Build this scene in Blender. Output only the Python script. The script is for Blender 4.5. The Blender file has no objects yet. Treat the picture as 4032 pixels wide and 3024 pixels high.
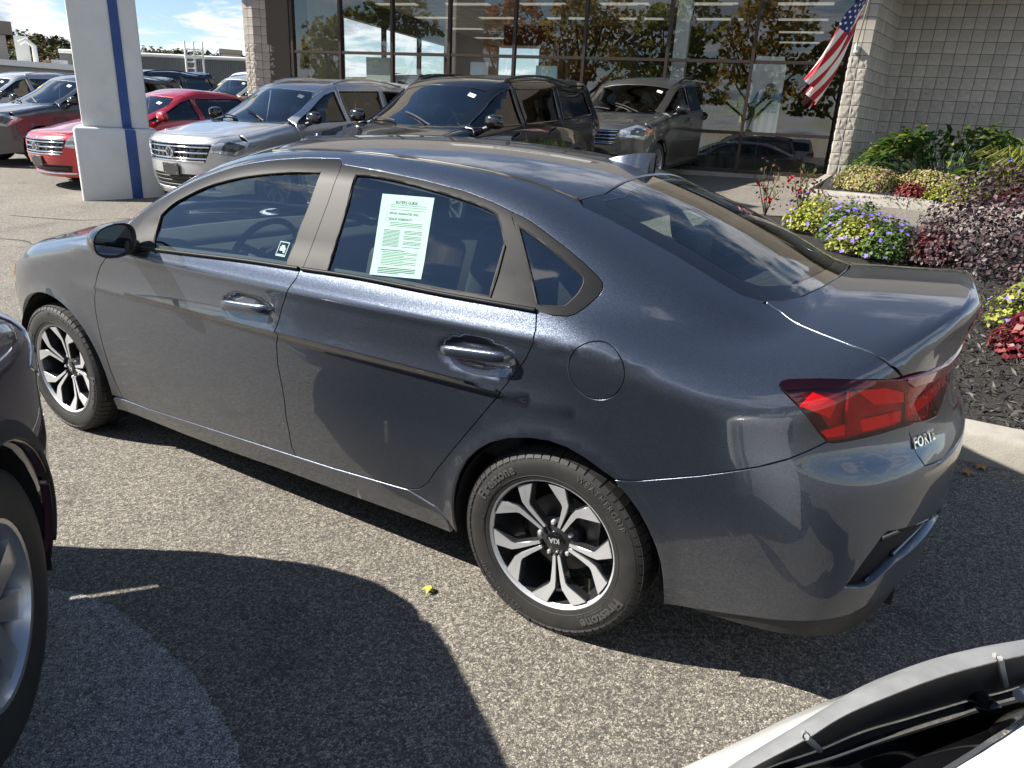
import bpy, bmesh, math, random
import numpy as np
from mathutils import Vector, Matrix
from mathutils.geometry import delaunay_2d_cdt
sc = bpy.context.scene
COL = sc.collection
rnd = random.Random(7)
R_ = math.radians

# ---------------------------------------------------------------- camera
cam_d = bpy.data.cameras.new('camera'); cam = bpy.data.objects.new('camera', cam_d); COL.objects.link(cam)
cam_d.sensor_width = 36; cam_d.lens = 25.103; cam_d.clip_end = 3000; cam_d.clip_start = .05
_yaw, _pit, _rol = R_(-60.25), R_(-19.69), R_(3.156)
_f = Vector((math.cos(_yaw)*math.cos(_pit), math.sin(_yaw)*math.cos(_pit), math.sin(_pit)))
_r = _f.cross(Vector((0, 0, 1))).normalized(); _u = _r.cross(_f)
_r2 = math.cos(_rol)*_r + math.sin(_rol)*_u; _u2 = -math.sin(_rol)*_r + math.cos(_rol)*_u
M = Matrix((_r2, _u2, -_f)).transposed().to_4x4(); M.translation = Vector((-.836, 2.627, 1.539))
cam.matrix_world = M
sc.camera = cam

# ---------------------------------------------------------------- sky and sun
SUN = Vector((1.12, .63, 1.0)).normalized()                # towards the sun
wd = bpy.data.worlds.new('World'); sc.world = wd; wd.use_nodes = True
nt = wd.node_tree; nt.nodes.clear()
def nn(t, typ, **kw):
    n = t.nodes.new(typ)
    for k, v in kw.items():
        if k.startswith('i_'): n.inputs[k[2:].replace('_', ' ')].default_value = v
        else: setattr(n, k, v)
    return n
sky = nn(nt, 'ShaderNodeTexSky', sky_type='NISHITA', sun_disc=False, sun_elevation=math.asin(SUN.z), sun_rotation=math.atan2(SUN.x, SUN.y), dust_density=.0, ozone_density=2.5, altitude=200)
bg = nn(nt, 'ShaderNodeBackground', i_Strength=.058)
out = nn(nt, 'ShaderNodeOutputWorld')
tc = nn(nt, 'ShaderNodeTexCoord'); sp = nn(nt, 'ShaderNodeSeparateXYZ'); L = nt.links.new
L(tc.outputs['Generated'], sp.inputs[0])
def mth(t, op, a, b=None, c=None, clamp=False):
    n = t.nodes.new('ShaderNodeMath'); n.operation = op; n.use_clamp = clamp
    for i, v in enumerate((a, b, c)):
        if v is None: continue
        if isinstance(v, (int, float)): n.inputs[i].default_value = v
        else: t.links.new(v, n.inputs[i])
    return n.outputs[0]
zz = mth(nt, 'ADD', mth(nt, 'MAXIMUM', sp.outputs[2], 0), .12)
cmb = nn(nt, 'ShaderNodeCombineXYZ')
L(mth(nt, 'DIVIDE', sp.outputs[0], zz), cmb.inputs[0]); L(mth(nt, 'DIVIDE', sp.outputs[1], zz), cmb.inputs[1]); cmb.inputs[2].default_value = 3.7
n1 = nn(nt, 'ShaderNodeTexNoise', i_Scale=1.15, i_Detail=9., i_Roughness=.58, i_Distortion=.25); L(cmb.outputs[0], n1.inputs['Vector'])
n2 = nn(nt, 'ShaderNodeTexNoise', i_Scale=3.3, i_Detail=6., i_Roughness=.6); L(cmb.outputs[0], n2.inputs['Vector'])
dens = mth(nt, 'ADD', mth(nt, 'ADD', n1.outputs[0], mth(nt, 'MULTIPLY', mth(nt, 'SUBTRACT', n2.outputs[0], .5), .25)), mth(nt, 'ADD', mth(nt, 'MULTIPLY', mth(nt, 'MAXIMUM', mth(nt, 'SUBTRACT', sp.outputs[2], .5), 0), -.42), .015))
mk = nn(nt, 'ShaderNodeMapRange', interpolation_type='SMOOTHSTEP'); L(dens, mk.inputs[0]); mk.inputs[1].default_value = .49; mk.inputs[2].default_value = .60
th = nn(nt, 'ShaderNodeMapRange', interpolation_type='SMOOTHSTEP'); L(dens, th.inputs[0]); th.inputs[1].default_value = .56; th.inputs[2].default_value = .72
cc = nn(nt, 'ShaderNodeMix', data_type='RGBA'); cc.inputs[6].default_value = (8.6, 8.8, 9.2, 1); cc.inputs[7].default_value = (3.9, 4.5, 5.6, 1); L(th.outputs[0], cc.inputs[0])
mx = nn(nt, 'ShaderNodeMix', data_type='RGBA'); L(mk.outputs[0], mx.inputs[0]); L(sky.outputs[0], mx.inputs[6]); L(cc.outputs[2], mx.inputs[7])
L(mx.outputs[2], bg.inputs[0]); L(bg.outputs[0], out.inputs[0])
sl = bpy.data.lights.new('sun', 'SUN'); sl.energy = 5.0; sl.angle = R_(.53); sl.color = (1, .94, .84)
so = bpy.data.objects.new('sun', sl); COL.objects.link(so); so.rotation_euler = (-SUN).to_track_quat('-Z', 'Y').to_euler(); so.location = (20, 10, 30)
vs = sc.view_settings; vs.view_transform = 'Standard'; vs.look = 'None'; vs.exposure = 1.3; vs.gamma = 1; vs.use_curve_mapping = False
sc.cycles.max_bounces = 8; sc.cycles.transparent_max_bounces = 24; sc.cycles.glossy_bounces = 5; sc.cycles.diffuse_bounces = 3
sc.cycles.caustics_reflective = False; sc.cycles.caustics_refractive = False

# ---------------------------------------------------------------- materials
def mat(name, col=(.5, .5, .5), rough=.5, metal=0., coat=0., spec=None, coat_r=.03):
    m = bpy.data.materials.new(name); m.use_nodes = True
    b = m.node_tree.nodes['Principled BSDF']
    b.inputs['Base Color'].default_value = (*col, 1); b.inputs['Roughness'].default_value = rough; b.inputs['Metallic'].default_value = metal
    b.inputs['Coat Weight'].default_value = coat; b.inputs['Coat IOR'].default_value = 1.62; b.inputs['Coat Roughness'].default_value = coat_r
    if spec is not None: b.inputs['Specular IOR Level'].default_value = spec
    return m
def P_(m): return m.node_tree.nodes['Principled BSDF']
def ramp(t, fac, stops):
    r = t.nodes.new('ShaderNodeValToRGB'); t.links.new(fac, r.inputs[0]); e = r.color_ramp.elements
    while len(e) < len(stops): e.new(.5)
    for i, (p, c) in enumerate(stops): e[i].position = p; e[i].color = (*c, 1) if len(c) == 3 else c
    return r.outputs[0]
def vary(m, scale, stops, coord='Object', detail=4., rough=None, bump=None, dist=.002, bscale=None, rstops=None):
    """noise driven colour (stops) and bump on a material"""
    t = m.node_tree; b = P_(m); c = t.nodes.new('ShaderNodeTexCoord')
    n = nn(t, 'ShaderNodeTexNoise', i_Scale=scale, i_Detail=detail, i_Roughness=.6); t.links.new(c.outputs[coord], n.inputs['Vector'])
    if stops: t.links.new(ramp(t, n.outputs[0], stops), b.inputs['Base Color'])
    if rstops: t.links.new(ramp(t, n.outputs[0], [(p, (v, v, v)) for p, v in rstops]), b.inputs['Roughness'])
    if bump:
        nb = nn(t, 'ShaderNodeTexNoise', i_Scale=bscale or scale*6, i_Detail=5.); t.links.new(c.outputs[coord], nb.inputs['Vector'])
        bp = nn(t, 'ShaderNodeBump', i_Strength=bump, i_Distance=dist); t.links.new(nb.outputs[0], bp.inputs['Height']); t.links.new(bp.outputs[0], b.inputs['Normal'])
    return m
def paint(name, col, metal=.75, rough=.34, flake=.5, coat=1., dirt=True, dust=False):
    m = mat(name, col, rough, metal, coat, coat_r=.025)
    t = m.node_tree; b = P_(m); c = t.nodes.new('ShaderNodeTexCoord')
    if flake:
        v = nn(t, 'ShaderNodeTexVoronoi', i_Scale=900.); t.links.new(c.outputs['Object'], v.inputs['Vector'])
        nm = nn(t, 'ShaderNodeVectorMath', operation='SUBTRACT'); t.links.new(v.outputs['Color'], nm.inputs[0]); nm.inputs[1].default_value = (.5, .5, .5)
        sc_ = nn(t, 'ShaderNodeVectorMath', operation='SCALE', i_Scale=flake*.35); t.links.new(nm.outputs[0], sc_.inputs[0])
        g = t.nodes.new('ShaderNodeNewGeometry'); ad = nn(t, 'ShaderNodeVectorMath', operation='ADD'); t.links.new(g.outputs['Normal'], ad.inputs[0]); t.links.new(sc_.outputs[0], ad.inputs[1])
        no = nn(t, 'ShaderNodeVectorMath', operation='NORMALIZE'); t.links.new(ad.outputs[0], no.inputs[0]); t.links.new(no.outputs[0], b.inputs['Normal'])
        t.links.new(g.outputs['Normal'], b.inputs['Coat Normal'])
        hs = nn(t, 'ShaderNodeHueSaturation'); hs.inputs['Color'].default_value = (*col, 1)
        t.links.new(mth(t, 'ADD', mth(t, 'MULTIPLY', v.outputs['Color'], .8), .6), hs.inputs['Value']); t.links.new(hs.outputs[0], b.inputs['Base Color'])
    if dirt:
        n = nn(t, 'ShaderNodeTexNoise', i_Scale=3.5, i_Detail=8., i_Roughness=.7); t.links.new(c.outputs['Object'], n.inputs['Vector'])
        t.links.new(ramp(t, n.outputs[0], [(.4, (.008,)*3), (.8, (.05,)*3)]), b.inputs['Coat Roughness'])
    if dust:
        sp_ = t.nodes.new('ShaderNodeSeparateXYZ'); t.links.new(c.outputs['Object'], sp_.inputs[0]); nd = nn(t, 'ShaderNodeTexNoise', i_Scale=9., i_Detail=9., i_Roughness=.75); t.links.new(c.outputs['Object'], nd.inputs['Vector'])
        mr = nn(t, 'ShaderNodeMapRange', i_From_Min=.62, i_From_Max=.18); t.links.new(sp_.outputs[2], mr.inputs['Value'])
        fc = mth(t, 'MULTIPLY', mth(t, 'MULTIPLY', mr.outputs[0], nd.outputs[0]), .24, clamp=True); fc2 = mth(t, 'ADD', fc, mth(t, 'MULTIPLY', mth(t, 'SUBTRACT', nd.outputs[0], .56, clamp=True), .06), clamp=True)
        df = nn(t, 'ShaderNodeBsdfDiffuse'); df.inputs[0].default_value = (.22, .20, .17, 1); ms = t.nodes.new('ShaderNodeMixShader'); o_ = t.nodes['Material Output']; t.links.new(fc2, ms.inputs[0]); t.links.new(b.outputs[0], ms.inputs[1]); t.links.new(df.outputs[0], ms.inputs[2]); t.links.new(ms.outputs[0], o_.inputs[0])
    return m
def glass(name, tint=(.5, .6, .58), ior=1.75, rough=0.):
    m = bpy.data.materials.new(name); m.use_nodes = True; t = m.node_tree; t.nodes.clear()
    o = t.nodes.new('ShaderNodeOutputMaterial'); tr = nn(t, 'ShaderNodeBsdfTransparent'); tr.inputs[0].default_value = (*tint, 1)
    gl = nn(t, 'ShaderNodeBsdfGlossy', i_Roughness=rough); ge = t.nodes.new('ShaderNodeNewGeometry'); dt = nn(t, 'ShaderNodeVectorMath', operation='DOT_PRODUCT'); t.links.new(ge.outputs['Incoming'], dt.inputs[0]); t.links.new(ge.outputs['Normal'], dt.inputs[1]); ms = t.nodes.new('ShaderNodeMixShader'); f0 = ((ior-1)/(ior+1))**2; fres = mth(t, 'ADD', mth(t, 'MULTIPLY', mth(t, 'POWER', mth(t, 'SUBTRACT', 1., mth(t, 'ABSOLUTE', dt.outputs['Value']), clamp=True), 5.), 1-f0), f0, clamp=True)
    gl.inputs[0].default_value = (1, 1, 1, 1)
    t.links.new(fres, ms.inputs[0]); t.links.new(tr.outputs[0], ms.inputs[1]); t.links.new(gl.outputs[0], ms.inputs[2]); t.links.new(ms.outputs[0], o.inputs[0])
    return m
# ---------------------------------------------------------------- body forms
class Spl:
    """natural cubic spline with linear ends"""
    def __init__(s, *pts):
        pts = sorted(pts); x = np.array([p[0] for p in pts], float); y = np.array([p[1] for p in pts], float)
        n = len(x); h = np.diff(x); A = np.zeros((n, n)); b = np.zeros(n); A[0, 0] = A[-1, -1] = 1
        for i in range(1, n-1):
            A[i, i-1] = h[i-1]; A[i, i] = 2*(h[i-1]+h[i]); A[i, i+1] = h[i]
            b[i] = 3*((y[i+1]-y[i])/h[i]-(y[i]-y[i-1])/h[i-1])
        c = np.linalg.solve(A, b)
        s.x, s.y, s.c, s.h = x, y, c, h
        s.b = (y[1:]-y[:-1])/h - h*(2*c[:-1]+c[1:])/3; s.d = (c[1:]-c[:-1])/(3*h)
        s.s0 = s.b[0]; s.s1 = s.b[-1] + 2*c[-2]*h[-1] + 3*s.d[-1]*h[-1]**2
        s.lo = s.x[0]-1.5; s.k = 6000/(s.x[-1]-s.x[0]+3.); s.tab = s.exact(s.lo + np.arange(6002)/s.k)
    def __call__(s, t):
        u = (np.asarray(t, float)-s.lo)*s.k; i = np.minimum(np.maximum(u, 0), 6000).astype(int); a = s.tab[i]
        return a + (s.tab[i+1]-a)*(u-i)
    def exact(s, t):
        t = np.asarray(t, float); i = np.clip(np.searchsorted(s.x, t)-1, 0, len(s.h)-1)
        u = np.clip(t, s.x[0], s.x[-1]) - s.x[i]
        r = s.y[i] + u*(s.b[i]+u*(s.c[i]+u*s.d[i]))
        return r + np.minimum(t-s.x[0], 0)*s.s0 + np.maximum(t-s.x[-1], 0)*s.s1
def smax(a, b, k):
    h = np.maximum(k-np.abs(a-b), 0)/k
    return np.maximum(a, b) + h*h*k*.25
def smin(a, b, k): return -smax(-a, -b, k)
def sstep(a, b, t):
    u = np.minimum(np.maximum((t-a)/(b-a), 0), 1); return u*u*(3-2*u)

class Form:
    """half-width W(x)+V(z), rear / front extents XR(z), XF(z), deck ZC(x) with crown CR(x), greenhouse GZ(z)*GX(x), roof line RC(x)"""
    nr, nf, m = 3., 2.6, 2.2
    xcr, xcf = -.25, 2.75
    bow_f, bow_r = .35, -.2
    xbf, xbr = 1.2, .5
    zgr = .8; zb = .17; kdeck = .06; kroof = .06; kun = .035
    dips = ()      # (x, z, rx, rz, depth) pockets in the side
    arches = ()    # (x, z, r, flare)
    def F(s, p):
        x, y, z = p[..., 0], p[..., 1], p[..., 2]; a = np.abs(y)
        half = s.W(x) + s.V(z)
        half = half + s.crease(x, z)
        for ax, az, r, fl in s.arches:
            q = np.hypot(x-ax, z-az)
            half = half + fl*np.exp(-((q-r)/.035)**2) + fl*.5*np.exp(-((q-r)/.12)**2)
        for dx, dz, rx, rz, dp in s.dips:
            q = ((x-dx)/rx)**2 + ((z-dz)/rz)**2
            half = half - dp*(1-sstep(.25, 1., q))
        sr = np.maximum(0, (s.xcr-x)/np.maximum(s.xcr-s.XR(z), .2)); sf = np.maximum(0, (x-s.xcf)/np.maximum(s.XF(z)-s.xcf, .2))
        g = (a/np.maximum(half, .05))**s.m + sr**(s.NR(z) if hasattr(s, 'NR') else s.nr) + sf**s.nf - 1
        side = g*half/s.m
        zd = s.ZC(x) - s.CR(x)*a**2.2
        k = s.KD(x) if hasattr(s, 'KD') else s.kdeck
        low = smax(side, z-zd, k)
        low = smax(low, s.ZB(x)-z, .02)
        xe = x + s.bow_f*a*a*sstep(s.xbf-.2, s.xbf+.6, x) + s.bow_r*a*a*(1-sstep(s.xbr-.7, s.xbr+.1, x))
        roof = s.RC(xe) - s.RCR*np.minimum(a, 1.2)**2.3
        gr = smax(a - s.GZ(z)*s.GX(x), z-roof, s.kroof)
        gr = np.maximum(gr, s.zgr - z)
        return smin(low, gr, s.kun)
    def crease(s, x, z): return 0*x
    def ZB(s, x): return s.zb + 0*x
    def N(s, p, e=2e-4):
        g = np.stack([s.F(p+d)-s.F(p-d) for d in (np.array([e, 0, 0]), np.array([0, e, 0]), np.array([0, 0, e]))], -1)
        return g/np.maximum(np.linalg.norm(g, axis=-1, keepdims=True), 1e-12)
    def cast(s, o, d, t0=0., t1=3., n=150):
        """first crossing from outside to inside along rays o + t d"""
        o = np.asarray(o, float); d = np.broadcast_to(np.asarray(d, float), o.shape)
        lo = np.full(len(o), np.nan); hi = np.full(len(o), np.nan); done = np.zeros(len(o), bool)
        ts = np.linspace(t0, t1, n)
        for i in range(1, n):
            m = ~done
            if not m.any(): break
            f = s.F(o[m] + d[m]*ts[i])
            idx = np.where(m)[0][f < 0]
            lo[idx] = ts[i-1]; hi[idx] = ts[i]; done[idx] = True
        ok = done.copy()
        lo = np.where(ok, lo, t1); hi = np.where(ok, hi, t1)
        for _ in range(15):
            mid = .5*(lo+hi); f = s.F(o + d*mid[:, None]); ins = f < 0
            hi = np.where(ins, mid, hi); lo = np.where(ins, lo, mid)
        return o + d*hi[:, None], ok

class HeroForm(Form):
    W = Spl((-1.1, .89), (-.7, .893), (-.35, .898), (0, .902), (.5, .899), (1.2, .898), (2., .896), (2.5, .893), (2.8, .89), (3.2, .885), (3.7, .87))
    V = Spl((.1, -.10), (.17, -.078), (.26, -.052), (.33, -.04), (.45, -.026), (.6, -.014), (.75, -.006), (.85, -.002), (.95, -.002), (1.0, -.016), (1.04, -.04), (1.08, -.072), (1.15, -.14), (1.3, -.30))
    XR = Spl((.1, -.90), (.17, -.93), (.25, -.965), (.33, -1.0), (.42, -1.025), (.55, -1.042), (.66, -1.044), (.715, -1.042), (.755, -1.028), (.79, -1.004), (.83, -.986), (.88, -.974), (.94, -.966), (1.0, -.972), (1.05, -.986), (1.09, -.997), (1.13, -1.002), (1.2, -.985))
    NR = Spl((.1, 7.), (.3, 6.6), (.45, 5.), (.6, 4.), (.8, 3.1), (.95, 3.), (1.2, 3.))
    XF = Spl((.1, 3.4), (.2, 3.5), (.4, 3.57), (.6, 3.58), (.75, 3.5), (.85, 3.3), (1., 3.0))
    ZC = Spl((-1.1, 1.165), (-.97, 1.177), (-.85, 1.172), (-.7, 1.162), (-.55, 1.15), (-.3, 1.13), (0, 1.12), (.5, 1.12), (1.5, 1.11), (2.1, 1.08), (2.5, 1.05), (3.0, .965), (3.4, .84), (3.7, .66))
    CR = Spl((-1.1, .27), (-.75, .28), (-.5, .25), (-.25, .16), (0, .06), (.4, .0), (1.8, .0), (2.2, .06), (2.6, .12), (3.2, .14), (3.7, .14))
    KD = Spl((-1.1, .014), (-.95, .022), (-.8, .06), (-.6, .10), (-.3, .10), (.2, .06), (2.2, .06), (2.8, .09), (3.5, .1))
    GZ = Spl((.8, .92), (.95, .875), (1.04, .85), (1.1, .823), (1.2, .77), (1.3, .715), (1.38, .665), (1.45, .605), (1.55, .50))
    GX = Spl((-1., .45), (-.6, .72), (-.35, .86), (-.1, .955), (.15, .99), (.5, 1.), (1.4, 1.), (1.9, .985), (2.4, .94), (3, .8))
    RC = Spl((-1.2, .2), (-1.0, .62), (-.8, .965), (-.56, 1.15), (-.3, 1.272), (0, 1.378), (.2, 1.432), (.4, 1.464), (.65, 1.486), (.95, 1.494), (1.3, 1.487), (1.56, 1.467), (1.76, 1.436), (2.01, 1.368), (2.24, 1.275), (2.43, 1.182), (2.7, 1.035), (3.0, .86))
    RCR = .25
    arches = ((0, .325, .36, .012), (2.70, .325, .36, .012))
    dips = ((.28, .885, .15, .062, .03), (1.28, .862, .15, .062, .03))
    def crease(s, x, z):
        zs = .962 + .018*sstep(1.0, -.2, x)
        return .006*np.exp(-((z-zs)/.02)**2)*sstep(-.75, -.3, x)*sstep(3.0, 2.2, x)
    def ZB(s, x): return .165 + .06*sstep(-.3, -.42, x) + .02*sstep(-.42, -.9, x)
    RCRf = 0
# ---------------------------------------------------------------- objects
def tag(o, label=None, cat=None, group=None, kind=None):
    if label: o['label'] = label
    if cat: o['category'] = cat
    if group: o['group'] = group
    if kind: o['kind'] = kind
    return o
def thing(name, label, cat, loc=(0, 0, 0), rz=0., group=None, rot=None):
    o = bpy.data.objects.new(name, None); COL.objects.link(o); o.location = loc; o.rotation_euler = rot or (0, 0, rz); o.empty_display_size = .2
    return tag(o, label, cat, group)
def link(name, me, parent=None, m=None):
    if m is not None and not len(me.materials): me.materials.append(m)
    o = bpy.data.objects.new(name, me); COL.objects.link(o)
    if parent: o.parent = parent
    return o
def mesh(name, V, Fc, m=None, parent=None, smooth=False, normals=None):
    me = bpy.data.meshes.new(name); me.from_pydata([tuple(v) for v in V], [], [tuple(int(i) for i in q) for q in Fc]); me.update()
    if smooth or normals is not None: me.polygons.foreach_set('use_smooth', np.ones(len(me.polygons), bool))
    if normals is not None: me.normals_split_custom_set_from_vertices([tuple(n) for n in normals])
    return link(name, me, parent, m)
def auto_smooth(o, ang=40):
    me = o.data; me.polygons.foreach_set('use_smooth', np.ones(len(me.polygons), bool)); me.set_sharp_from_angle(angle=R_(ang)); return o
class MB:
    """collects shapes into one mesh"""
    def __init__(s): s.V = []; s.F = []
    def add(s, V, Fc):
        b = len(s.V); s.V += [tuple(v) for v in V]; s.F += [tuple(int(i)+b for i in q) for q in Fc]; return s
    def box(s, c, d, rz=0., M=None):
        x, y, z = d[0]/2, d[1]/2, d[2]/2
        V = [(-x, -y, -z), (x, -y, -z), (x, y, -z), (-x, y, -z), (-x, -y, z), (x, -y, z), (x, y, z), (-x, y, z)]
        if M is None: M = Matrix.Rotation(rz, 4, 'Z')
        V = [Vector(c) + (M.to_3x3() @ Vector(v)) for v in V]
        return s.add(V, [(0, 3, 2, 1), (4, 5, 6, 7), (0, 1, 5, 4), (1, 2, 6, 5), (2, 3, 7, 6), (3, 0, 4, 7)])
    def tube(s, pts, r, n=8, cap=True):
        pts = [Vector(p) for p in pts]; m = len(pts); rr = r if isinstance(r, (list, tuple)) else [r]*m
        V = []; prev = None
        for i, p in enumerate(pts):
            t = (pts[min(i+1, m-1)] - pts[max(i-1, 0)]).normalized()
            a = prev if prev is not None else (Vector((0, 0, 1)) if abs(t.z) < .9 else Vector((1, 0, 0)))
            a = (a - t*a.dot(t)).normalized(); prev = a; b = t.cross(a)
            for k in range(n):
                th_ = 2*math.pi*k/n; V.append(p + (a*math.cos(th_) + b*math.sin(th_))*rr[i])
        Fc = [(i*n+k, i*n+(k+1) % n, (i+1)*n+(k+1) % n, (i+1)*n+k) for i in range(m-1) for k in range(n)]
        if cap: Fc += [tuple(range(n-1, -1, -1)), tuple(range((m-1)*n, m*n))]
        return s.add(V, Fc)
    def lathe(s, prof, n=48, axis='Y', c=(0, 0, 0), closed=False):
        """prof: (radius, axial)"""
        V = []; k = len(prof)
        for i in range(n):
            a = 2*math.pi*i/n; ca, sa = math.cos(a), math.sin(a)
            for r, h in prof:
                v = (r*ca, h, r*sa) if axis == 'Y' else ((r*ca, r*sa, h) if axis == 'Z' else (h, r*ca, r*sa))
                V.append((v[0]+c[0], v[1]+c[1], v[2]+c[2]))
        Fc = []
        for i in range(n):
            j = (i+1) % n
            for q in range(k if closed else k-1):
                q2 = (q+1) % k
                Fc.append((i*k+q, i*k+q2, j*k+q2, j*k+q) if axis == 'Y' else (i*k+q, j*k+q, j*k+q2, i*k+q2))
        return s.add(V, Fc)
    def prism(s, poly, h0, h1, fn):
        """poly 2D extruded from h0 to h1, fn maps (u,v,h) to 3D"""
        n = len(poly); V = [fn(u, v, h0) for u, v in poly] + [fn(u, v, h1) for u, v in poly]
        return s.add(V, [tuple(range(n-1, -1, -1)), tuple(range(n, 2*n))] + [(i, (i+1) % n, n+(i+1) % n, n+i) for i in range(n)])
    def build(s, name, m=None, parent=None, smooth=None):
        o = mesh(name, s.V, s.F, m, parent)
        if smooth: auto_smooth(o, smooth)
        return o
def bevel(o, w=.006, seg=2, ang=40):
    bm = bmesh.new(); bm.from_mesh(o.data)
    bmesh.ops.recalc_face_normals(bm, faces=bm.faces)
    ed = [e for e in bm.edges if len(e.link_faces) == 2 and e.calc_face_angle(0) > R_(30)]
    bmesh.ops.bevel(bm, geom=ed, offset=w, segments=seg, affect='EDGES', profile=.5, clamp_overlap=True)
    bm.to_mesh(o.data); bm.free(); return auto_smooth(o, ang)
def text_geo(txt, size=.1, depth=.0, res=3, shear=0., space=1., bold=0.):
    cu = bpy.data.curves.new('text', 'FONT'); cu.body = txt; cu.size = size; cu.extrude = depth; cu.resolution_u = res; cu.align_x = 'CENTER'; cu.align_y = 'CENTER'; cu.shear = shear; cu.space_character = space; cu.offset = bold
    o = bpy.data.objects.new('text', cu); COL.objects.link(o); dg = bpy.context.evaluated_depsgraph_get(); dg.update()
    me = bpy.data.meshes.new_from_object(o.evaluated_get(dg)); V = np.array([v.co[:] for v in me.vertices]).reshape(-1, 3); Fc = [tuple(p.vertices) for p in me.polygons]
    bpy.data.objects.remove(o); bpy.data.curves.remove(cu); bpy.data.meshes.remove(me); return V, Fc
def copy_tree(o, parent=None, **kw):
    c = o.copy(); COL.objects.link(c)
    if parent: c.parent = parent
    for ch in list(o.children): copy_tree(ch, c)
    return c

# ---------------------------------------------------------------- panels cut from a form
def unit(v): v = np.asarray(v, float); return v/np.linalg.norm(v)
def resample(Pt, step):
    Pt = [np.asarray(p, float) for p in Pt]; o = []
    for a, b in zip(Pt, Pt[1:]+Pt[:1]):
        n = max(1, int(math.ceil(np.linalg.norm(b-a)/step)))
        o += [a+(b-a)*i/n for i in range(n)]
    return np.array(o)
def smooth_line(pts, n=6):
    """Catmull-Rom through an open polyline"""
    p = [np.asarray(q, float) for q in pts]; p = [2*p[0]-p[1]] + p + [2*p[-1]-p[-2]]; o = []
    for i in range(1, len(p)-2):
        for k in range(n):
            t = k/n; a, b, c, d = p[i-1:i+3]
            o.append(.5*(2*b+(c-a)*t+(2*a-5*b+4*c-d)*t*t+(3*b-a-3*c+d)*t**3))
    return o + [p[-2]]
def inside(poly, q):
    x, y = q[:, 0], q[:, 1]; r = np.zeros(len(q), bool); n = len(poly)
    for i in range(n):
        x0, y0 = poly[i]; x1, y1 = poly[(i+1) % n]
        if y0 == y1: continue
        c = ((y0 > y) != (y1 > y)) & (x < (x1-x0)*(y-y0)/(y1-y0)+x0); r ^= c
    return r
def area2(p): return .5*np.sum(p[:, 0]*np.roll(p[:, 1], -1)-np.roll(p[:, 0], -1)*p[:, 1])
def inset(p, g):
    s = 1 if area2(p) > 0 else -1
    e = np.roll(p, -1, 0)-p; e /= np.maximum(np.linalg.norm(e, axis=1, keepdims=True), 1e-9)
    nrm = np.stack([-e[:, 1], e[:, 0]], 1)*s
    a = nrm+np.roll(nrm, 1, 0); l2 = np.maximum((a**2).sum(1, keepdims=True), .5)
    return p + a*2*g/l2
def cdt(loops, res):
    """triangulate 2D loops (first outer, others holes); returns points, triangles, and index ranges of each loop"""
    P = []; E = []; rng = []
    for lp in loops:
        b = len(P); n = len(lp); P += list(lp); E += [(b+i, b+(i+1) % n) for i in range(n)]; rng.append((b, n))
    Bd = np.array(P); lo, hi = Bd.min(0), Bd.max(0)
    if res:
        gx, gy = np.meshgrid(np.arange(lo[0], hi[0], res), np.arange(lo[1], hi[1], res*.866)); gx = gx.copy(); gx[1::2] += res/2
        Q = np.stack([gx.ravel(), gy.ravel()], 1); ok = inside(loops[0], Q)
        for hl in loops[1:]: ok &= ~inside(hl, Q)
        Q = Q[ok]
        if len(Q):
            md = np.full(len(Q), 9.)
            for i in range(0, len(Bd), 200): md = np.minimum(md, np.sqrt(((Q[:, None]-Bd[None, i:i+200])**2).sum(2)).min(1))
            P += list(Q[md > res*.55])
    v, e, fc, ov, oe, of = delaunay_2d_cdt([Vector((float(p[0]), float(p[1]))) for p in P], E, [], 0, 1e-6)
    v = np.array([q[:] for q in v]); fc = np.array([q[:] for q in fc])
    ce = v[fc].mean(1); ok = inside(loops[0], ce)
    for hl in loops[1:]: ok &= ~inside(hl, ce)
    mp = {}
    for i, l in enumerate(ov):
        for k in l: mp.setdefault(k, i)
    return v, fc[ok], [[mp[b+i] for i in range(n)] for b, n in rng]
def basis(d):
    d = unit(d); u = unit(np.cross((0, 0, 1) if abs(d[2]) < .9 else (1, 0, 0), d)); return u, np.cross(d, u), d
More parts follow.
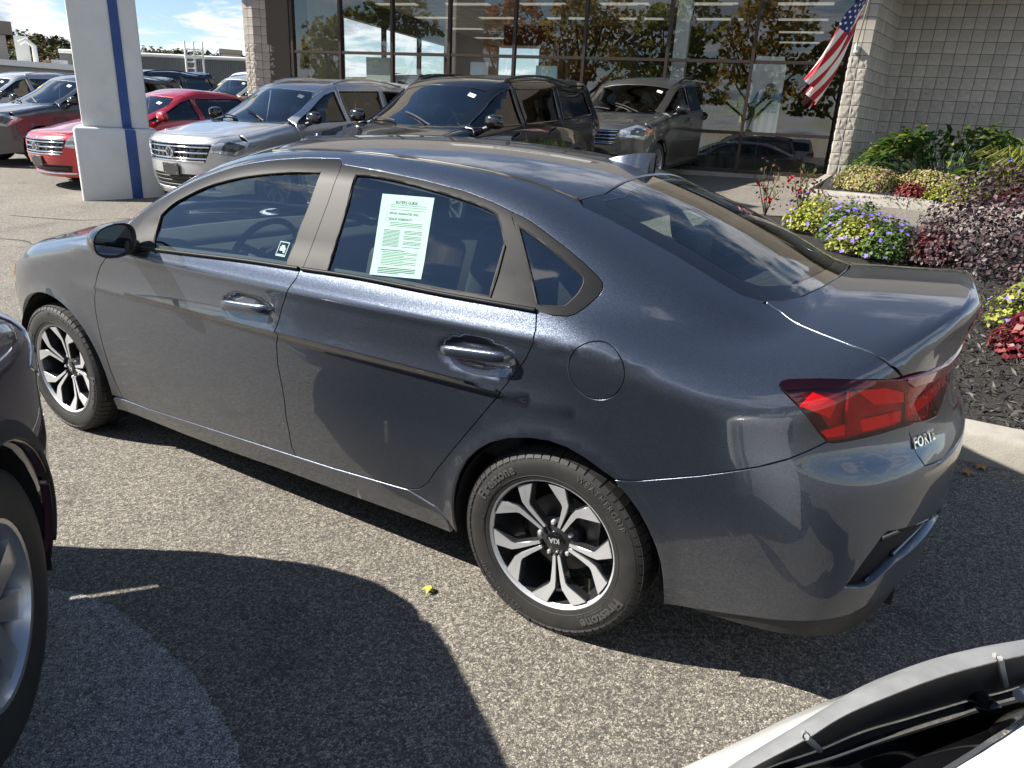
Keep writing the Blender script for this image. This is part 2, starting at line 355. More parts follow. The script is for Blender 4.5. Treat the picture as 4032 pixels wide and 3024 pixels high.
def panel_geo(fm, loops, d, off=0., gap=.0026, res=.03, depth=.012, step=.012, round_=.0007, span=(.12, .3)):
    u, v, d = basis(d); L2 = []; W_ = []
    for lp in loops:
        q = resample(lp, step); W_.append(q@d); p2 = np.stack([q@u, q@v], 1); L2.append(p2)
    if gap:
        L2 = [inset(L2[0], gap)] + [inset(l, -gap) for l in L2[1:]]
    P2, T, rings = cdt(L2, res)
    w = np.concatenate(W_); t0 = w.max()+span[0]; t1 = w.min()-span[1]
    o = P2[:, :1]*u + P2[:, 1:]*v + t0*d
    P, ok = fm.cast(o, -d, 0, t0-t1, 26)
    N = fm.N(P); P = P + N*off
    tri = P[T]; fl = (np.cross(tri[:, 1]-tri[:, 0], tri[:, 2]-tri[:, 0])*N[T[:, 0]]).sum(1) < 0
    T = T.copy(); T[fl] = T[fl][:, ::-1]
    V = [P]; NN = [N]; Fc = [tuple(t) for t in T]; base = len(P)
    if depth:
        for li, rg in enumerate(rings):
            rg = [r for i, r in enumerate(rg) if r != rg[i-1]]
            q = P[rg]; n = N[rg]; k = len(rg)
            s = 1 if area2(P2[rg]) > 0 else -1
            if li: s = -s
            tg = np.roll(q, -1, 0)-np.roll(q, 1, 0); tg /= np.maximum(np.linalg.norm(tg, axis=1, keepdims=True), 1e-9)
            c = np.cross(tg, n)*s; c /= np.maximum(np.linalg.norm(c, axis=1, keepdims=True), 1e-9)
            r1 = q + c*round_ - n*round_; r2 = q + c*round_ - n*(depth)
            V += [q, r1, r2]; m1 = (n+c); m1 /= np.linalg.norm(m1, axis=1, keepdims=True); NN += [n, m1, c]
            for a in range(k):
                b = (a+1) % k
                for lv in range(2):
                    i0, i1, j0, j1 = base+lv*k+a, base+lv*k+b, base+(lv+1)*k+a, base+(lv+1)*k+b
                    Fc.append((i0, j0, j1, i1) if s*(-1 if li else 1) > 0 else (i0, i1, j1, j0))
            base += 3*k
    Vc = np.concatenate(V); Nc = np.concatenate(NN); o2 = []
    for q in Fc:
        if len(q) == 4:
            g = np.cross(Vc[q[1]]-Vc[q[0]], Vc[q[3]]-Vc[q[0]])
            if g@(Nc[q[0]]+Nc[q[1]]+Nc[q[2]]+Nc[q[3]]) < 0: q = q[::-1]
        o2.append(q)
    return Vc, o2, Nc
def panel(fm, name, loops, d, m, parent, mirror=False, **kw):
    if not isinstance(loops[0][0], (list, tuple, np.ndarray)): loops = [loops]
    V, Fc, N = panel_geo(fm, loops, d, **kw)
    o = mesh(name, V, Fc, m, parent, normals=N)
    if not mirror: return o
    s = np.array([1, -1, 1]); o2 = mesh(name, V*s, [q[::-1] for q in Fc], m, mirror if isinstance(mirror, bpy.types.Object) else parent, normals=N*s)
    return o, o2
def mirp(pts): return [(p[0], -p[1], p[2]) for p in pts][::-1]
SEAM = {
 'fgap': [(2.165, 0.896, 0.932), (2.215, 0.895, 0.89), (2.251, 0.893, 0.844), (2.274, 0.895, 0.801), (2.309, 0.888, 0.733), (2.318, 0.886, 0.682), (2.32, 0.883, 0.611), (2.315, 0.879, 0.517), (2.301, 0.872, 0.423), (2.288, 0.862, 0.341), (2.273, 0.853, 0.289), (2.27, 0.846, 0.257)],
 'mgap': [(1.045, 0.866, 1.037), (1.048, 0.879, 1.012), (1.074, 0.899, 0.967), (1.105, 0.904, 0.897), (1.121, 0.914, 0.835), (1.157, 0.892, 0.754), (1.161, 0.888, 0.67), (1.152, 0.883, 0.592), (1.147, 0.879, 0.53), (1.151, 0.873, 0.459), (1.147, 0.867, 0.4), (1.147, 0.858, 0.328), (1.131, 0.852, 0.289)],
 'rgap': [(0.111, 0.855, 1.05), (0.102, 0.866, 1.035), (0.091, 0.886, 1.003), (0.09, 0.901, 0.963), (0.11, 0.903, 0.911), (0.143, 0.905, 0.861), (0.174, 0.913, 0.81), (0.226, 0.897, 0.739), (0.298, 0.894, 0.64), (0.39, 0.884, 0.514), (0.445, 0.875, 0.438), (0.477, 0.868, 0.384), (0.521, 0.862, 0.346), (0.575, 0.858, 0.324)],
 'doorbot': [(2.331, 0.856, 0.251), (2.09, 0.841, 0.247), (1.819, 0.845, 0.261), (1.454, 0.849, 0.276), (1.131, 0.852, 0.289), (0.933, 0.853, 0.298), (0.748, 0.855, 0.311), (0.639, 0.857, 0.318), (0.575, 0.858, 0.324)],
 'rockbot': [(2.359, 0.837, 0.181), (1.871, 0.817, 0.173), (1.558, 0.821, 0.177), (1.27, 0.826, 0.188), (0.964, 0.826, 0.19), (0.663, 0.829, 0.197), (0.396, 0.838, 0.204)],
 'lamp': [(-0.575, 0.815, 0.965), (-0.577, 0.806, 0.974), (-0.591, 0.796, 0.98), (-0.656, 0.77, 0.989), (-0.743, 0.728, 0.993), (-0.806, 0.665, 0.989), (-0.838, 0.615, 0.984), (-0.869, 0.554, 0.955), (-0.876, 0.546, 0.905), (-0.884, 0.549, 0.851), (-0.854, 0.609, 0.852), (-0.805, 0.687, 0.846), (-0.753, 0.748, 0.837), (-0.719, 0.778, 0.833), (-0.708, 0.786, 0.836), (-0.684, 0.801, 0.862), (-0.646, 0.821, 0.91), (-0.602, 0.824, 0.945), (-0.58, 0.819, 0.96), (-0.575, 0.815, 0.965)],
 'bumpgap': [(-0.202, 0.906, 0.622), (-0.27, 0.894, 0.635), (-0.351, 0.89, 0.666), (-0.428, 0.887, 0.696), (-0.501, 0.88, 0.727), (-0.569, 0.866, 0.756), (-0.633, 0.84, 0.787), (-0.672, 0.815, 0.811), (-0.708, 0.786, 0.836)],
 'trunkgap': [(-0.462, 0.529, 1.113), (-0.498, 0.542, 1.095), (-0.548, 0.57, 1.076), (-0.617, 0.606, 1.066), (-0.705, 0.645, 1.056), (-0.764, 0.661, 1.046), (-0.804, 0.658, 1.025), (-0.835, 0.62, 0.991)],
 'glass': [(0.14, 0.56, 1.342), (0.143, 0.518, 1.355), (0.134, 0.445, 1.371), (0.123, 0.349, 1.387), (0.112, 0.241, 1.399), (0.107, 0.09, 1.408), (0.111, -0.154, 1.406), (-0.597, 0.02, 1.155), (-0.591, 0.197, 1.147), (-0.564, 0.337, 1.131), (-0.526, 0.428, 1.12), (-0.485, 0.496, 1.115), (-0.442, 0.551, 1.115), (-0.396, 0.574, 1.129), (-0.316, 0.583, 1.163), (-0.192, 0.581, 1.216), (-0.066, 0.583, 1.264), (0.032, 0.582, 1.299), (0.111, 0.588, 1.324), (0.14, 0.56, 1.342)],
 'fuel': [(-0.029, 0.903, 0.912), (-0.04, 0.901, 0.961), (-0.066, 0.89, 0.994), (-0.094, 0.88, 1.004), (-0.137, 0.877, 1), (-0.178, 0.891, 0.978), (-0.193, 0.898, 0.946), (-0.19, 0.901, 0.905), (-0.161, 0.9, 0.863), (-0.119, 0.9, 0.845), (-0.075, 0.9, 0.85), (-0.043, 0.902, 0.877), (-0.029, 0.903, 0.912)],
 'ditch': [(1.253, 0.553, 1.424), (0.929, 0.562, 1.427), (0.667, 0.572, 1.418), (0.473, 0.571, 1.403), (0.294, 0.564, 1.379), (0.144, 0.562, 1.343)],
 'frametop': [(1.89, 0.488, 1.332), (1.53, 0.595, 1.384), (1.319, 0.601, 1.405), (1.074, 0.622, 1.403), (1.041, 0.649, 1.385), (0.877, 0.658, 1.378), (0.658, 0.672, 1.361), (0.489, 0.683, 1.342), (0.37, 0.697, 1.319), (0.292, 0.709, 1.299)],
 'belt': [(1.881, 0.881, 0.999), (1.574, 0.876, 1.014), (1.321, 0.871, 1.026), (1.044, 0.867, 1.034), (1.035, 0.867, 1.035), (0.773, 0.863, 1.042), (0.445, 0.864, 1.041), (0.111, 0.86, 1.044)],
 'qtrim': [(0.292, 0.709, 1.299), (0.23, 0.716, 1.282), (0.167, 0.728, 1.256), (0.087, 0.744, 1.221), (0.015, 0.757, 1.185), (-0.033, 0.767, 1.157), (-0.052, 0.773, 1.142), (-0.058, 0.781, 1.126), (-0.05, 0.793, 1.105), (-0.025, 0.819, 1.074), (-0.006, 0.839, 1.056), (0.013, 0.849, 1.048), (0.056, 0.856, 1.045), (0.108, 0.859, 1.044)],
 'arch': [(0.365, 0.85, 0.214), (0.372, 0.864, 0.263), (0.369, 0.879, 0.342), (0.361, 0.887, 0.406), (0.343, 0.893, 0.465), (0.311, 0.898, 0.528), (0.266, 0.903, 0.578), (0.214, 0.906, 0.62), (0.148, 0.909, 0.654), (0.074, 0.911, 0.676), (0.013, 0.911, 0.684), (-0.047, 0.911, 0.68), (-0.107, 0.909, 0.662), (-0.146, 0.907, 0.644), (-0.2, 0.905, 0.616), (-0.24, 0.902, 0.584), (-0.28, 0.899, 0.542), (-0.311, 0.895, 0.497), (-0.339, 0.89, 0.445), (-0.356, 0.884, 0.398), (-0.368, 0.877, 0.342), (-0.375, 0.856, 0.248)],
 'farch': [(2.872, 0.892, 0.631), (2.801, 0.896, 0.659), (2.684, 0.898, 0.703), (2.577, 0.894, 0.702), (2.48, 0.892, 0.656), (2.397, 0.89, 0.568), (2.347, 0.884, 0.444), (2.328, 0.87, 0.32), (2.332, 0.858, 0.258)],
 'fglass': [(1.86, 0.876, 1.011), (1.889, 0.836, 1.07), (1.91, 0.793, 1.131), (1.862, 0.767, 1.179), (1.799, 0.749, 1.214), (1.706, 0.729, 1.256), (1.609, 0.716, 1.286), (1.512, 0.706, 1.309), (1.417, 0.697, 1.326), (1.325, 0.69, 1.339), (1.234, 0.684, 1.349), (1.113, 0.68, 1.356), (1.111, 0.746, 1.248), (1.118, 0.808, 1.134), (1.119, 0.862, 1.043)],
 'rglass': [(0.952, 0.677, 1.359), (0.892, 0.674, 1.362), (0.79, 0.677, 1.358), (0.646, 0.687, 1.344), (0.509, 0.698, 1.326), (0.41, 0.708, 1.309), (0.358, 0.715, 1.296), (0.338, 0.72, 1.288), (0.314, 0.735, 1.26), (0.283, 0.76, 1.213), (0.281, 0.804, 1.131), (0.275, 0.849, 1.063), (0.578, 0.855, 1.054), (0.926, 0.862, 1.044), (0.934, 0.803, 1.143), (0.938, 0.739, 1.26)],
 'tri': [(0.278, 0.764, 1.206), (0.177, 0.846, 1.065), (0.27, 0.85, 1.061)],
 'qglass': [(0.26, 0.73, 1.265), (0.191, 0.742, 1.241), (0.092, 0.759, 1.198), (0.017, 0.774, 1.159), (0.003, 0.779, 1.146), (0, 0.788, 1.129), (0.007, 0.801, 1.105), (0.024, 0.822, 1.079), (0.037, 0.832, 1.069), (0.057, 0.838, 1.066), (0.113, 0.845, 1.062), (0.158, 0.805, 1.12), (0.226, 0.755, 1.219)],
 'bgapu': [(1.044, 0.646, 1.388), (1.029, 0.677, 1.359), (1.026, 0.742, 1.255), (1.032, 0.803, 1.143), (1.035, 0.867, 1.035)],
 'dbelt0': [(2.165, 0.896, 0.932), (2.08, 0.898, 0.955), (1.982, 0.891, 0.979), (1.881, 0.881, 0.999)],
 'trunklow': [(-0.872, 0.577, 0.85), (-0.884, 0.563, 0.827), (-0.893, 0.557, 0.81), (-0.91, 0.561, 0.778), (-0.939, 0.548, 0.742)],
 'trunkledge': [(-0.939, 0.548, 0.742), (-0.972, 0.494, 0.702)],
 'vent': [(-0.825, 0.775, 0.443), (-0.853, 0.741, 0.515), (-0.88, 0.701, 0.58), (-0.89, 0.684, 0.59), (-1.016, 0.349, 0.548), (-1.019, 0.318, 0.509), (-1.011, 0.367, 0.513), (-0.928, 0.634, 0.485), (-0.876, 0.721, 0.439), (-0.862, 0.739, 0.436)],
 'lampin': [(-0.869, 0.554, 0.955), (-0.906, 0.458, 0.956), (-0.943, 0.303, 0.95)],
 'lampintop': [(-0.838, 0.615, 0.984), (-0.891, 0.505, 0.987), (-0.931, 0.37, 0.983)],
 'lampinbot': [(-0.884, 0.549, 0.851), (-0.912, 0.484, 0.845), (-0.94, 0.397, 0.838)],
 'bumbot': [(-0.373, 0.858, 0.25), (-0.461, 0.847, 0.261), (-0.612, 0.847, 0.307), (-0.76, 0.818, 0.333), (-0.848, 0.756, 0.352), (-0.892, 0.699, 0.374)],
 'sticker': [(0.81, 0.707, 1.317), (0.595, 0.702, 1.323), (0.544, 0.837, 1.083), (0.75, 0.846, 1.07)],
}
# ---------------------------------------------------------------- wheels
MT = {}
MT['rubber'] = vary(mat('tyre rubber', (.02, .02, .021), .6), 9, [(.3, (.014, .014, .0145)), (.75, (.030, .029, .028))], bump=.15, bscale=160)
MT['letter'] = mat('tyre lettering', (.055, .055, .056), .7)
MT['alloy'] = mat('machined alloy', (.62, .63, .65), .38, .55)
MT['alloy_d'] = mat('dark alloy', (.055, .057, .062), .3, .6, .5)
MT['silver'] = mat('silver alloy', (.55, .56, .58), .3, .85, .4)
MT['blackgloss'] = mat('gloss black', (.008, .008, .009), .12, 0, .6)
MT['blackplastic'] = vary(mat('black plastic', (.022, .022, .024), .5), 30, [(.3, (.018, .018, .019)), (.8, (.034, .034, .035))], bump=.05, bscale=300)
MT['chrome'] = mat('chrome', (.8, .81, .82), .08, 1.)
MT['disc'] = mat('brake disc', (.25, .24, .23), .4, .9)
MT['dark'] = mat('dark cavity', (.006, .006, .006), .9)
def arc_text(txt, size, r, ang, yf, depth=.0008, space=1., shear=0., sgn=1, bold=0.):
    V, Fc = text_geo(txt, size, depth, 2, shear, space, bold); o = []
    for x, y, z in V:
        a = ang - x/r; rr = r + y; o.append((-rr*math.cos(a)*sgn, yf(rr) + z + depth*.6, rr*math.sin(a)))
    return o, ([q[::-1] for q in Fc] if sgn > 0 else Fc)
def interp(x, pts): return float(np.interp(x, [p[0] for p in pts], [p[1] for p in pts]))
def tyre_mesh(mb, Rt, w, rim, n=72, blocks=0):
    """outer face towards +y, wheel centre plane at y=0"""
    h = w/2; side = [(rim, h*.82), (rim+.006, h*.93), (rim+(Rt-rim)*.3, h*.985), (rim+(Rt-rim)*.55, h), (rim+(Rt-rim)*.78, h*.96), (Rt*.975, h*.86)]
    tread = [(Rt*.992, h*.74)]
    for k in (.45, .12):
        tread += [(Rt*.997, h*(k+.09)), (Rt*.975, h*(k+.075)), (Rt*.975, h*(k-.075)), (Rt*.999, h*(k-.09))]
    prof = side + tread; prof = prof + [(r, -a) for r, a in reversed(prof)]
    mb.lathe(prof, n)
    return lambda r: interp(r, side)
def wheel_hero(parent, x, y, side, rot, trot=0, krot=190, steer=0.):
    """16 inch rim with five split spokes; children of one wheel part"""
    Rt, w = .316, .205
    rb = MB(); rb.lathe([(.222, .088), (.2235, .092), (.220, .094), (.2165, .092), (.2135, .083), (.211, .08)], 72)
    root = rb.build('wheel', MT['alloy'], parent, 50); root.location = (x, y, Rt); root.rotation_euler = (0, 0, (0 if side > 0 else math.pi) + steer)
    bb = MB(); bb.lathe([(.2115, .081), (.206, .05), (.198, -.02), (.205, -.08), (.213, -.085)], 64); bb.build('rim_barrel', MT['alloy_d'], root, 40)
    tb = MB(); yf = tyre_mesh(tb, Rt, w, .216, 90); ty = tb.build('tyre', MT['rubber'], root, 35)
    kb = MB()
    for k in range(64):                                   # shoulder tread blocks
        a = 2*math.pi*(k+rnd.uniform(-.06, .06))/64
        for sg in (1, -1):
            a2 = a + (.5*2*math.pi/64 if sg < 0 else 0)
            Mx = Matrix.Rotation(-a2, 4, 'Y') @ Matrix.Rotation(sg*.22, 4, 'Z')
            c = Matrix.Rotation(-a2, 4, 'Y') @ Vector((Rt-.006, sg*w*.335, 0)); kb.box(c, (.013, .046, .0270), M=Mx)
            c = Matrix.Rotation(-a2-.02, 4, 'Y') @ Vector((Rt-.004, sg*w*.145, 0)); kb.box(c, (.010, .034, .024), M=Matrix.Rotation(-a2, 4, 'Y') @ Matrix.Rotation(sg*.5, 4, 'X'))
            c = Matrix.Rotation(-a2, 4, 'Y') @ Vector((Rt-.017, sg*w*.455, 0)); kb.box(c, (.015, .008, .0235), M=Matrix.Rotation(-a2, 4, 'Y') @ Matrix.Rotation(-sg*.5, 4, 'Z'))
    o = kb.build('tread_block', MT['rubber'], root); o['kind'] = 'stuff'
    lb = MB(); rt = R_(rot)
    for a0, s_, t_ in ((100, .046, 'Firestone'), (280, .046, 'Firestone')):
        lb.add(*arc_text(t_, s_, .2665, R_(a0+40)+rt*0, lambda r: yf(r), .0012, 1.02, bold=.0012))
    for a0 in (10, 190): lb.add(*arc_text('WEATHERGRIP', .026, .274, R_(a0+42), lambda r: yf(r), .001, 1.25))
    for a0, t_ in ((-28, '205/55R16  91V  M+S'), (200, 'ROTATION'), (170, 'TUBELESS RADIAL')): lb.add(*arc_text(t_, .012, .243, R_(a0-20), lambda r: yf(r), .0007))
    for rr in (.2365, .2905):
        m2 = MB(); m2.lathe([(rr-.0008, yf(rr)-.001), (rr, yf(rr)+.0012), (rr+.0008, yf(rr)-.001)], 90); lb.add(m2.V, m2.F)
    o = lb.build('tyre_lettering', MT['letter'], root)
    o.rotation_euler = (0, R_(-trot), 0)
    base = [(.0018, .050), (.0145, .050), (.0205, .095), (.0285, .135), (.036, .1435), (.100, .1822), (.071, .1962), (.0425, .2055), (.0105, .158), (.0062, .13), (.0025, .066)]
    face = [(.0035, .053), (.0130, .0535), (.0190, .095), (.0268, .136), (.0348, .1455), (.0970, .1835), (.071, .1955), (.0455, .2045), (.0128, .1575), (.0082, .13), (.0042, .068)]
    hh = lambda u, v: .052 + .034*min(1, (math.hypot(u, v)/.2)**1.3)
    for k in range(5):
        an = R_(72*k) + rt; ca, sa = math.cos(an), math.sin(an)
        sb = MB(); fb = MB()
        for sg in (1, -1):
            def fn(u, v, h, sg=sg): uu = u*sg; return (-(v*ca-uu*sa), hh(u, v) + h, v*sa+uu*ca)
            sb.prism(base, -.034, 0, fn); fb.prism(face, .0004, .0022, fn)
        s_o = bevel(sb.build('spoke', MT['alloy_d'], root), .002, 1)
        s_o2 = fb.build('spoke_face', MT['alloy'], root)
    hb = MB(); hb.lathe([(.0, .050), (.034, .050), (.05, .044), (.074, .036), (.08, .012), (.08, -.02)], 40); hb.build('hub', MT['alloy_d'], root, 40)
    cb = MB(); cb.lathe([(0, .0575), (.026, .0570), (.030, .0545), (.0305, .049)], 36); cp = cb.build('hub_cap', MT['blackgloss'], root, 40)
    V, Fc = text_geo('KIA', .023, .0004, 3, 0, 1.05, .0008); a = R_(krot)
    ca, sa = math.cos(a), math.sin(a); V2 = [(-(xx*ca-yy*sa), .0579+zz_, xx*sa+yy*ca) for xx, yy, zz_ in V]
    mesh('hub_lettering', V2, [q[::-1] for q in Fc], MT['alloy'], root)
    for k in range(5):
        an = R_(72*k+36) + rt
        nb = MB(); nb.lathe([(0, .052), (.0055, .0515), (.0085, .046), (.0095, .03)], 12, c=(-.0575*math.cos(an), 0, .0575*math.sin(an))); nb.build('lug_nut', MT['alloy'], root, 50)
    db = MB(); db.lathe([(.07, -.01), (.132, -.01), (.132, -.03)], 48); db.lathe([(.0, -.004), (.07, -.004), (.07, -.03)], 32); db.build('brake_disc', MT['disc'], root, 40)
    kb = MB(); kb.box((-.11, -.02, .03), (.05, .07, .12)); bevel(kb.build('brake_caliper', MT['disc'], root), .012, 2)
    return root
# ---------------------------------------------------------------- the grey saloon in the middle
HF = HeroForm(); S = SEAM
def side_pt(fm, x, z): return tuple(fm.cast(np.array([[x, 1.6, z]]), (0, -1, 0), 0, 1.6, 40)[0][0])
def top_pt(fm, x, y): return tuple(fm.cast(np.array([[x, y, 1.9]]), (0, 0, -1), 0, 1.6, 40)[0][0])
MT['hero'] = paint('grey blue metallic paint', (.064, .077, .106), .78, .31, .45, dust=True)
MT['satin'] = vary(mat('satin grey trim', (.010, .011, .013), .46, .0, spec=.12), 4, [(.3, (.0075, .0085, .0105)), (.7, (.0120, .0130, .0155))])
MT['glass_f'] = glass('tinted side glass', (.74, .83, .80), 2.1)
MT['glass_r'] = glass('rear side glass', (.74, .83, .80), 2.1)
MT['glass_w'] = glass('windscreen glass', (.55, .62, .6), 1.7)
MT['lampred'] = mat('red lamp lens', (.75, .03, .035), .25, 0, 1.); 
MT['lampdark'] = mat('smoked red lens', (.26, .012, .018), .15, 0, 1.)
MT['lamplens'] = glass('red lens glass', (.92, .10, .11), 1.6)
MT['lampclear'] = mat('clear lamp lens', (.26, .05, .05), .1, 0, 1.)
MT['amber'] = mat('amber reflector', (.6, .12, .02), .1, 0, 1.)
MT['headlamp'] = mat('headlamp glass', (.5, .52, .54), .05, .7, 1.)
MT['seal'] = mat('black rubber seal', (.008, .008, .008), .7)
MT['seat'] = vary(mat('black seat cloth', (.02, .02, .022), .8), 60, [(.3, (.016, .016, .018)), (.8, (.035, .035, .037))])
MT['liner'] = mat('grey headlining', (.35, .35, .33), .9)
MT['paper'] = mat('pale green paper', (.66, .82, .70), .7)
MT['ink'] = mat('printed ink', (.05, .07, .07), .8)
MT['whiteink'] = mat('white print', (.7, .74, .7), .7)
hero = thing('parked_car', 'dark grey four-door sedan nearest the camera, paper guide in its rear side window', 'car')
p_m = MT['hero']
SD = (0, 1, 0); UP = (0, 0, 1)
frametop = [side_pt(HF, x, z) for x, z in ((2.20, 1.02), (2.14, 1.085), (2.0, 1.178), (1.8, 1.272), (1.6, 1.338), (1.42, 1.374), (1.25, 1.394))] + S['frametop'][3:]
A_low = [top_pt(HF, 2.40, .68), top_pt(HF, 2.2, .635), top_pt(HF, 1.95, .585), top_pt(HF, 1.7, .556), top_pt(HF, 1.5, .55)]
ditch = S['ditch']; gl_l = S['glass']                      # glass: starts at upper left corner, over the top edge to the centre, ..., bottom, up the left edge
gl_edge = [gl_l[-2]] + gl_l[-3:-8:-1]                     # left edge of the rear window from the top down
gl_bot = [p for p in gl_l if p[2] < 1.16 and p[0] < -.44][::-1]
fg, mg, rg = S['fgap'], S['mgap'], S['rgap']
# body side: roof rail, C pillar, quarter
arch_r = [(q[0], q[1], q[2]) for q in S['arch']]
arch_q = [q for q in arch_r if q[0] > -.19][::-1]
side_loop = rg[::-1] + S['qtrim'][::-1][1:] + frametop[::-1][1:] + [side_pt(HF, 2.19, .985), side_pt(HF, 2.26, .975), top_pt(HF, 2.36, .76)] + A_low + ditch + gl_edge + [(-.442, .551, 1.115)] + S['trunkgap'][1:] + \
    [S['lamp'][i] for i in (5, 4, 3, 2, 1, 0, 18, 17, 16, 15, 14)] + S['bumpgap'][::-1][1:] + arch_q + [side_pt(HF, .40, .255), side_pt(HF, .45, .30)]
fuel = [side_pt(HF, -.111+.0825*math.cos(a), .924+.0805*math.sin(a)) for a in np.linspace(0, 2*math.pi, 49)[:-1]]
QD = (-.25, 1, .62)
panel(HF, 'body_side', [side_loop, fuel], QD, p_m, hero, mirror=True, res=.026, depth=.02)
panel(HF, 'fuel_door', [fuel], SD, p_m, hero, gap=.002, off=-.0006)
# doors
belt = S['belt']; b1 = [q for q in belt if q[0] > 1.04]; b2 = [q for q in belt if q[0] < 1.04]
db = S['doorbot']
fd = S['dbelt0'] + b1[1:-1] + [mg[0]] + mg[1:] + db[4::-1][1:] + fg[::-1][1:-1]
fd = S['dbelt0'] + [q for q in b1 if 1.06 < q[0] < 1.87] + mg + [q for q in db[::-1] if 1.2 < q[0] < 2.2] + fg[::-1][:-1]
rd = [q for q in b2 if .12 < q[0] < 1.03] + rg + [q for q in db[::-1] if .6 < q[0] < 1.1] + mg[::-1]
fdo = panel(HF, 'front_door', [fd], SD, p_m, hero, mirror=True, res=.015, depth=.02)
rdo = panel(HF, 'rear_door', [rd], SD, p_m, hero, mirror=True, res=.015, depth=.02)
# front wing, bonnet, front bumper, sill
circ = lambda cx, cz, r, a0, a1, n: [side_pt(HF, cx+r*math.cos(R_(a0+(a1-a0)*i/n)), cz+r*math.sin(R_(a0+(a1-a0)*i/n))) for i in range(n+1)]
hoodl = [top_pt(HF, x, y) for x, y in ((2.40, .705), (2.6, .735), (2.9, .735), (3.12, .70))]
fen = [side_pt(HF, 2.26, .96), side_pt(HF, 2.185, .955)] + fg + [(2.332, .853, .257)] + circ(2.70, .325, .372, 191, 22, 26) + [side_pt(HF, 3.13, .58), side_pt(HF, 3.06, .70), side_pt(HF, 3.04, .80)] + [top_pt(HF, 3.12, .72)] + hoodl[::-1]
panel(HF, 'front_wing', [fen], (.12, 1, .6), p_m, hero, mirror=True, res=.03, depth=.03)
hf = hoodl + [top_pt(HF, 3.32, .60), top_pt(HF, 3.45, .4), top_pt(HF, 3.5, 0)]
cowl = [top_pt(HF, 2.40, .69), top_pt(HF, 2.52, .5), top_pt(HF, 2.60, .25), top_pt(HF, 2.62, 0)]
panel(HF, 'bonnet', [hf + mirp(hf)[1:] + mirp(cowl)[1:-1][::-1] * 0 + [(q[0], -q[1], q[2]) for q in cowl[:-1]] + cowl[:0:-1]], (.15, 0, 1), p_m, hero, res=.05)
hl = [side_pt(HF, 3.045, .80), side_pt(HF, 3.065, .70), side_pt(HF, 3.25, .66), side_pt(HF, 3.42, .66), top_pt(HF, 3.45, .48), top_pt(HF, 3.32, .61), top_pt(HF, 3.13, .71)]
h1, h2 = panel(HF, 'headlight', [hl], (.9, 1, .6), MT['headlamp'], hero, mirror=True, res=.04, off=-.001)
am = [side_pt(HF, 3.06, .79), side_pt(HF, 3.075, .72), side_pt(HF, 3.13, .77), side_pt(HF, 3.12, .80)]
panel(HF, 'reflector', [am], (.6, 1, .4), MT['amber'], h1, res=.03, off=.0015, gap=.001, depth=.003)
fb_ = [side_pt(HF, 3.07, .69), side_pt(HF, 3.14, .57)] + circ(2.70, .325, .372, 21, -12, 8) + [side_pt(HF, 3.3, .19), top_pt(HF, 3.40, .3)[:2] + (.19,), (3.46, -.0022, .19), (3.55, -.0022, .62), (3.5, -.0022, .79), top_pt(HF, 3.45, .45), side_pt(HF, 3.42, .655), side_pt(HF, 3.25, .655)]
panel(HF, 'front_bumper', [fb_], (1, .75, .1), p_m, hero, mirror=True, res=.04)
rk = [q for q in S['rockbot']]
sill = db[:] + [side_pt(HF, .45, .295), side_pt(HF, .40, .25), (.396, .838, .204)] + rk[::-1][1:-1] + [(2.345, .837, .181)]
panel(HF, 'side_sill', [sill], SD, p_m, hero, mirror=True, res=.04, off=.003, depth=.03)
# roof, windows at the ends, boot lid
rt = ditch[::-1] + [(1.42, .548, 1.42)]
rt = [(q[0], q[1]-.004, q[2]) for q in [(1.5, .546, 1.405)] + ditch]
rtop = [top_pt(HF, .105, y) for y in (.45, .30, .15, 0)]
rfr = [top_pt(HF, x, y) for x, y in ((1.62, 0), (1.61, .2), (1.57, .4))]
half = rfr + rt + rtop
panel(HF, 'roof', [half + mirp(half)[1:-1]], UP, p_m, hero, res=.035)
rail = MB(); rail.tube(smooth_line([(q[0], q[1]+.002, q[2]-.001) for q in [(1.5, .546, 1.405)] + ditch], 6), .0065, 6)
rl = rail.build('roof_molding', MT['blackplastic'], hero, 60); r2 = mesh('roof_molding', [(v[0], -v[1], v[2]) for v in rail.V], [q[::-1] for q in rail.F], MT['blackplastic'], hero)
ws = [top_pt(HF, x, y) for x, y in ((2.60, 0), (2.58, .25), (2.50, .5), (2.385, .66), (2.2, .615), (1.95, .568), (1.7, .54), (1.575, .41), (1.615, .2), (1.625, 0))]
panel(HF, 'windshield', [ws + mirp(ws)[1:-1]], (.5, 0, 1), MT['glass_w'], hero, res=.06, off=-.004, depth=.004)
gtop = [(q[0], q[1], q[2]) for q in S['glass'][:6] if q[1] > .02]
gleft = [S['glass'][-1]] + gl_edge[0:] + [(-.448, .545, 1.115)]
gb = [(-.485, .496, 1.115), (-.530, .42, 1.122), (-.566, .30, 1.136), (-.59, .16, 1.149), (-.598, 0, 1.153)]
gh = [top_pt(HF, .101, 0), top_pt(HF, .101, .15), top_pt(HF, .101, .30), top_pt(HF, .102, .45), (.137, .552, 1.346)] + gl_edge + [(-.448, .545, 1.115)] + gb
gh = gh[:-1] + [gh[-1]]
BD = (-.45, 0, 1)
gfull = gh + mirp(gh)[1:-1]
MT['frit'] = mat('black glass border', (.006, .006, .007), .03, 0, 1.)
cen = np.array([-.22, 0, 1.27])
gin = [tuple(np.array(q)+(cen-np.array(q))*np.array([.13, .115, .13])) for q in gfull]
panel(HF, 'rear_window_border', [gfull, gin], BD, MT['frit'], hero, res=.05, off=-.003, gap=.002)
rwin = panel(HF, 'rear_window', [gin], BD, MT['glass_r'], hero, res=.05, off=-.003, gap=.0, depth=0)
ht = MB()
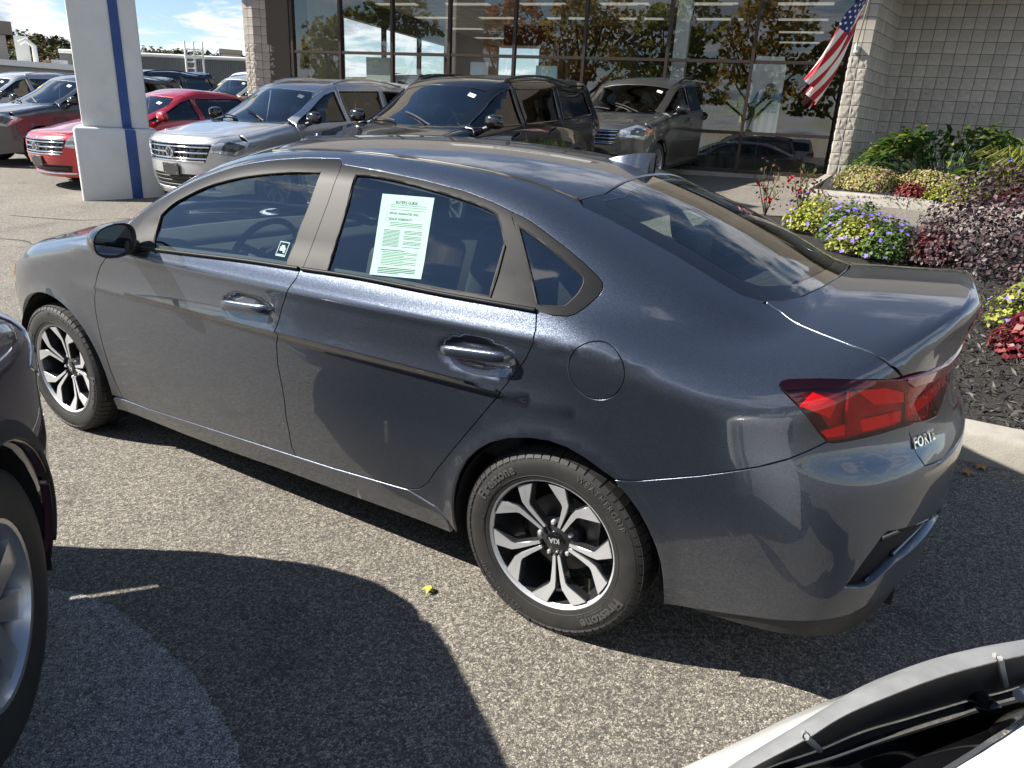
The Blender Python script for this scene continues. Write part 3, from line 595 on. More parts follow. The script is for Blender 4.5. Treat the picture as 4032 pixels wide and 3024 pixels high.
for k in range(9):                                           # heater wires just inside the rear window
    zq = 1.165 + k*.024; xs = [];
    pts = []
    for y in np.linspace(-.44, .44, 9):
        q = np.array(top_pt(HF, -.50 + k*.06 + .1*(y/.5)**2, y)); n = HF.N(q[None])[0]; pts.append(tuple(q - n*.006))
    ht.tube(pts, .0008, 3, False)
ht.build('heater_wire', mat('heater wire', (.10, .035, .015), .5), rwin)
tl_edge = [(q[0], q[1]-.0, q[2]) for q in S['trunkgap'][1:]]
tl_half = [(q[0]-.004, q[1], q[2]) for q in gb[::-1]] + [(-.452, .535, 1.112)] + tl_edge + [S['lampintop'][1], S['lampintop'][2], (-.965, .20, .995), (-.972, 0, .995)]
tb_half = tl_half
panel(HF, 'trunk_lid', [tb_half + mirp(tb_half)[1:-1]], (-.75, 0, 1), p_m, hero, res=.028)
# lamps on the quarter and the boot, red strip between
lampo = [S['lamp'][i] for i in range(0, 7)] + [S['lamp'][i] for i in range(7, 19)]
LD = (-.9, 1, .25)
tlm, tlm2 = panel(HF, 'tail_light', [lampo], LD, MT['lamplens'], hero, mirror=True, res=.025, off=.004, gap=.002, depth=.02, round_=.004)
panel(HF, 'lamp_housing', [lampo], LD, MT['lampdark'], tlm, res=.025, off=-.020, gap=.001, depth=0)
panel(HF, 'lamp_hood', [[L_q for L_q in lampo[0:7]] + [lampo[7], tuple(np.array(lampo[7])-np.array((0, 0, .022))), tuple(np.array(lampo[5])-np.array((0, 0, .020))), tuple(np.array(lampo[3])-np.array((-.01, 0, .018))), tuple(np.array(lampo[0])+np.array((-.012, 0, -.004)))]], LD, MT['frit'], tlm, res=.025, off=-.004, gap=.0, depth=.004)
def lerp3(a, b, t): return tuple(np.array(a)*(1-t)+np.array(b)*t)
L_ = S['lamp']; lc = np.mean(np.array(L_), 0)
shr = lambda t, off=(0, 0, 0): [tuple(np.array(q)*(1-t)+lc*t+np.array(off)) for q in L_[:-1]]
tip = (-.592, .822, .956); bt = (-.712, .792, .845); br = (-.874, .585, .866); tr = (-.862, .59, .962)
refl = [lerp3(bt, br, .02), lerp3(bt, br, .96), lerp3(lerp3(bt, br, .96), tr, .30), lerp3(bt, tr, .34), lerp3(bt, tip, .12)]
panel(HF, 'lamp_reflector', [refl], LD, MT['lampred'], tlm, res=.03, off=-.009, gap=0, depth=.008)
sig = [lerp3(tip, tr, .30), lerp3(tip, tr, .56), lerp3(bt, br, .50), lerp3(bt, br, .22)]
panel(HF, 'lamp_light_bar', [[lerp3(tip, bt, .30), lerp3(tip, tr, .18), lerp3(lerp3(tip, tr, .36), bt, .22), lerp3(lerp3(tip, bt, .52), br, .18)]], LD, MT['lampred'], tlm, res=.03, off=-.007, gap=0, depth=.010)
panel(HF, 'lamp_light_bar', [[lerp3(tip, tr, .50), lerp3(tip, tr, .97), lerp3(lerp3(tr, br, .46), tip, .0), lerp3(lerp3(tip, tr, .44), br, .42)]], LD, MT['lampred'], tlm, res=.03, off=-.008, gap=0, depth=.010)
panel(HF, 'lamp_light_bar', [[lerp3(tip, tr, .42), lerp3(tip, tr, .47), lerp3(bt, br, .40), lerp3(bt, br, .22)]], LD, MT['lampclear'], tlm, res=.03, off=-.003, gap=0, depth=.014)
inl = S['lampin']; inb = S['lampinbot']
bl = [(-.872, .566, .957), inl[1], inl[2], (-.958, .27, .962), (-.95, .27, .90), inb[2], inb[1], (-.886, .562, .861)]
bkl, bkl2 = panel(HF, 'trunk_light', [bl], (-1, .5, .1), MT['lamplens'], hero, mirror=True, res=.025, off=.003, gap=.002, depth=.02, round_=.003)
st = [S['lampintop'][0], S['lampintop'][1], S['lampintop'][2], (-.965, .20, .993), (-.972, -.0, .993)]
st2 = [(-.974, 0, .972), (-.962, .22, .968), inl[2], inl[1], (-.870, .570, .963)]
panel(HF, 'lamp_housing', [bl], (-1, .5, .1), MT['lampdark'], bkl, res=.03, off=-.016, gap=.001, depth=0)
panel(HF, 'lamp_light_bar', [[lerp3(bl[0], bl[7], .55), lerp3(bl[3], bl[4], .5), lerp3(bl[4], bl[3], .05), lerp3(bl[7], bl[0], .12)]], (-1, .5, .1), MT['lampred'], bkl, res=.03, off=-.006, gap=0, depth=.008)
sth = st + st2
sfull = st + mirp(st)[1:] + [(q[0], -q[1], q[2]) for q in st2[::-1]] + st2[1:]
panel(HF, 'light_strip', [sfull], (-1, 0, .6), MT['lampdark'], hero, res=.03, off=.009, gap=.0015, depth=.02, round_=.004)
# rear face of the boot lid under the lamps
rf = [(-.958, .266, .960), (-.972, 0, .968)]
tlw = [S['trunklow'][i] for i in range(5)]
rfl = [(-.972, 0, .968), (-.958, .266, .960), (-.95, .266, .898), inb[2], inb[1], (-.887, .560, .858)] + tlw[1:] + [(-.974, .44, .735), (-1.02, .2, .735), (-1.03, 0, .735)]
panel(HF, 'trunk_panel', [rfl + mirp(rfl)[1:-1]], (-1, 0, .12), p_m, hero, res=.03)
bx = [S['trunklow'][4], (-.974, .44, .731), (-1.02, .2, .731), (-1.035, -.0022, .731)]
lowc = [(-1.02, 0, .405), (-1.0, .32, .402), (-.955, .57, .392), (-.892, .699, .375), (-.848, .756, .352), (-.76, .818, .333), (-.612, .847, .300), (-.461, .850, .262)]
low = [(-1.02, -.0026, .405)] + lowc[1:] + [(-.373, .856, .245)]
ar2 = [q for q in arch_r if q[0] < -.19][::-1]
bmp = S['bumpgap'] + [S['lamp'][i] for i in (13, 12, 11, 10, 9)] + tlw[1:4] + bx + low + ar2
vent = S['vent']
vent = [vent[i] for i in range(len(vent))]
b1_, b2_ = panel(HF, 'rear_bumper', [bmp, vent], (-1, 1.0, .18), p_m, hero, mirror=True, res=.026, depth=.03)
for par, sg in ((b1_, 1), (b2_, -1)):
    vv = [np.array(q) for q in vent]; V, Fc, N = panel_geo(HF, [vent], (-1, 1.0, .18), off=-.028, gap=0, res=.04, depth=0)
    mesh('bumper_vent', V*np.array([1, sg, 1]), Fc if sg > 0 else [q[::-1] for q in Fc], MT['dark'], par, normals=N*np.array([1, sg, 1]))
    vb = MB(); ctr = np.mean(vv, 0)
    p0, p1 = np.array(vent[2])*.96+ctr*.04, np.array(vent[5])*.9+ctr*.1
    q0, q1 = np.array(vent[0])*.8+ctr*.2, np.array(vent[7])*.7+ctr*.3
    for (a, b), r in (((p0+(-.004, .0, -.012), p1), .010), ((q1, p1), .008), ((np.array(vent[8]), np.array(vent[6])), .006)):
        vb.tube([(a*(1-t)+b*t)*np.array([1, sg, 1]) - np.array([-.012, .012*sg, 0]) for t in np.linspace(0, 1, 6)], r, 8)
    vb.build('vent_blade', MT['blackgloss'], par, 60)
vlo = [(-.47, .84, .252), (-.62, .84, .262), (-.76, .81, .272), (-.85, .74, .275), (-.92, .60, .28), (-.965, .35, .285), (-.975, -.0026, .285)]
vpoly = [(q[0], q[1], q[2]-.004) for q in ([(-1.02, -.0026, .405)] + lowc[1:])] + vlo
panel(HF, 'rear_valance', [vpoly], (-1, 1.0, .18), MT['blackplastic'], hero, mirror=True, res=.05, off=-.006, gap=0, depth=.02)
# letters on the boot
V, Fc = text_geo('FORTE', .038, .0025, 3, .25, 1.05, .001)
vt = []
for x, y, z in V:
    yy = .508 - x; q = HF.cast(np.array([[-1.6, yy, .80+y]]), (1, 0, 0), 0, 1.2, 40)[0][0]; n = HF.N(q[None])[0]; vt.append(tuple(q + n*(z+.003)))
mesh('badge', vt, Fc, MT['chrome'], hero)
# side windows
fgl, rgl, tri, qgl = S['fglass'], S['rglass'], S['tri'], S['qglass']
fgl = fgl[:2] + smooth_line(fgl[2:12], 4) + fgl[12:]; rgl = smooth_line(rgl[:7], 4) + rgl[7:]; qgl = smooth_line(qgl[:10], 3) + qgl[10:]
bgu = S['bgapu']
fr1 = [q for q in frametop if q[0] > 1.06] + bgu + [q for q in b1[::-1] if 1.06 < q[0] < 1.9] + [side_pt(HF, 1.97, .985), side_pt(HF, 2.08, .965), side_pt(HF, 2.16, .95), side_pt(HF, 2.185, .985)]
fr2 = [bgu[0]] + [q for q in frametop if q[0] < 1.0] + [(.285, .716, 1.283), (.205, .775, 1.19), (.150, .815, 1.11), (.111, .858, 1.046)] + [q for q in b2[::-1] if .12 < q[0] < 1.03] + bgu[::-1][:-1]
w1, w1b = panel(HF, 'window_frame', [fr1, fgl], SD, MT['satin'], hero, mirror=True, res=.06, gap=.0015, depth=.02)
w2, w2b = panel(HF, 'window_frame', [fr2, rgl, tri], SD, MT['satin'], hero, mirror=True, res=.06, gap=.0015, depth=.02)
qt = S['qtrim'] + [(.117, .853, 1.048), (.158, .812, 1.112), (.213, .771, 1.19), (.290, .711, 1.29)]
w3, w3b = panel(HF, 'window_frame', [qt, qgl], SD, MT['satin'], hero, mirror=True, res=.06, gap=.0015, depth=.02)
SDW = (0, 1, .3)
for par, par2, lp, m, nm in ((w1, w1b, fgl, MT['glass_f'], 'side_window'), (w2, w2b, rgl, MT['glass_r'], 'side_window'), (w3, w3b, qgl, MT['glass_r'], 'side_window')):
    panel(HF, nm, [lp], SDW, m, par, mirror=par2, res=.06, gap=-.006, off=-.007, depth=0)
panel(HF, 'window_corner', [tri], SDW, MT['satin'], w2, mirror=w2b, res=.06, gap=-.003, off=-.004, depth=0)
for lp, par in ((fgl, w1), (rgl, w2), (qgl, w3)):           # rubber round each pane
    sb = MB(); pts = resample(lp, .02); nn_ = HF.N(pts); sb.tube([tuple(p - n*.004) for p, n in zip(pts, nn_)] + [tuple(pts[0]-nn_[0]*.004)], .0045, 6); sb.build('window_seal', MT['seal'], par, 60)
bs = MB(); zt = .0105
for seg in ([side_pt(HF, 1.93, .997)] + [q for q in belt if q[0] > 1.1] + [lerp3(belt[2], belt[3], .97)], [q for q in belt if q[0] < 1.04]):
    pts = smooth_line([(q[0], q[1], q[2]+.006) for q in seg], 5); bs = MB(); bs.tube([tuple(np.array(p) + HF.N(np.array(p)[None])[0]*.001) for p in pts], .0075, 8); bs.build('belt_molding', MT['satin'], hero, 60); mesh('belt_molding', [(v[0], -v[1], v[2]) for v in bs.V], [q[::-1] for q in bs.F], MT['satin'], hero)
# seal backing behind every shut line, wheel housings, floor
sk = MB()
def back_strip(line, d, w=.03, dep=.016):
    pts = np.array(smooth_line(line, 3)); n = HF.N(pts); tg = np.gradient(pts, axis=0); tg /= np.maximum(np.linalg.norm(tg, axis=1, keepdims=True), 1e-9); c = np.cross(tg, n)
    a = pts - n*dep + c*w; b = pts - n*dep - c*w; k = len(pts); V = list(a)+list(b)
    for sg in (1, -1): sk.add([(v[0], v[1]*sg, v[2]) for v in V], [(i, i+1, k+i+1, k+i) for i in range(k-1)])
for ln in (fg, mg, rg, S['bumpgap'], S['trunkgap'], db, S['trunklow'], hoodl, S['lampin'], S['lampinbot'], gb, gl_edge, [L_[i] for i in range(14, 19)] + L_[:8], bgu, frametop, ditch, belt[:4], belt[4:], S['qtrim'], A_low): back_strip(ln, 0)
back_strip([fuel[i] for i in range(len(fuel))] + [fuel[0]], 0, .02, .012)
sk.build('shut_line_seal', MT['seal'], hero)
for wx in (0., 2.70):
    for sg in (1, -1):
        lb = MB(); n = 28; prof = [(.362, .30 if wx == 0 else .32)]
        V = []
        for i in range(n+1):
            a = R_(-15 + 210*i/n); V += [(wx+.358*math.cos(a), .875*sg, .325+.358*math.sin(a)), (wx+.362*math.cos(a), .55*sg, .325+.362*math.sin(a))]
        lb.add(V, [(2*i, 2*i+1, 2*i+3, 2*i+2) for i in range(n)])
        b = len(lb.V); lb.add([(wx, .55*sg, .325)] + [(wx+.362*math.cos(R_(-15+210*i/n)), .55*sg, .325+.362*math.sin(R_(-15+210*i/n))) for i in range(n+1)], [(0, i+1, i+2) for i in range(n)])
        lb.build('wheel_housing', MT['dark'], hero)
fl = MB(); fl.box((1.35, 0, .25), (3.9, 1.0, .04)); fl.box((1.36, 0, .25), (1.9, 1.60, .045)); fl.box((-.70, 0, .35), (.36, 1.3, .03)); fl.box((-.9, 0, .42), (.1, 1.0, .3))
fl.build('floor_pan', MT['dark'], hero)
# wheels
wheel_hero(hero, 0, .782, 1, 68); wheel_hero(hero, 2.70, .782, 1, 80, 155, -35)
wheel_hero(hero, 0, -.782, -1, 20); wheel_hero(hero, 2.70, -.782, -1, 40)
# door handles
def handle(x0, x1, z0, z1, par, sg=1):
    V = []; n = 22; m = 12
    for i in range(n+1):
        t = i/n; x = x0+(x1-x0)*t; z = z0+(z1-z0)*t; e = (1-abs(2*t-1)**5)
        y = HF.W(x)+HF.V(z)+.006 + .024*e**.5; rz_ = .004+.0145*max(e, 0)**.5; ry = .004+.0075*e**.5
        for k in range(m):
            a = 2*math.pi*k/m; ca, sa = math.cos(a), math.sin(a); V.append((x, (y + ry*math.copysign(abs(ca)**.7, ca))*sg, z + rz_*math.copysign(abs(sa)**.7, sa)))
    Fc = [(i*m+k, i*m+(k+1) % m, (i+1)*m+(k+1) % m, (i+1)*m+k) for i in range(n) for k in range(m)] + [tuple(range(m)), tuple(range(n*m, n*m+m))]
    if sg < 0: Fc = [q[::-1] for q in Fc]
    return auto_smooth(mesh('door_handle', V, Fc, p_m, par), 60)
for k, sg in ((0, 1), (1, -1)):
    handle(1.418, 1.150, .866, .884, fdo[k], sg); handle(.405, .148, .889, .913, rdo[k], sg)
# door mirrors
def mirror(sg):
    hb = MB(); n, m = 22, 28; V = []
    cx, cy, cz = 1.925, .985, 1.042
    for i in range(n+1):
        ph = math.pi/2*i/n                                  # from the rim (0) to the front pole
        for k in range(m):
            a = 2*math.pi*k/m; ca, sa = math.cos(a), math.sin(a)
            yy = math.copysign(abs(ca)**.72, ca)*.102; z_ = math.copysign(abs(sa)**.78, sa)*.066 + .012*ca*-1*0
            z_ += -.10*yy*.9 if False else 0
            tap = 1 - .18*max(0, ca)                        # lower towards the outer end
            V.append((cx + .115*math.sin(ph) - .03*yy/.1*0 - .35*max(0, yy)*0, (cy + yy*math.cos(ph)**.75), cz + z_*tap*math.cos(ph)**.75 + .006*ca*-1))
    V = [(x - .22*(y-cy), y*sg, z) for x, y, z in V]
    Fc = [(i*m+k, (i+1)*m+k, (i+1)*m+(k+1) % m, i*m+(k+1) % m) for i in range(n) for k in range(m)]
    if sg < 0: Fc = [q[::-1] for q in Fc]
    hb.add(V, Fc); root = hb.build('side_mirror', MT['blackgloss'], hero, 70)
    ring = [Vector(V[k]) for k in range(m)]; c = sum(ring, Vector())/m
    inn = [c + (p-c)*.90 + Vector((.004, 0, 0)) for p in ring]; inn2 = [c + (p-c)*.87 + Vector((.012, 0, 0)) for p in ring]
    rb = MB(); rb.add(ring+inn+inn2, [(k, (k+1) % m, m+(k+1) % m, m+k) for k in range(m)] + [(m+k, m+(k+1) % m, 2*m+(k+1) % m, 2*m+k) for k in range(m)]); rb.build('mirror_rim', MT['blackplastic'], root, 40)
    gb_ = MB(); gb_.add(inn2, [tuple(range(m))]); gb_.build('mirror_glass', MT['mirror'], root)
    ab = MB(); ab.tube([(1.97, .93*sg, 1.01), (1.975, .90*sg, 1.0), (1.98, .865*sg, .995)], [.035, .03, .034], 10); ab.build('mirror_arm', MT['blackplastic'], root, 60)
MT['mirror'] = mat('mirror glass', (.55, .6, .63), .02, 1.)
mirror(1); mirror(-1)
# antenna fin
fn = MB(); pr = [(.30, 0.), (.25, .022), (.19, .048), (.13, .068), (.112, .069), (.128, .035), (.125, 0)]
Vf = []
for x, h in pr:
    zt_ = top_pt(HF, x, 0)[2]-.003; wd_ = .030*(1-h/.075)*(1 if x < .29 else .1)+.0025
    Vf += [(x, wd_, zt_+h), (x, -wd_, zt_+h)]
kf = len(pr); 
fn.add(Vf, [(2*i, 2*i+2, 2*i+3, 2*i+1) for i in range(kf-1)]); bz = [top_pt(HF, x, 0)[2]-.003 for x, h in pr]
Vs = []
for x, h in pr: Vs.append((x, h))
for sg in (1, -1):
    b0 = len(fn.V); lo_ = [(x, sg*(.034 if .14 < x < .28 else .01), top_pt(HF, x, .03)[2]-.003) for x, h in pr]; hi_ = [(x, sg*(.030*(1-h/.075)*(1 if x < .29 else .1)+.0025), top_pt(HF, x, 0)[2]-.003+h) for x, h in pr]
    fn.add(lo_+hi_, [(i, i+1, kf+i+1, kf+i) if sg > 0 else (i, kf+i, kf+i+1, i+1) for i in range(kf-1)])
fn.build('antenna_fin', p_m, hero, 50)
# cabin
def seat(x, y, w, bench=False):
    b = MB(); b.box((x+.02, y, .52), (.50, w, .16)); b.box((x-.26, y, .83), (.14, w, .56), M=Matrix.Rotation(R_(-14), 4, 'Y'))
    o = bevel(b.build('seat', MT['seat'], hero), .045, 3)
    for yy in ([y] if not bench else [y-.42, y, y+.42]):
        hd = MB(); hd.box((x-.335 if not bench else x-.33, yy, 1.205 if not bench else 1.15), (.09, .25, .17)); bevel(hd.build('headrest', MT['seat'], o), .035, 3)
        st_ = MB(); [st_.tube([(x-.32, yy+k, 1.0), (x-.33, yy+k, 1.16)], .006, 6) for k in (-.05, .05)]; st_.build('headrest_post', MT['chrome'], o)
seat(1.22, .37, .50); seat(1.22, -.37, .50); seat(.26, 0, 1.30, True)
d_ = MB(); d_.box((2.12, 0, .82), (.50, 1.42, .26)); d_.box((2.35, 0, .93), (.5, 1.3, .1)); d_.box((1.6, 0, .5), (1.0, .22, .36)); bevel(d_.build('dashboard', MT['seat'], hero), .05, 3)
sw = MB(); cs = Vector((1.80, .37, .93)); ax = Matrix.Rotation(R_(66), 3, 'Y')
sw.tube([tuple(cs + ax @ Vector((.18*math.cos(a), .18*math.sin(a), 0))) for a in np.linspace(0, 2*math.pi, 33)], .015, 8)
for a in (R_(0), R_(115), R_(245)): sw.tube([tuple(cs), tuple(cs + ax @ Vector((.175*math.cos(a), .175*math.sin(a), 0)))], .016, 6)
sw.tube([tuple(cs), tuple(cs+Vector((.28, 0, -.12)))], .04, 8); sw.build('steering_wheel', MT['seat'], hero, 50)
for sg in (1, -1):
    dp = MB(); dp.box((1.6, .80*sg, .74), (1.0, .05, .42)); dp.box((.58, .80*sg, .74), (.85, .05, .42)); dp.box((1.03, .74*sg, .85), (.12, .08, .5)); bevel(dp.build('door_lining', MT['seat'], hero), .02, 2)
ps = MB(); ps.box((-.22, 0, 1.06), (.42, 1.2, .03)); ps.build('parcel_shelf', MT['seat'], hero)
hl_ = MB(); q = [(x, y) for x in np.linspace(.2, 1.5, 8) for y in np.linspace(-.5, .5, 7)]
hl_.add([(x, y, top_pt(HF, x, y)[2]-.035) for x, y in q], [(i*7+j, i*7+j+1, (i+1)*7+j+1, (i+1)*7+j) for i in range(7) for j in range(6)]); hl_.build('headlining', MT['liner'], hero, 60)
# ---------------------------------------------------------------- other vehicles
MT['carglass'] = glass('dark car glass', (.10, .12, .13), 1.9)
MT['windglass'] = glass('car windscreen glass', (.30, .36, .36), 2.3)
MT['lens'] = mat('clear headlamp', (.42, .45, .48), .06, .55, 1.)
MT['taillens'] = mat('red tail lens', (.30, .01, .012), .08, 0, 1.)
MT['plate'] = vary(mat('blank plate', (.025, .025, .027), .5), 3, [(.3, (.02, .02, .021)), (.7, (.035, .035, .036))])
class CarForm(Form): pass
def car_form(w, Ht, xr, xf, wb, rw, hood_f, hood_r, cowl, hdr, belt, tail, zb=.22, tum=1.):
    f = CarForm(); h = w/2
    f.W = Spl((xr-.3, h-.04), (0, h), (wb*.5, h-.008), (wb, h), (xf+.2, h-.04))
    f.V = Spl((.1, -.10), (.25, -.05), (.4, -.022), (.6, -.006), (belt-.22, 0), (belt-.08, -.004), (belt-.02, -.022), (belt+.06, -.07), (belt+.2, -.2), (Ht, -.6))
    f.XR = Spl((.1, xr+.16), (.3, xr+.06), (.55, xr), (.75, xr+.02), (belt, xr+.06), (Ht, xr+.12))
    f.XF = Spl((.1, xf-.16), (.3, xf-.05), (.5, xf), (hood_f-.25, xf-.005), (hood_f-.05, xf-.06), (hood_f+.1, xf-.22), (Ht, xf-.8))
    if tail == 'suv': f.ZC = Spl((xr-.1, belt+.02), (0, belt+.08), (cowl-.5, belt+.08), (cowl, hood_r), (xf-.45, hood_f+.055), (xf-.12, hood_f-.005), (xf+.1, hood_f-.12))
    else: f.ZC = Spl((xr-.1, tail-.02), (xr+.1, tail+.01), (xr+.5, tail-.01), (0.1, belt+.06), (cowl-.5, belt+.08), (cowl, hood_r), (xf-.45, hood_f+.055), (xf-.12, hood_f-.005), (xf+.1, hood_f-.12))
    f.CR = Spl((xr-.1, .10), (0, .02), (cowl-.5, .0), (cowl, .03), (xf-.4, .07), (xf, .09))
    f.KD = Spl((xr, .05), (0, .06), (cowl, .06), (xf-.3, .09), (xf, .06))
    f.GZ = Spl((belt-.15, h-.02), (belt, h-.04), (belt+.12, h-.075*tum-.01), (Ht-.22, h-.17*tum-.02), (Ht-.08, h-.225*tum-.03), (Ht, h-.30*tum-.03))
    f.GX = Spl((xr, .93), (0, 1.), (cowl-.8, 1.), (cowl, .96), (xf, .8))
    if tail == 'suv': f.RC = Spl((xr-.25, belt-.5), (xr+.03, belt+.02), (xr+.2, Ht-.14), (xr+.42, Ht-.055), (.3, Ht-.01), (1.0, Ht), (hdr-.35, Ht-.02), (hdr, Ht-.085), (hdr+.35, Ht-.27), (cowl, hood_r+.02), (cowl+.35, hood_r-.22))
    else: f.RC = Spl((xr-.1, tail-.5), (xr+.35, tail-.1), (xr+.55, tail+.01), (-.05, Ht-.17), (.35, Ht-.055), (.75, Ht-.01), (1.1, Ht), (hdr-.25, Ht-.02), (hdr, Ht-.07), (hdr+.35, Ht-.22), (cowl, hood_r+.02), (cowl+.35, hood_r-.22))
    f.RCR = .10; f.xcr = xr+.75; f.xcf = xf-.85; f.nr = 4.; f.nf = 3.; f.m = 2.3
    f.bow_f, f.bow_r, f.xbf, f.xbr = .30, -.12, hdr-.5, .2
    f.zb = zb; f.zgr = belt-.15; f.kun = .03; f.kroof = .07
    f.arches = ((0, rw+.01, rw+.045, .016), (wb, rw+.01, rw+.045, .016))
    f.p = dict(w=w, Ht=Ht, xr=xr, xf=xf, wb=wb, rw=rw, hood_f=hood_f, hood_r=hood_r, cowl=cowl, hdr=hdr, belt=belt, tail=tail)
    return f
def simple_wheel(parent, x, y, sg, R, w, spokes, style, m=None, rimr=.70):
    rim = R*rimr; rb = MB(); rb.lathe([(rim+.004, w*.40), (rim+.006, w*.46), (rim-.006, w*.45), (rim-.014, w*.36), (rim-.03, .0), (rim-.02, -w*.4)], 36)
    root = rb.build('wheel', m or MT['silver'], parent, 40); root.location = (x, y, R); root.rotation_euler = (0, 0, 0 if sg > 0 else math.pi)
    tb = MB(); tyre_mesh(tb, R, w, rim, 44); tb.build('tyre', MT['rubber'], root, 40)
    for k in range(spokes):
        a = 2*math.pi*k/spokes + .3; ca, sa = math.cos(a), math.sin(a); sb = MB()
        if style == 'split': polys = [[(.01, .06), (.035, .07), (.085, rim-.005), (.04, rim)], [(-.01, .06), (-.04, rim), (-.085, rim-.005), (-.035, .07)]]
        else: polys = [[(-.026, .06), (.026, .06), (.042, rim-.004), (-.042, rim-.004)]]
        for pl in polys: sb.prism(pl, w*.18, w*.34, lambda u, v, h: (-(v*ca-u*sa), h + .05*(v/rim)*w*.9, v*sa+u*ca))
        sb.build('spoke', m or MT['silver'], root)
    hb = MB(); hb.lathe([(0, w*.37), (.03, w*.37), (.036, w*.33), (.075, w*.28), (.08, 0)], 20); hb.build('hub', MT['alloy_d'], root, 40)
    db = MB(); db.lathe([(.0, -w*.05), (rim*.75, -w*.05), (rim*.75, -w*.2)], 28); db.build('brake_disc', MT['disc'], root, 40)
    return root
def side_line(f, pts): return [tuple(q) for q in f.cast(np.array([[x, 1.7, z] for x, z in pts], float), (0, -1, 0), 0, 1.7, 28)[0]]
def top_line(f, pts): return [tuple(q) for q in f.cast(np.array([[x, y, 2.3] for x, y in pts], float), (0, 0, -1), 0, 2.2, 34)[0]]
def front_line(f, pts): return [tuple(q) for q in f.cast(np.array([[f.p['xf']+.4, y, z] for y, z in pts], float), (-1, 0, 0), 0, 2., 30)[0]]
def rear_line(f, pts): return [tuple(q) for q in f.cast(np.array([[f.p['xr']-.4, y, z] for y, z in pts], float), (1, 0, 0), 0, 2., 30)[0]]
def arc(cx, cz, r, a0, a1, n): return [(cx+r*math.cos(R_(a0+(a1-a0)*i/n)), cz+r*math.sin(R_(a0+(a1-a0)*i/n))) for i in range(n+1)]
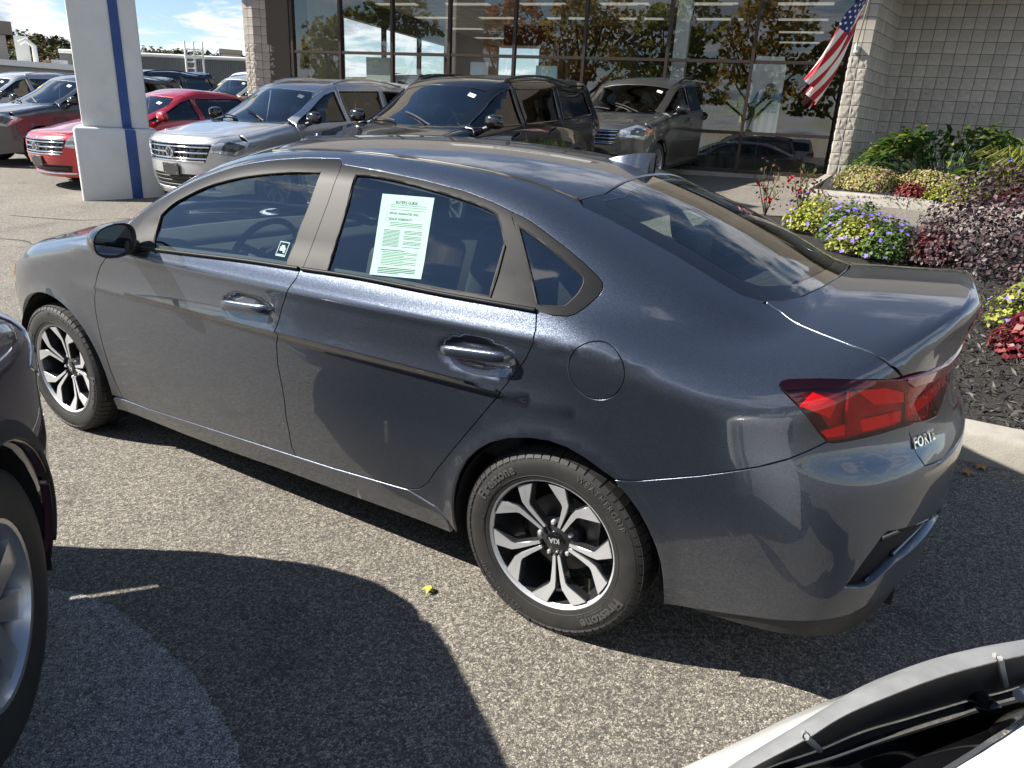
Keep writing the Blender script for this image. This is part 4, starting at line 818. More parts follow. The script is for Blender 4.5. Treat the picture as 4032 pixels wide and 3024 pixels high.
def build_car(name, label, cat, f, pm, group=None, clad=None, style='split', rails=True, sills=None, right=True, res=.075, grille='vw', rim=None, plate=True, trim=None, rimr=.70, nsp=5):
    q = f.p; xr, xf, wb, rw, belt, Ht, cowl, hdr, hf, hr, w = (q[k] for k in ('xr', 'xf', 'wb', 'rw', 'belt', 'Ht', 'cowl', 'hdr', 'hood_f', 'hood_r', 'w'))
    suv = q['tail'] == 'suv'; root = thing(name, label, cat, group=group)
    S1 = (0, 1, .25); kw = dict(res=res, step=.03, gap=.004, depth=.025, round_=.003)
    zs = f.zb+.07; ar = rw+.045; za = rw+.01
    xg1, xg2, xg3 = wb-.52, wb-1.52 if wb < 2.9 else wb-1.66, .42
    # window openings in the side view
    zt = lambda x: float(f.RC(x)) - .115 - .02
    wt = Ht-.155
    def up(x): return min(wt, float(f.RC(x + .1)) - .10)
    xa = next(x for x in np.arange(cowl, hdr-.5, -.02) if up(x) > belt+.05)
    wf = [(xa+.02, belt+.045), (xg2+.05, belt+.045), (xg2+.09, up(xg2)-.0)] + [(x, up(x)) for x in np.linspace(xg2+.3, xa-.03, 7)]
    if suv: wr = [(xg2-.06, belt+.045), (xg3-.02, belt+.055), (xg3-.06, up(xg3)-.01), (xg2-.02, up(xg2))]; wq = [(xg3-.14, belt+.06), (xr+.42, belt+.10), (xr+.52, up(xr+.6)-.03), (xg3-.18, up(xg3)-.01)]
    else: wr = [(xg2-.06, belt+.045), (.12, belt+.055), (.02, belt+.13), (.28, up(.28)-.01), (xg3+.2, up(xg3+.2)), (xg2-.02, up(xg2))]; wq = None
    sl = lambda p: side_line(f, p)
    top = lambda xs, dz=.05: [(x, min(Ht-.085, float(f.RC(x+.1))-dz)) for x in xs]
    pr = dict(mirror=True) if right else {}
    def both(nm, loops, d, m, par=root, **k2):
        k3 = dict(kw); k3.update(k2); r = panel(f, nm, loops, d, m, par, **pr, **k3); return r if isinstance(r, tuple) else (r, None)
    fdoor = [(xg1+.02, zs), (xg2, zs), (xg2, belt)] + top(np.linspace(xg2+.03, xa, 7)) + [(xa+.06, belt+.02), (xg1+.04, belt-.05), (xg1-.03, belt-.3)]
    fd_, fd2 = both('front_door', [sl(fdoor), sl(wf)], S1, pm)
    rdoor = [(xg2-.006, zs), (xg3+.12, zs), (ar*.78, za+ar*.78)] + ([(xg3-.03, belt-.15), (xg3-.08, belt)] + top(np.linspace(xg3-.07, xg2-.006, 5)) if suv else [(xg3-.20, belt-.1), (.0, belt+.05), (.0, belt+.15)] + top(np.linspace(.25, xg2-.006, 5))) + [(xg2-.006, belt)]
    rd_, rd2 = both('rear_door', [sl(rdoor), sl(wr)], S1, pm)
    wing = [(xg1+.03, zs), (xg1-.025, belt-.3), (xg1+.045, belt-.05), (xa+.10, belt+.01)]
    hl_y = w/2-.16
    hx = xf-.52
    hood_edge = [(cowl-.05, hl_y+.02), (cowl+.3, hl_y+.03), (hx, hl_y-.0)]
    wing3 = sl(wing) + top_line(f, hood_edge) + sl([(xf-.55, hf-.12), (xf-.5, hf-.34)]) + sl(arc(wb, za, ar, 25, 170, 14)) + sl([(wb-ar-.01, zs)])
    both('front_wing', [wing3], (.1, 1, .5), pm)
    if suv: qp = [(xg3+.11, zs), (ar*.98, za)] ; quarter = sl([(xg3-.03, belt-.15), (xg3-.088, belt)]) + sl(top(np.linspace(xg3-.078, xr+.5, 5))) + sl([(xr+.34, Ht-.16), (xr+.22, belt+.12), (xr+.17, belt-.0), (xr+.13, belt-.35), (xr+.42, zs+.28)]) + sl(arc(0, za, ar, 165, 42, 12))
    else: quarter = sl([(xg3-.20, belt-.1), (-.006, belt+.05), (-.006, belt+.15)]) + sl(top([.244, .6, 1.0, 1.5], .05)) + top_line(f, [(1.2, .52), (.6, .52), (.25, .50), (-.3, .52), (xr+.5, .60), (xr+.2, .64)]) + sl([(xr+.3, belt-.15), (xr+.42, zs+.28)]) + sl(arc(0, za, ar, 165, 42, 12))
    holes = [quarter] + ([sl(wq)] if wq else [])
    qd, qd2 = both('quarter_panel', holes, S1 if suv else (-.1, 1, .6), pm)
    for nm, lp, par, p2 in (('side_window', wf, fd_, fd2), ('side_window', wr, rd_, rd2)) + ((('side_window', wq, qd, qd2),) if wq else ()):
        V, Fc, N = panel_geo(f, [sl(lp)], S1, res=.12, step=.04, gap=-.01, off=-.008, depth=0)
        mesh(nm, V, Fc, MT['carglass'], par, normals=N)
        if p2: mesh(nm, V*np.array([1, -1, 1]), [t[::-1] for t in Fc], MT['carglass'], p2, normals=N*np.array([1, -1, 1]))
        fr = MB(); pts = resample(sl(lp), .06); nn_ = f.N(pts); fr.tube([tuple(p+n*.002) for p, n in zip(pts, nn_)] + [tuple(pts[0]+nn_[0]*.002)], .010, 5); fr.build('window_trim', trim or MT['blackgloss'], par, 60)
        if p2: mesh('window_trim', [(v[0], -v[1], v[2]) for v in fr.V], [t[::-1] for t in fr.F], trim or MT['blackgloss'], p2)
    zsb = f.zb+.005
    both('side_sill', [sl([(xg1+.03, zs-.006), (ar*.96+.03, zs-.006), (ar*.96+.05, zsb), (xg1+.05, zsb)])], (0, 1, 0), clad or pm, off=.006)
    # arch trims and lower cladding
    if clad:
        for ax in (0, wb):
            o1 = arc(ax, za, ar+.055, -8, 188, 20); i1 = arc(ax, za, ar+.004, 188, -8, 20)
            both('arch_trim', [sl(o1+i1)], (0, 1, .1), clad, off=.008, res=.1)
    m2 = lambda half: half + mirp(half)[1:-1]
    # bonnet, windscreen, roof
    eh = [(cowl-.04, hl_y+.012), (cowl+.3, hl_y+.022), (hx, hl_y-.008), (xf-.22, hl_y-.18), (xf-.15, .3), (xf-.13, 0)]
    ce = [(cowl+.10, 0), (cowl+.07, .35)]
    panel(f, 'bonnet', [m2(top_line(f, [ce[0], ce[1]] + eh))], (.12, 0, 1), pm, root, **kw)
    ysi = w/2-.17
    wsb = [(cowl+.07, 0), (cowl+.04, .35), (cowl-.06, ysi-.0)]; hy = w/2-.33
    wsl = wsb + [(hdr+.25, hy+.085), (hdr+.02, hy), (hdr+.07, .3), (hdr+.09, 0)]
    panel(f, 'windshield', [m2(top_line(f, wsl))], (.45, 0, 1), MT['windglass'], root, res=.1, step=.04, gap=.003, off=-.004, depth=0)
    xre = xr+.40 if suv else .12
    rl = [(hdr+.08, 0), (hdr+.06, .3), (hdr+.0, hy-.01), (hdr-.4, hy+.03), (.8, hy+.035), (.3, hy+.03), (xre, hy+.0), (xre-.03, .3), (xre-.04, 0)]
    panel(f, 'roof', [m2(top_line(f, rl))], (0, 0, 1), pm, root, **kw)
    both('roof_rail_panel', [top_line(f, [(hdr+.01, hy), (hdr-.4, hy+.038), (.8, hy+.043), (.3, hy+.038), (xre, hy+.01)]) + sl(top(np.linspace(xre+.05, hdr+.1, 8), .045)) + top_line(f, [(cowl-.35, ysi-.07), (cowl-.08, ysi+.02), (cowl-.05, ysi+.01), (hdr+.25, hy+.093)])], (.1, .7, 1), pm, gap=.002)
    # front end
    yb = w/2-.02; zg0, zg1 = hf-.30, hf-.075
    fl_ = lambda p: front_line(f, p)
    bump = fl_([(-.002, f.zb+.02), (yb-.30, f.zb+.02)]) + sl([(xf-.42, f.zb+.05)]) + sl(arc(wb, za, ar, -15, 22, 4)) + sl([(xf-.5, hf-.33), (xf-.535, hf-.12)]) + top_line(f, [(hx+.01, hl_y-.01), (xf-.215, hl_y-.185), (xf-.142, .3), (xf-.122, -.002)])
    hw_ = .62 if grille == 'vw' else .56
    ghole = fl_([(-.0005, zg0), (hw_-.08, zg0), (hw_, zg1-.03), (hw_-.02, zg1), (-.0005, zg1)])
    lhole = fl_([(-.0005, f.zb+.10), (hw_-.04, f.zb+.10), (hw_+.02, zg0-.16), (-.0005, zg0-.16)])
    bo = [bump]
    # cut the grilles out of each half as notches on the centre line
    c0 = fl_([(-.002, f.zb+.02)]); bump2 = bump + fl_([(-.002, zg1), (hw_-.02, zg1), (hw_, zg1-.03), (hw_-.08, zg0), (-.002, zg0), (-.002, zg0-.16), (hw_+.02, zg0-.16), (hw_-.04, f.zb+.10), (-.002, f.zb+.10)])
    fbp, fbp2 = both('front_bumper', [bump2], (1, .7, .12), pm, gap=.002)
    gh = fl_([(0, zg0), (hw_-.08, zg0), (hw_, zg1-.03), (hw_-.02, zg1), (0, zg1)])
    gm = MB()
    gp = panel(f, 'grille', [m2(gh[::-1]) if False else gh + mirp(gh)[1:-1]], (1, 0, 0), MT['blackgloss'], root, res=.1, step=.05, off=-.035, gap=0, depth=0)
    lh = fl_([(0, f.zb+.10), (hw_-.04, f.zb+.10), (hw_+.02, zg0-.16), (0, zg0-.16)])
    panel(f, 'lower_grille', [lh + mirp(lh)[1:-1]], (1, 0, 0), MT['blackplastic'], root, res=.1, step=.05, off=-.03, gap=0, depth=0)
    def bar(z, y1, r, m, par=gp, nm='grille_bar', off=0., flat=1.):
        pts = f.cast(np.array([[xf+.4, y, z] for y in np.linspace(-y1, y1, 15)]), (-1, 0, 0), 0, 2, 30)[0]; n = f.N(pts); b = MB(); b.tube([tuple(p+v*off) for p, v in zip(pts, n)], r, 6); return b.build(nm, m, par, 60)
    nb = 3 if grille == 'vw' else 4
    for i in range(nb):
        z = zg0 + (zg1-zg0)*(i+.6)/(nb+.2); bar(z, hw_-.06+.05*(i/nb), .011, MT['chrome'], off=-.008)
    bar(zg1-.006, hw_-.02, .008, MT['chrome']); bar(zg0+.006, hw_-.09, .010, MT['chrome'])
    for z in np.linspace(f.zb+.15, zg0-.2, 3): bar(z, hw_-.06, .008, MT['blackplastic'], root, 'lower_grille_bar', -.015)
    if clad or grille == 'vw': bar(f.zb+.085, hw_+.02, .014, MT['chrome'] if grille == 'vw' else MT['silver'], root, 'bumper_trim', .0)
    for i in range(10):
        y = -hw_+.12 + (2*hw_-.24)*i/9; p0 = f.cast(np.array([[xf+.4, y, z] for z in (zg0+.01, zg1-.01)]), (-1, 0, 0), 0, 2, 30)[0]; b = MB(); b.tube([tuple(p-np.array([.022, 0, 0])) for p in p0], .005, 5); b.build('grille_rib', MT['blackplastic'], gp)
    # headlights
    z1, z0 = hf-.06, hf-.235
    hlp = fl_([(hw_-.015 if grille == 'vw' else hw_+.0, z0+.05), (hw_+.015, z1-.02)]) + [top_line(f, [(xf-.33, hl_y-.07)])[0]] + sl([(xf-.66 if grille == 'vw' else xf-.56, hf-.10), (xf-.60, hf-.13), (xf-.44, hf-.20), (xf-.36, z0-.0)])
    h_, h2_ = both('headlight', [hlp], (1, .85, .3), MT['lens'], off=.006, gap=.003)
    ih = np.mean(np.array(hlp), 0); inn = [tuple(np.array(p)*.5+ih*.5) for p in hlp]
    both('headlight_insert', [inn], (1, .85, .3), MT['alloy_d'], par=h_, off=.0085, gap=0, depth=.002)
    if grille != 'vw': both('indicator', [[tuple(p) for p in (np.array(hlp[2])*.5+np.array(hlp[3])*.5, hlp[3], np.array(hlp[4]), np.array(hlp[5])*.5+ih*.5)]], (.7, 1, .3), MT['amber'], par=h_, off=.0085, gap=0, depth=.002)
    if plate:
        pb = MB(); pz = zg0-.10; px = f.cast(np.array([[xf+.4, 0, pz]]), (-1, 0, 0), 0, 2, 30)[0][0][0]; pb.box((px+.015, 0, pz), (.018, .31, .155)); po = bevel(pb.build('licence_plate', MT['plate'], root), .005, 1)
        for y in (-.11, .11):
            for z in (-.05, .05): b = MB(); b.lathe([(0, .004), (.007, .003), (.008, 0)], 8, 'X', (px+.024, y, pz+z)); b.build('plate_screw', MT['silver'], po)
    if grille == 'vw':
        ez = (zg0+zg1)/2; ex = f.cast(np.array([[xf+.4, 0, ez]]), (-1, 0, 0), 0, 2, 30)[0][0][0] + .012
        eb = MB(); eb.lathe([(.052, 0), (.056, .008), (.064, .008), (.067, 0)], 28, 'X', (ex, 0, ez)); em = eb.build('emblem', MT['chrome'], root, 40)
        b = MB(); b.lathe([(0, .001), (.055, .001)], 24, 'X', (ex, 0, ez)); b.build('emblem_plate', MT['blackgloss'], em)
        vb = MB(); hz = .05
        for pl in ([(-.027, .042), (0, .004), (.027, .042)], [(-.047, .022), (-.022, -.045), (0, .0), (.022, -.045), (.047, .022)]):
            vb.tube([(ex+.006, y, ez+z) for y, z in pl], .0058, 5)
        vb.build('emblem_letters', MT['chrome'], em)
    # rear end
    if suv:
        tl = rear_line(f, [(0, f.zb+.45), (w/2-.30, f.zb+.45)]) + rear_line(f, [(w/2-.20, belt-.1)]) + sl([(xr+.215, belt+.12), (xr+.335, Ht-.17)]) + top_line(f, [(xre-.01, hy-.0), (xre-.036, .3), (xre-.046, 0)])
        tw = rear_line(f, [(0, belt+.06), (w/2-.28, belt+.06), (w/2-.34, Ht-.24), (0, Ht-.2)])
        tg = panel(f, 'tailgate', [tl + mirp(tl)[1:-1], tw + mirp(tw)[1:-1]], (-1, 0, .25), pm, root, **kw)
        panel(f, 'rear_window', [tw + mirp(tw)[1:-1]], (-1, 0, .25), MT['carglass'], tg, res=.12, step=.05, off=-.008, gap=-.01, depth=0)
        both('tail_light', [rear_line(f, [(w/2-.40, belt-.16), (w/2-.17, belt-.22)]) + sl([(xr+.26, belt-.20), (xr+.22, belt+.04)]) + rear_line(f, [(w/2-.20, belt+.02), (w/2-.40, belt-.04)])], (-1, .8, .1), MT['taillens'], off=.012, gap=.003)
        rb = rear_line(f, [(-.002, f.zb+.05), (w/2-.3, f.zb+.05)]) + sl([(-ar-.05, f.zb+.08)]) + sl(arc(0, za, ar, 188, 166, 4)) + sl([(xr+.42, zs+.275), (xr+.13, belt-.355)]) + rear_line(f, [(w/2-.30, f.zb+.44), (-.002, f.zb+.44)])
        both('rear_bumper', [rb], (-1, .8, .1), pm, gap=.002)
    else:
        rg_ = [(-.02, 0), (-.01, .25), (.11, .49), (-.3, .515), (xr+.52, .55), (xr+.47, .3), (xr+.45, 0)]
        rw_ = [(.09, 0), (.10, .25), (.12, .50), (-.3, .515), (xr+.52, .56), (xr+.47, .3), (xr+.45, 0)]
        panel(f, 'rear_window', [m2(top_line(f, rw_))], (-.4, 0, 1), MT['carglass'], root, res=.12, step=.05, off=-.003, gap=.003, depth=0)
        bl = top_line(f, [(xr+.44, 0), (xr+.46, .3), (xr+.51, .59), (xr+.2, .635)]) + rear_line(f, [(.62, q['tail']-.12), (.60, .62), (0, .62)])
        panel(f, 'trunk_lid', [m2(bl)], (-1, 0, 1), pm, root, **kw)
        both('rear_bumper', [rear_line(f, [(-.002, .25), (.6, .25)]) + sl([(-ar-.05, .27)]) + sl(arc(0, za, ar, 188, 166, 4)) + sl([(xr+.42, zs+.27), (xr+.31, belt-.16)]) + rear_line(f, [(.63, q['tail']-.13), (.605, .615), (-.002, .615)])], (-1, .8, .1), pm, gap=.002)
    # mirrors, handles, rails, wheels, underside, cabin
    for sg in ((1, -1) if right else (1,)):
        V = []; n, m = 8, 16; mx, my, mz = xa-.16, w/2+.10, belt+.12
        for i in range(n+1):
            ph = -math.pi/2+math.pi*i/n
            for k in range(m):
                a = 2*math.pi*k/m; V.append((mx+.085*math.sin(ph)*(1 if ph > 0 else .35), (my+.13*math.copysign(abs(math.cos(a))**.75, math.cos(a))*math.cos(ph)**.6)*sg, mz+.085*math.copysign(abs(math.sin(a))**.75, math.sin(a))*math.cos(ph)**.6))
        mo = MB(); mo.add(V, [(i*m+k, (i+1)*m+k, (i+1)*m+(k+1) % m, i*m+(k+1) % m)[::sg] for i in range(n) for k in range(m)]); mr = mo.build('side_mirror', pm if sills == 'body' else MT['blackgloss'], root, 70)
        b = MB(); b.tube([(mx+.01, (my-.06)*sg, mz-.06), (mx+.02, (w/2-.05)*sg, belt+.03)], .03, 8); b.build('mirror_arm', MT['blackplastic'], mr, 60)
        for xh, zh, par in ((xg2+.14, belt-.11, fd_ if sg > 0 else fd2), (xg3+.14 if suv else xg3+.0, belt-.09, rd_ if sg > 0 else rd2)):
            b = MB(); p = f.cast(np.array([[x, 1.7*sg, zh+.01*t] for t, x in enumerate(np.linspace(xh+.2, xh, 7))]), (0, -sg, 0), 0, 1.7, 28)[0]; b.tube([tuple(v+np.array([0, sg*(.028 if 0 < i < 6 else .002), 0])) for i, v in enumerate(p)], .013, 6); b.build('door_handle', pm, par, 60)
    if rails:
        for sg in ((1, -1) if right else (1,)):
            xs = np.linspace(hdr-.35, xr+.62, 15); p = f.cast(np.array([[x, (hy+.015)*sg, 2.4] for x in xs]), (0, 0, -1), 0, 2, 30)[0]
            b = MB(); b.tube([tuple(v+np.array([0, 0,   .008+.028*min(1, 6*min(i, 14-i)/14)])) for i, v in enumerate(p)], .017, 7); b.build('roof_rail', rails if not isinstance(rails, bool) else MT['blackplastic'], root, 60)
    for wx in (0, wb):
        for sg in (1, -1):
            simple_wheel(root, wx, sg*(w/2-.135), sg, rw, .235, nsp, style, rim, rimr)
            lb = MB(); n = 16; V = []
            for i in range(n+1):
                a = R_(-20+220*i/n); V += [(wx+ar*math.cos(a), (w/2-.03)*sg, za+ar*math.sin(a)), (wx+ar*math.cos(a), (w/2-.42)*sg, za+ar*math.sin(a))]
            lb.add(V, [(2*i, 2*i+1, 2*i+3, 2*i+2) for i in range(n)]); b0 = len(lb.V)
            lb.add([(wx, (w/2-.42)*sg, za)] + [V[2*i+1] for i in range(n+1)], [(0, i+1, i+2) for i in range(n)]); lb.build('wheel_housing', MT['dark'], root)
    fl = MB(); fl.box(((xf+xr)/2, 0, f.zb+.09), (xf-xr-.5, w-1.0, .06)); fl.box((wb/2, 0, f.zb+.095), (wb-2*ar-.06, w-.2, .06)); fl.build('floor_pan', MT['dark'], root)
    for sx in (wb-1.55, wb-2.45):
        for y in (-.38, .38):
            b = MB(); b.box((sx, y, belt-.42), (.5, .5, .16)); b.box((sx-.27, y, belt-.1), (.13, .5, .62), M=Matrix.Rotation(R_(-14), 4, 'Y')); o = bevel(b.build('seat', MT['seat'], root), .04, 2)
            b = MB(); b.box((sx-.36, y, belt+.30), (.1, .26, .19)); bevel(b.build('headrest', MT['seat'], o), .04, 2)
    b = MB(); b.box((cowl-.28, 0, hr-.14), (.6, w-.4, .22)); bevel(b.build('dashboard', MT['seat'], root), .05, 2)
    b = MB(); cs = Vector((cowl-.62, .38, hr-.06)); ax = Matrix.Rotation(R_(66), 3, 'Y'); b.tube([tuple(cs + ax @ Vector((.18*math.cos(a), .18*math.sin(a), 0))) for a in np.linspace(0, 2*math.pi, 21)], .014, 6); b.build('steering_wheel', MT['seat'], root, 50)
    b = MB(); b.add([(cowl-.1, -.5, hr+.0), (cowl-.1, .5, hr), (cowl-.2, .5, hr+.02), (cowl-.2, -.5, hr+.02)], [(0, 1, 2, 3)])
    return root
def paint_swap(root, old, new):
    for o in [root] + list(root.children_recursive):
        for s_ in o.material_slots:
            if s_.material == old: s_.link = 'OBJECT'; s_.material = new
def TH(y):
    u = -.5-y; return .075*.5*(u+math.sqrt(u*u+.25))
def park(o, xfr, x, y, head, pitch=True, dz=0.):
    """put a vehicle with its front end (local x = xfr) at x, y on the slope"""
    h = R_(head); dx, dy = math.cos(h), math.sin(h); p = math.atan((TH(y) - TH(y - dy*3))/3) if pitch else 0.
    rx = x - dx*xfr*math.cos(p); ry = y - dy*xfr*math.cos(p)
    o.location = (rx, ry, TH(y) - xfr*math.sin(p) + dz); o.rotation_euler = (0, -p, h)
PC = {k: paint(k+' car paint', *v) for k, v in dict(silver=((.50, .51, .53), .6, .32, .4), black=((.004, .005, .007), .0, .25, 0), gunmetal=((.075, .075, .072), .6, .36, .4), red=((.42, .012, .022), .35, .3, .3), dgrey=((.085, .09, .105), .7, .34, .4), sand=((.42, .41, .38), .6, .33, .4), navy=((.02, .028, .05), .5, .33, .3), white=((.72, .72, .70), .0, .4, 0), maroon=((.045, .012, .018), .45, .3, .3)).items()}
TIG = dict(w=1.84, Ht=1.66, xr=-.97, xf=3.73, wb=2.79, rw=.345, hood_f=.98, hood_r=1.12, cowl=2.50, hdr=1.62, belt=1.06, tail='suv')
EXP = dict(w=2.0, Ht=1.76, xr=-1.14, xf=3.89, wb=3.025, rw=.375, hood_f=1.05, hood_r=1.19, cowl=2.66, hdr=1.75, belt=1.13, tail='suv', zb=.25)
JET = dict(w=1.80, Ht=1.455, xr=-1.10, xf=3.59, wb=2.69, rw=.32, hood_f=.84, hood_r=1.0, cowl=2.40, hdr=1.45, belt=.94, tail=1.06, zb=.17)
fT, fE, fJ = car_form(**TIG), car_form(**EXP), car_form(**JET)
P_(PC['black']).inputs['Specular IOR Level'].default_value = .15
tig = build_car('parked_suv', 'silver SUV with a chrome barred grille, right of the blue striped column', 'SUV', fT, PC['silver'], 'vehicles parked along the building', style='split', rails=MT['chrome'])
def wsticker(root, f, x, y, m, sx=.05, sy=.07):
    pts = f.cast(np.array([[x+a*.5, y+b, 2.3] for a, b in ((-sx, -sy), (sx, -sy), (sx, sy), (-sx, sy))]), (0, 0, -1), 0, 2.2, 40)[0]; n = f.N(pts); mesh('windshield_sticker', [tuple(p-v*.001) for p, v in zip(pts, n)], [(0, 1, 2, 3)], m, root)
def wipers(root, f):
    for y0 in (.42, -.12):
        q = f.cast(np.array([[f.p['cowl']-.02-.03*i, y0-.085*i, 2.3] for i in range(7)]), (0, 0, -1), 0, 2.2, 40)[0]; n = f.N(q); b = MB(); b.tube([tuple(p+v*.018) for p, v in zip(q, n)], .010, 5); b.build('wiper', MT['blackplastic'], root, 60)
stk_w, stk_y = mat('white sticker', (.7, .68, .66), .6), mat('yellow sticker', (.75, .6, .03), .6)
park(tig, 3.73, 7.98, -3.55, 90.8)
exb = build_car('parked_suv', 'glossy black SUV directly behind the roof of the grey sedan', 'SUV', fE, PC['black'], 'vehicles parked along the building', clad=MT['blackplastic'], grille='ford')
park(exb, 3.89, 5.12, -3.54, 88.5)
for r_, f_ in ((tig, fT), (exb, fE)): wipers(r_, f_); wsticker(r_, f_, f_.p['hdr']+.16, .52 if f_ is fE else .46, stk_w, .06, .05)
exg = copy_tree(exb); paint_swap(exg, PC['black'], PC['gunmetal']); exg['label'] = 'gunmetal grey SUV standing alone in front of the showroom glass'
park(exg, 3.89, 4.55, -8.83, 90.3)
wsticker(tig, fT, fT.p['hdr']+.20, -.50, stk_y, .07, .08)
jet = build_car('parked_car', 'red sedan partly hidden behind the blue striped column', 'car', fJ, PC['red'], 'vehicles parked along the building', rails=False, sills='body')
wipers(jet, fJ); wsticker(jet, fJ, fJ.p['hdr']+.22, .44, stk_w, .06, .05)
park(jet, 3.59, 11.55, -3.7, 87)
tg2 = copy_tree(tig); paint_swap(tg2, PC['silver'], PC['dgrey']); tg2['label'] = 'dark grey SUV at the left edge, left of the red sedan'
park(tg2, 3.73, 15.5, -4.46, 92)
# ---------------------------------------------------------------- ground
def TG(y):
    if y > -16: return TH(y)
    return TH(-16) - max(0, -y-24)*.02 if y < -24 else TH(-16)
asp = mat('asphalt', (.2, .19, .18), .85); t = asp.node_tree; b = P_(asp); c = t.nodes.new('ShaderNodeTexCoord')
dn_ = nn(t, 'ShaderNodeTexNoise', i_Scale=70., i_Detail=3.); t.links.new(c.outputs['Object'], dn_.inputs['Vector']); ds = nn(t, 'ShaderNodeVectorMath', operation='MULTIPLY_ADD'); t.links.new(dn_.outputs['Color'], ds.inputs[0]); ds.inputs[1].default_value = (.014, .014, .014); t.links.new(c.outputs['Object'], ds.inputs[2])
v1 = nn(t, 'ShaderNodeTexVoronoi', i_Scale=145., i_Randomness=1.); t.links.new(ds.outputs[0], v1.inputs['Vector'])
v2 = nn(t, 'ShaderNodeTexVoronoi', feature='DISTANCE_TO_EDGE', i_Scale=145.); t.links.new(ds.outputs[0], v2.inputs['Vector'])
nz = nn(t, 'ShaderNodeTexNoise', i_Scale=48., i_Detail=4., i_Roughness=.7); t.links.new(c.outputs['Object'], nz.inputs['Vector'])
nl = nn(t, 'ShaderNodeTexNoise', i_Scale=.55, i_Detail=7., i_Roughness=.65); t.links.new(c.outputs['Object'], nl.inputs['Vector'])
stone = ramp(t, mth(t, 'ADD', mth(t, 'MULTIPLY', v1.outputs['Color'], .75), mth(t, 'MULTIPLY', nz.outputs[0], .3)), [(.16, (.042, .038, .033)), (.36, (.135, .122, .102)), (.60, (.30, .272, .225)), (.95, (.58, .53, .45))])
gapf = nn(t, 'ShaderNodeMapRange', i_From_Min=.01, i_From_Max=.15); t.links.new(v2.outputs['Distance'], gapf.inputs['Value'])
gapn = mth(t, 'MULTIPLY', gapf.outputs[0], mth(t, 'ADD', mth(t, 'MULTIPLY', nz.outputs[0], 1.1), .2), clamp=True)
m1 = nn(t, 'ShaderNodeMix', data_type='RGBA'); t.links.new(gapn, m1.inputs[0]); m1.inputs[6].default_value = (.038, .036, .034, 1); t.links.new(stone, m1.inputs[7])
big = ramp(t, nl.outputs[0], [(.28, (.66, .66, .68)), (.42, (.92, .92, .92)), (.55, (1, 1, 1)), (.72, (1.12, 1.1, 1.06))])
m2_ = nn(t, 'ShaderNodeMix', data_type='RGBA', blend_type='MULTIPLY'); m2_.inputs[0].default_value = 1; t.links.new(m1.outputs[2], m2_.inputs[6]); t.links.new(big, m2_.inputs[7])
ns = nn(t, 'ShaderNodeTexNoise', i_Scale=2.3, i_Detail=5., i_Roughness=.55, i_Distortion=.4); t.links.new(c.outputs['Object'], ns.inputs['Vector'])
m3_ = nn(t, 'ShaderNodeMix', data_type='RGBA', blend_type='MULTIPLY'); m3_.inputs[0].default_value = 1; t.links.new(m2_.outputs[2], m3_.inputs[6]); t.links.new(ramp(t, ns.outputs[0], [(.30, (1.1, 1.1, 1.1)), (.58, (1, 1, 1)), (.68, (.72, .71, .72)), (.75, (.55, .55, .56))]), m3_.inputs[7])
t.links.new(m3_.outputs[2], b.inputs['Base Color'])
bp = nn(t, 'ShaderNodeBump', i_Strength=.35, i_Distance=.003); t.links.new(mth(t, 'ADD', gapn, mth(t, 'MULTIPLY', v1.outputs['Color'], .5)), bp.inputs['Height']); t.links.new(bp.outputs[0], b.inputs['Normal'])
ys = [60, 20, 6, 2, 1, .5, 0, -.5, -1, -1.5, -2, -3, -5, -8, -11, -14, -16, -20, -24, -60, -400]; xs = [-80, -20, -6, 6, 30, 100, 400]
gv = [(x, y, TG(y)) for y in ys for x in xs]; nx = len(xs)
g = mesh('ground', gv, [(j*nx+i+nx, j*nx+i+nx+1, j*nx+i+1, j*nx+i) for j in range(len(ys)-1) for i in range(nx-1)], asp, smooth=True); tag(g, kind='structure')
# paler worn patch by the camera
pq = [(1.62, 1.70), (1.414, 1.62), (1.249, 1.585), (.968, 1.60), (.697, 1.646), (.513, 1.699), (.376, 1.767), (.266, 1.909), (.18, 2.2), (.3, 2.6), (.9, 2.6), (1.5, 2.2)]
pq = [(x+rnd.uniform(-.008, .008), y+rnd.uniform(-.008, .008), 0) for x, y in [tuple(p[:2]) for p in smooth_line([(a, b, 0) for a, b in pq + pq[:1]], 8)[:-1]]]
asp2 = asp.copy(); asp2.name = 'worn asphalt'; t2 = asp2.node_tree
for nd in t2.nodes:
    if nd.type == 'MIX' and nd.blend_type == 'MULTIPLY': nd.inputs[0].default_value = 0
    if nd.type == 'VALTORGB' and nd.color_ramp.elements[3].color[0] < .8:
        for e_, c_ in zip(nd.color_ramp.elements, ((.16, .16, .16), (.36, .36, .36), (.55, .55, .54), (.8, .8, .78))): e_.color = (*c_, 1)
P2, T_, _ = cdt([np.array([q[:2] for q in pq])], .15); o = mesh('asphalt_patch', [(x, y, TG(y)+.004) for x, y in P2], T_, asp2); tag(o, kind='structure')
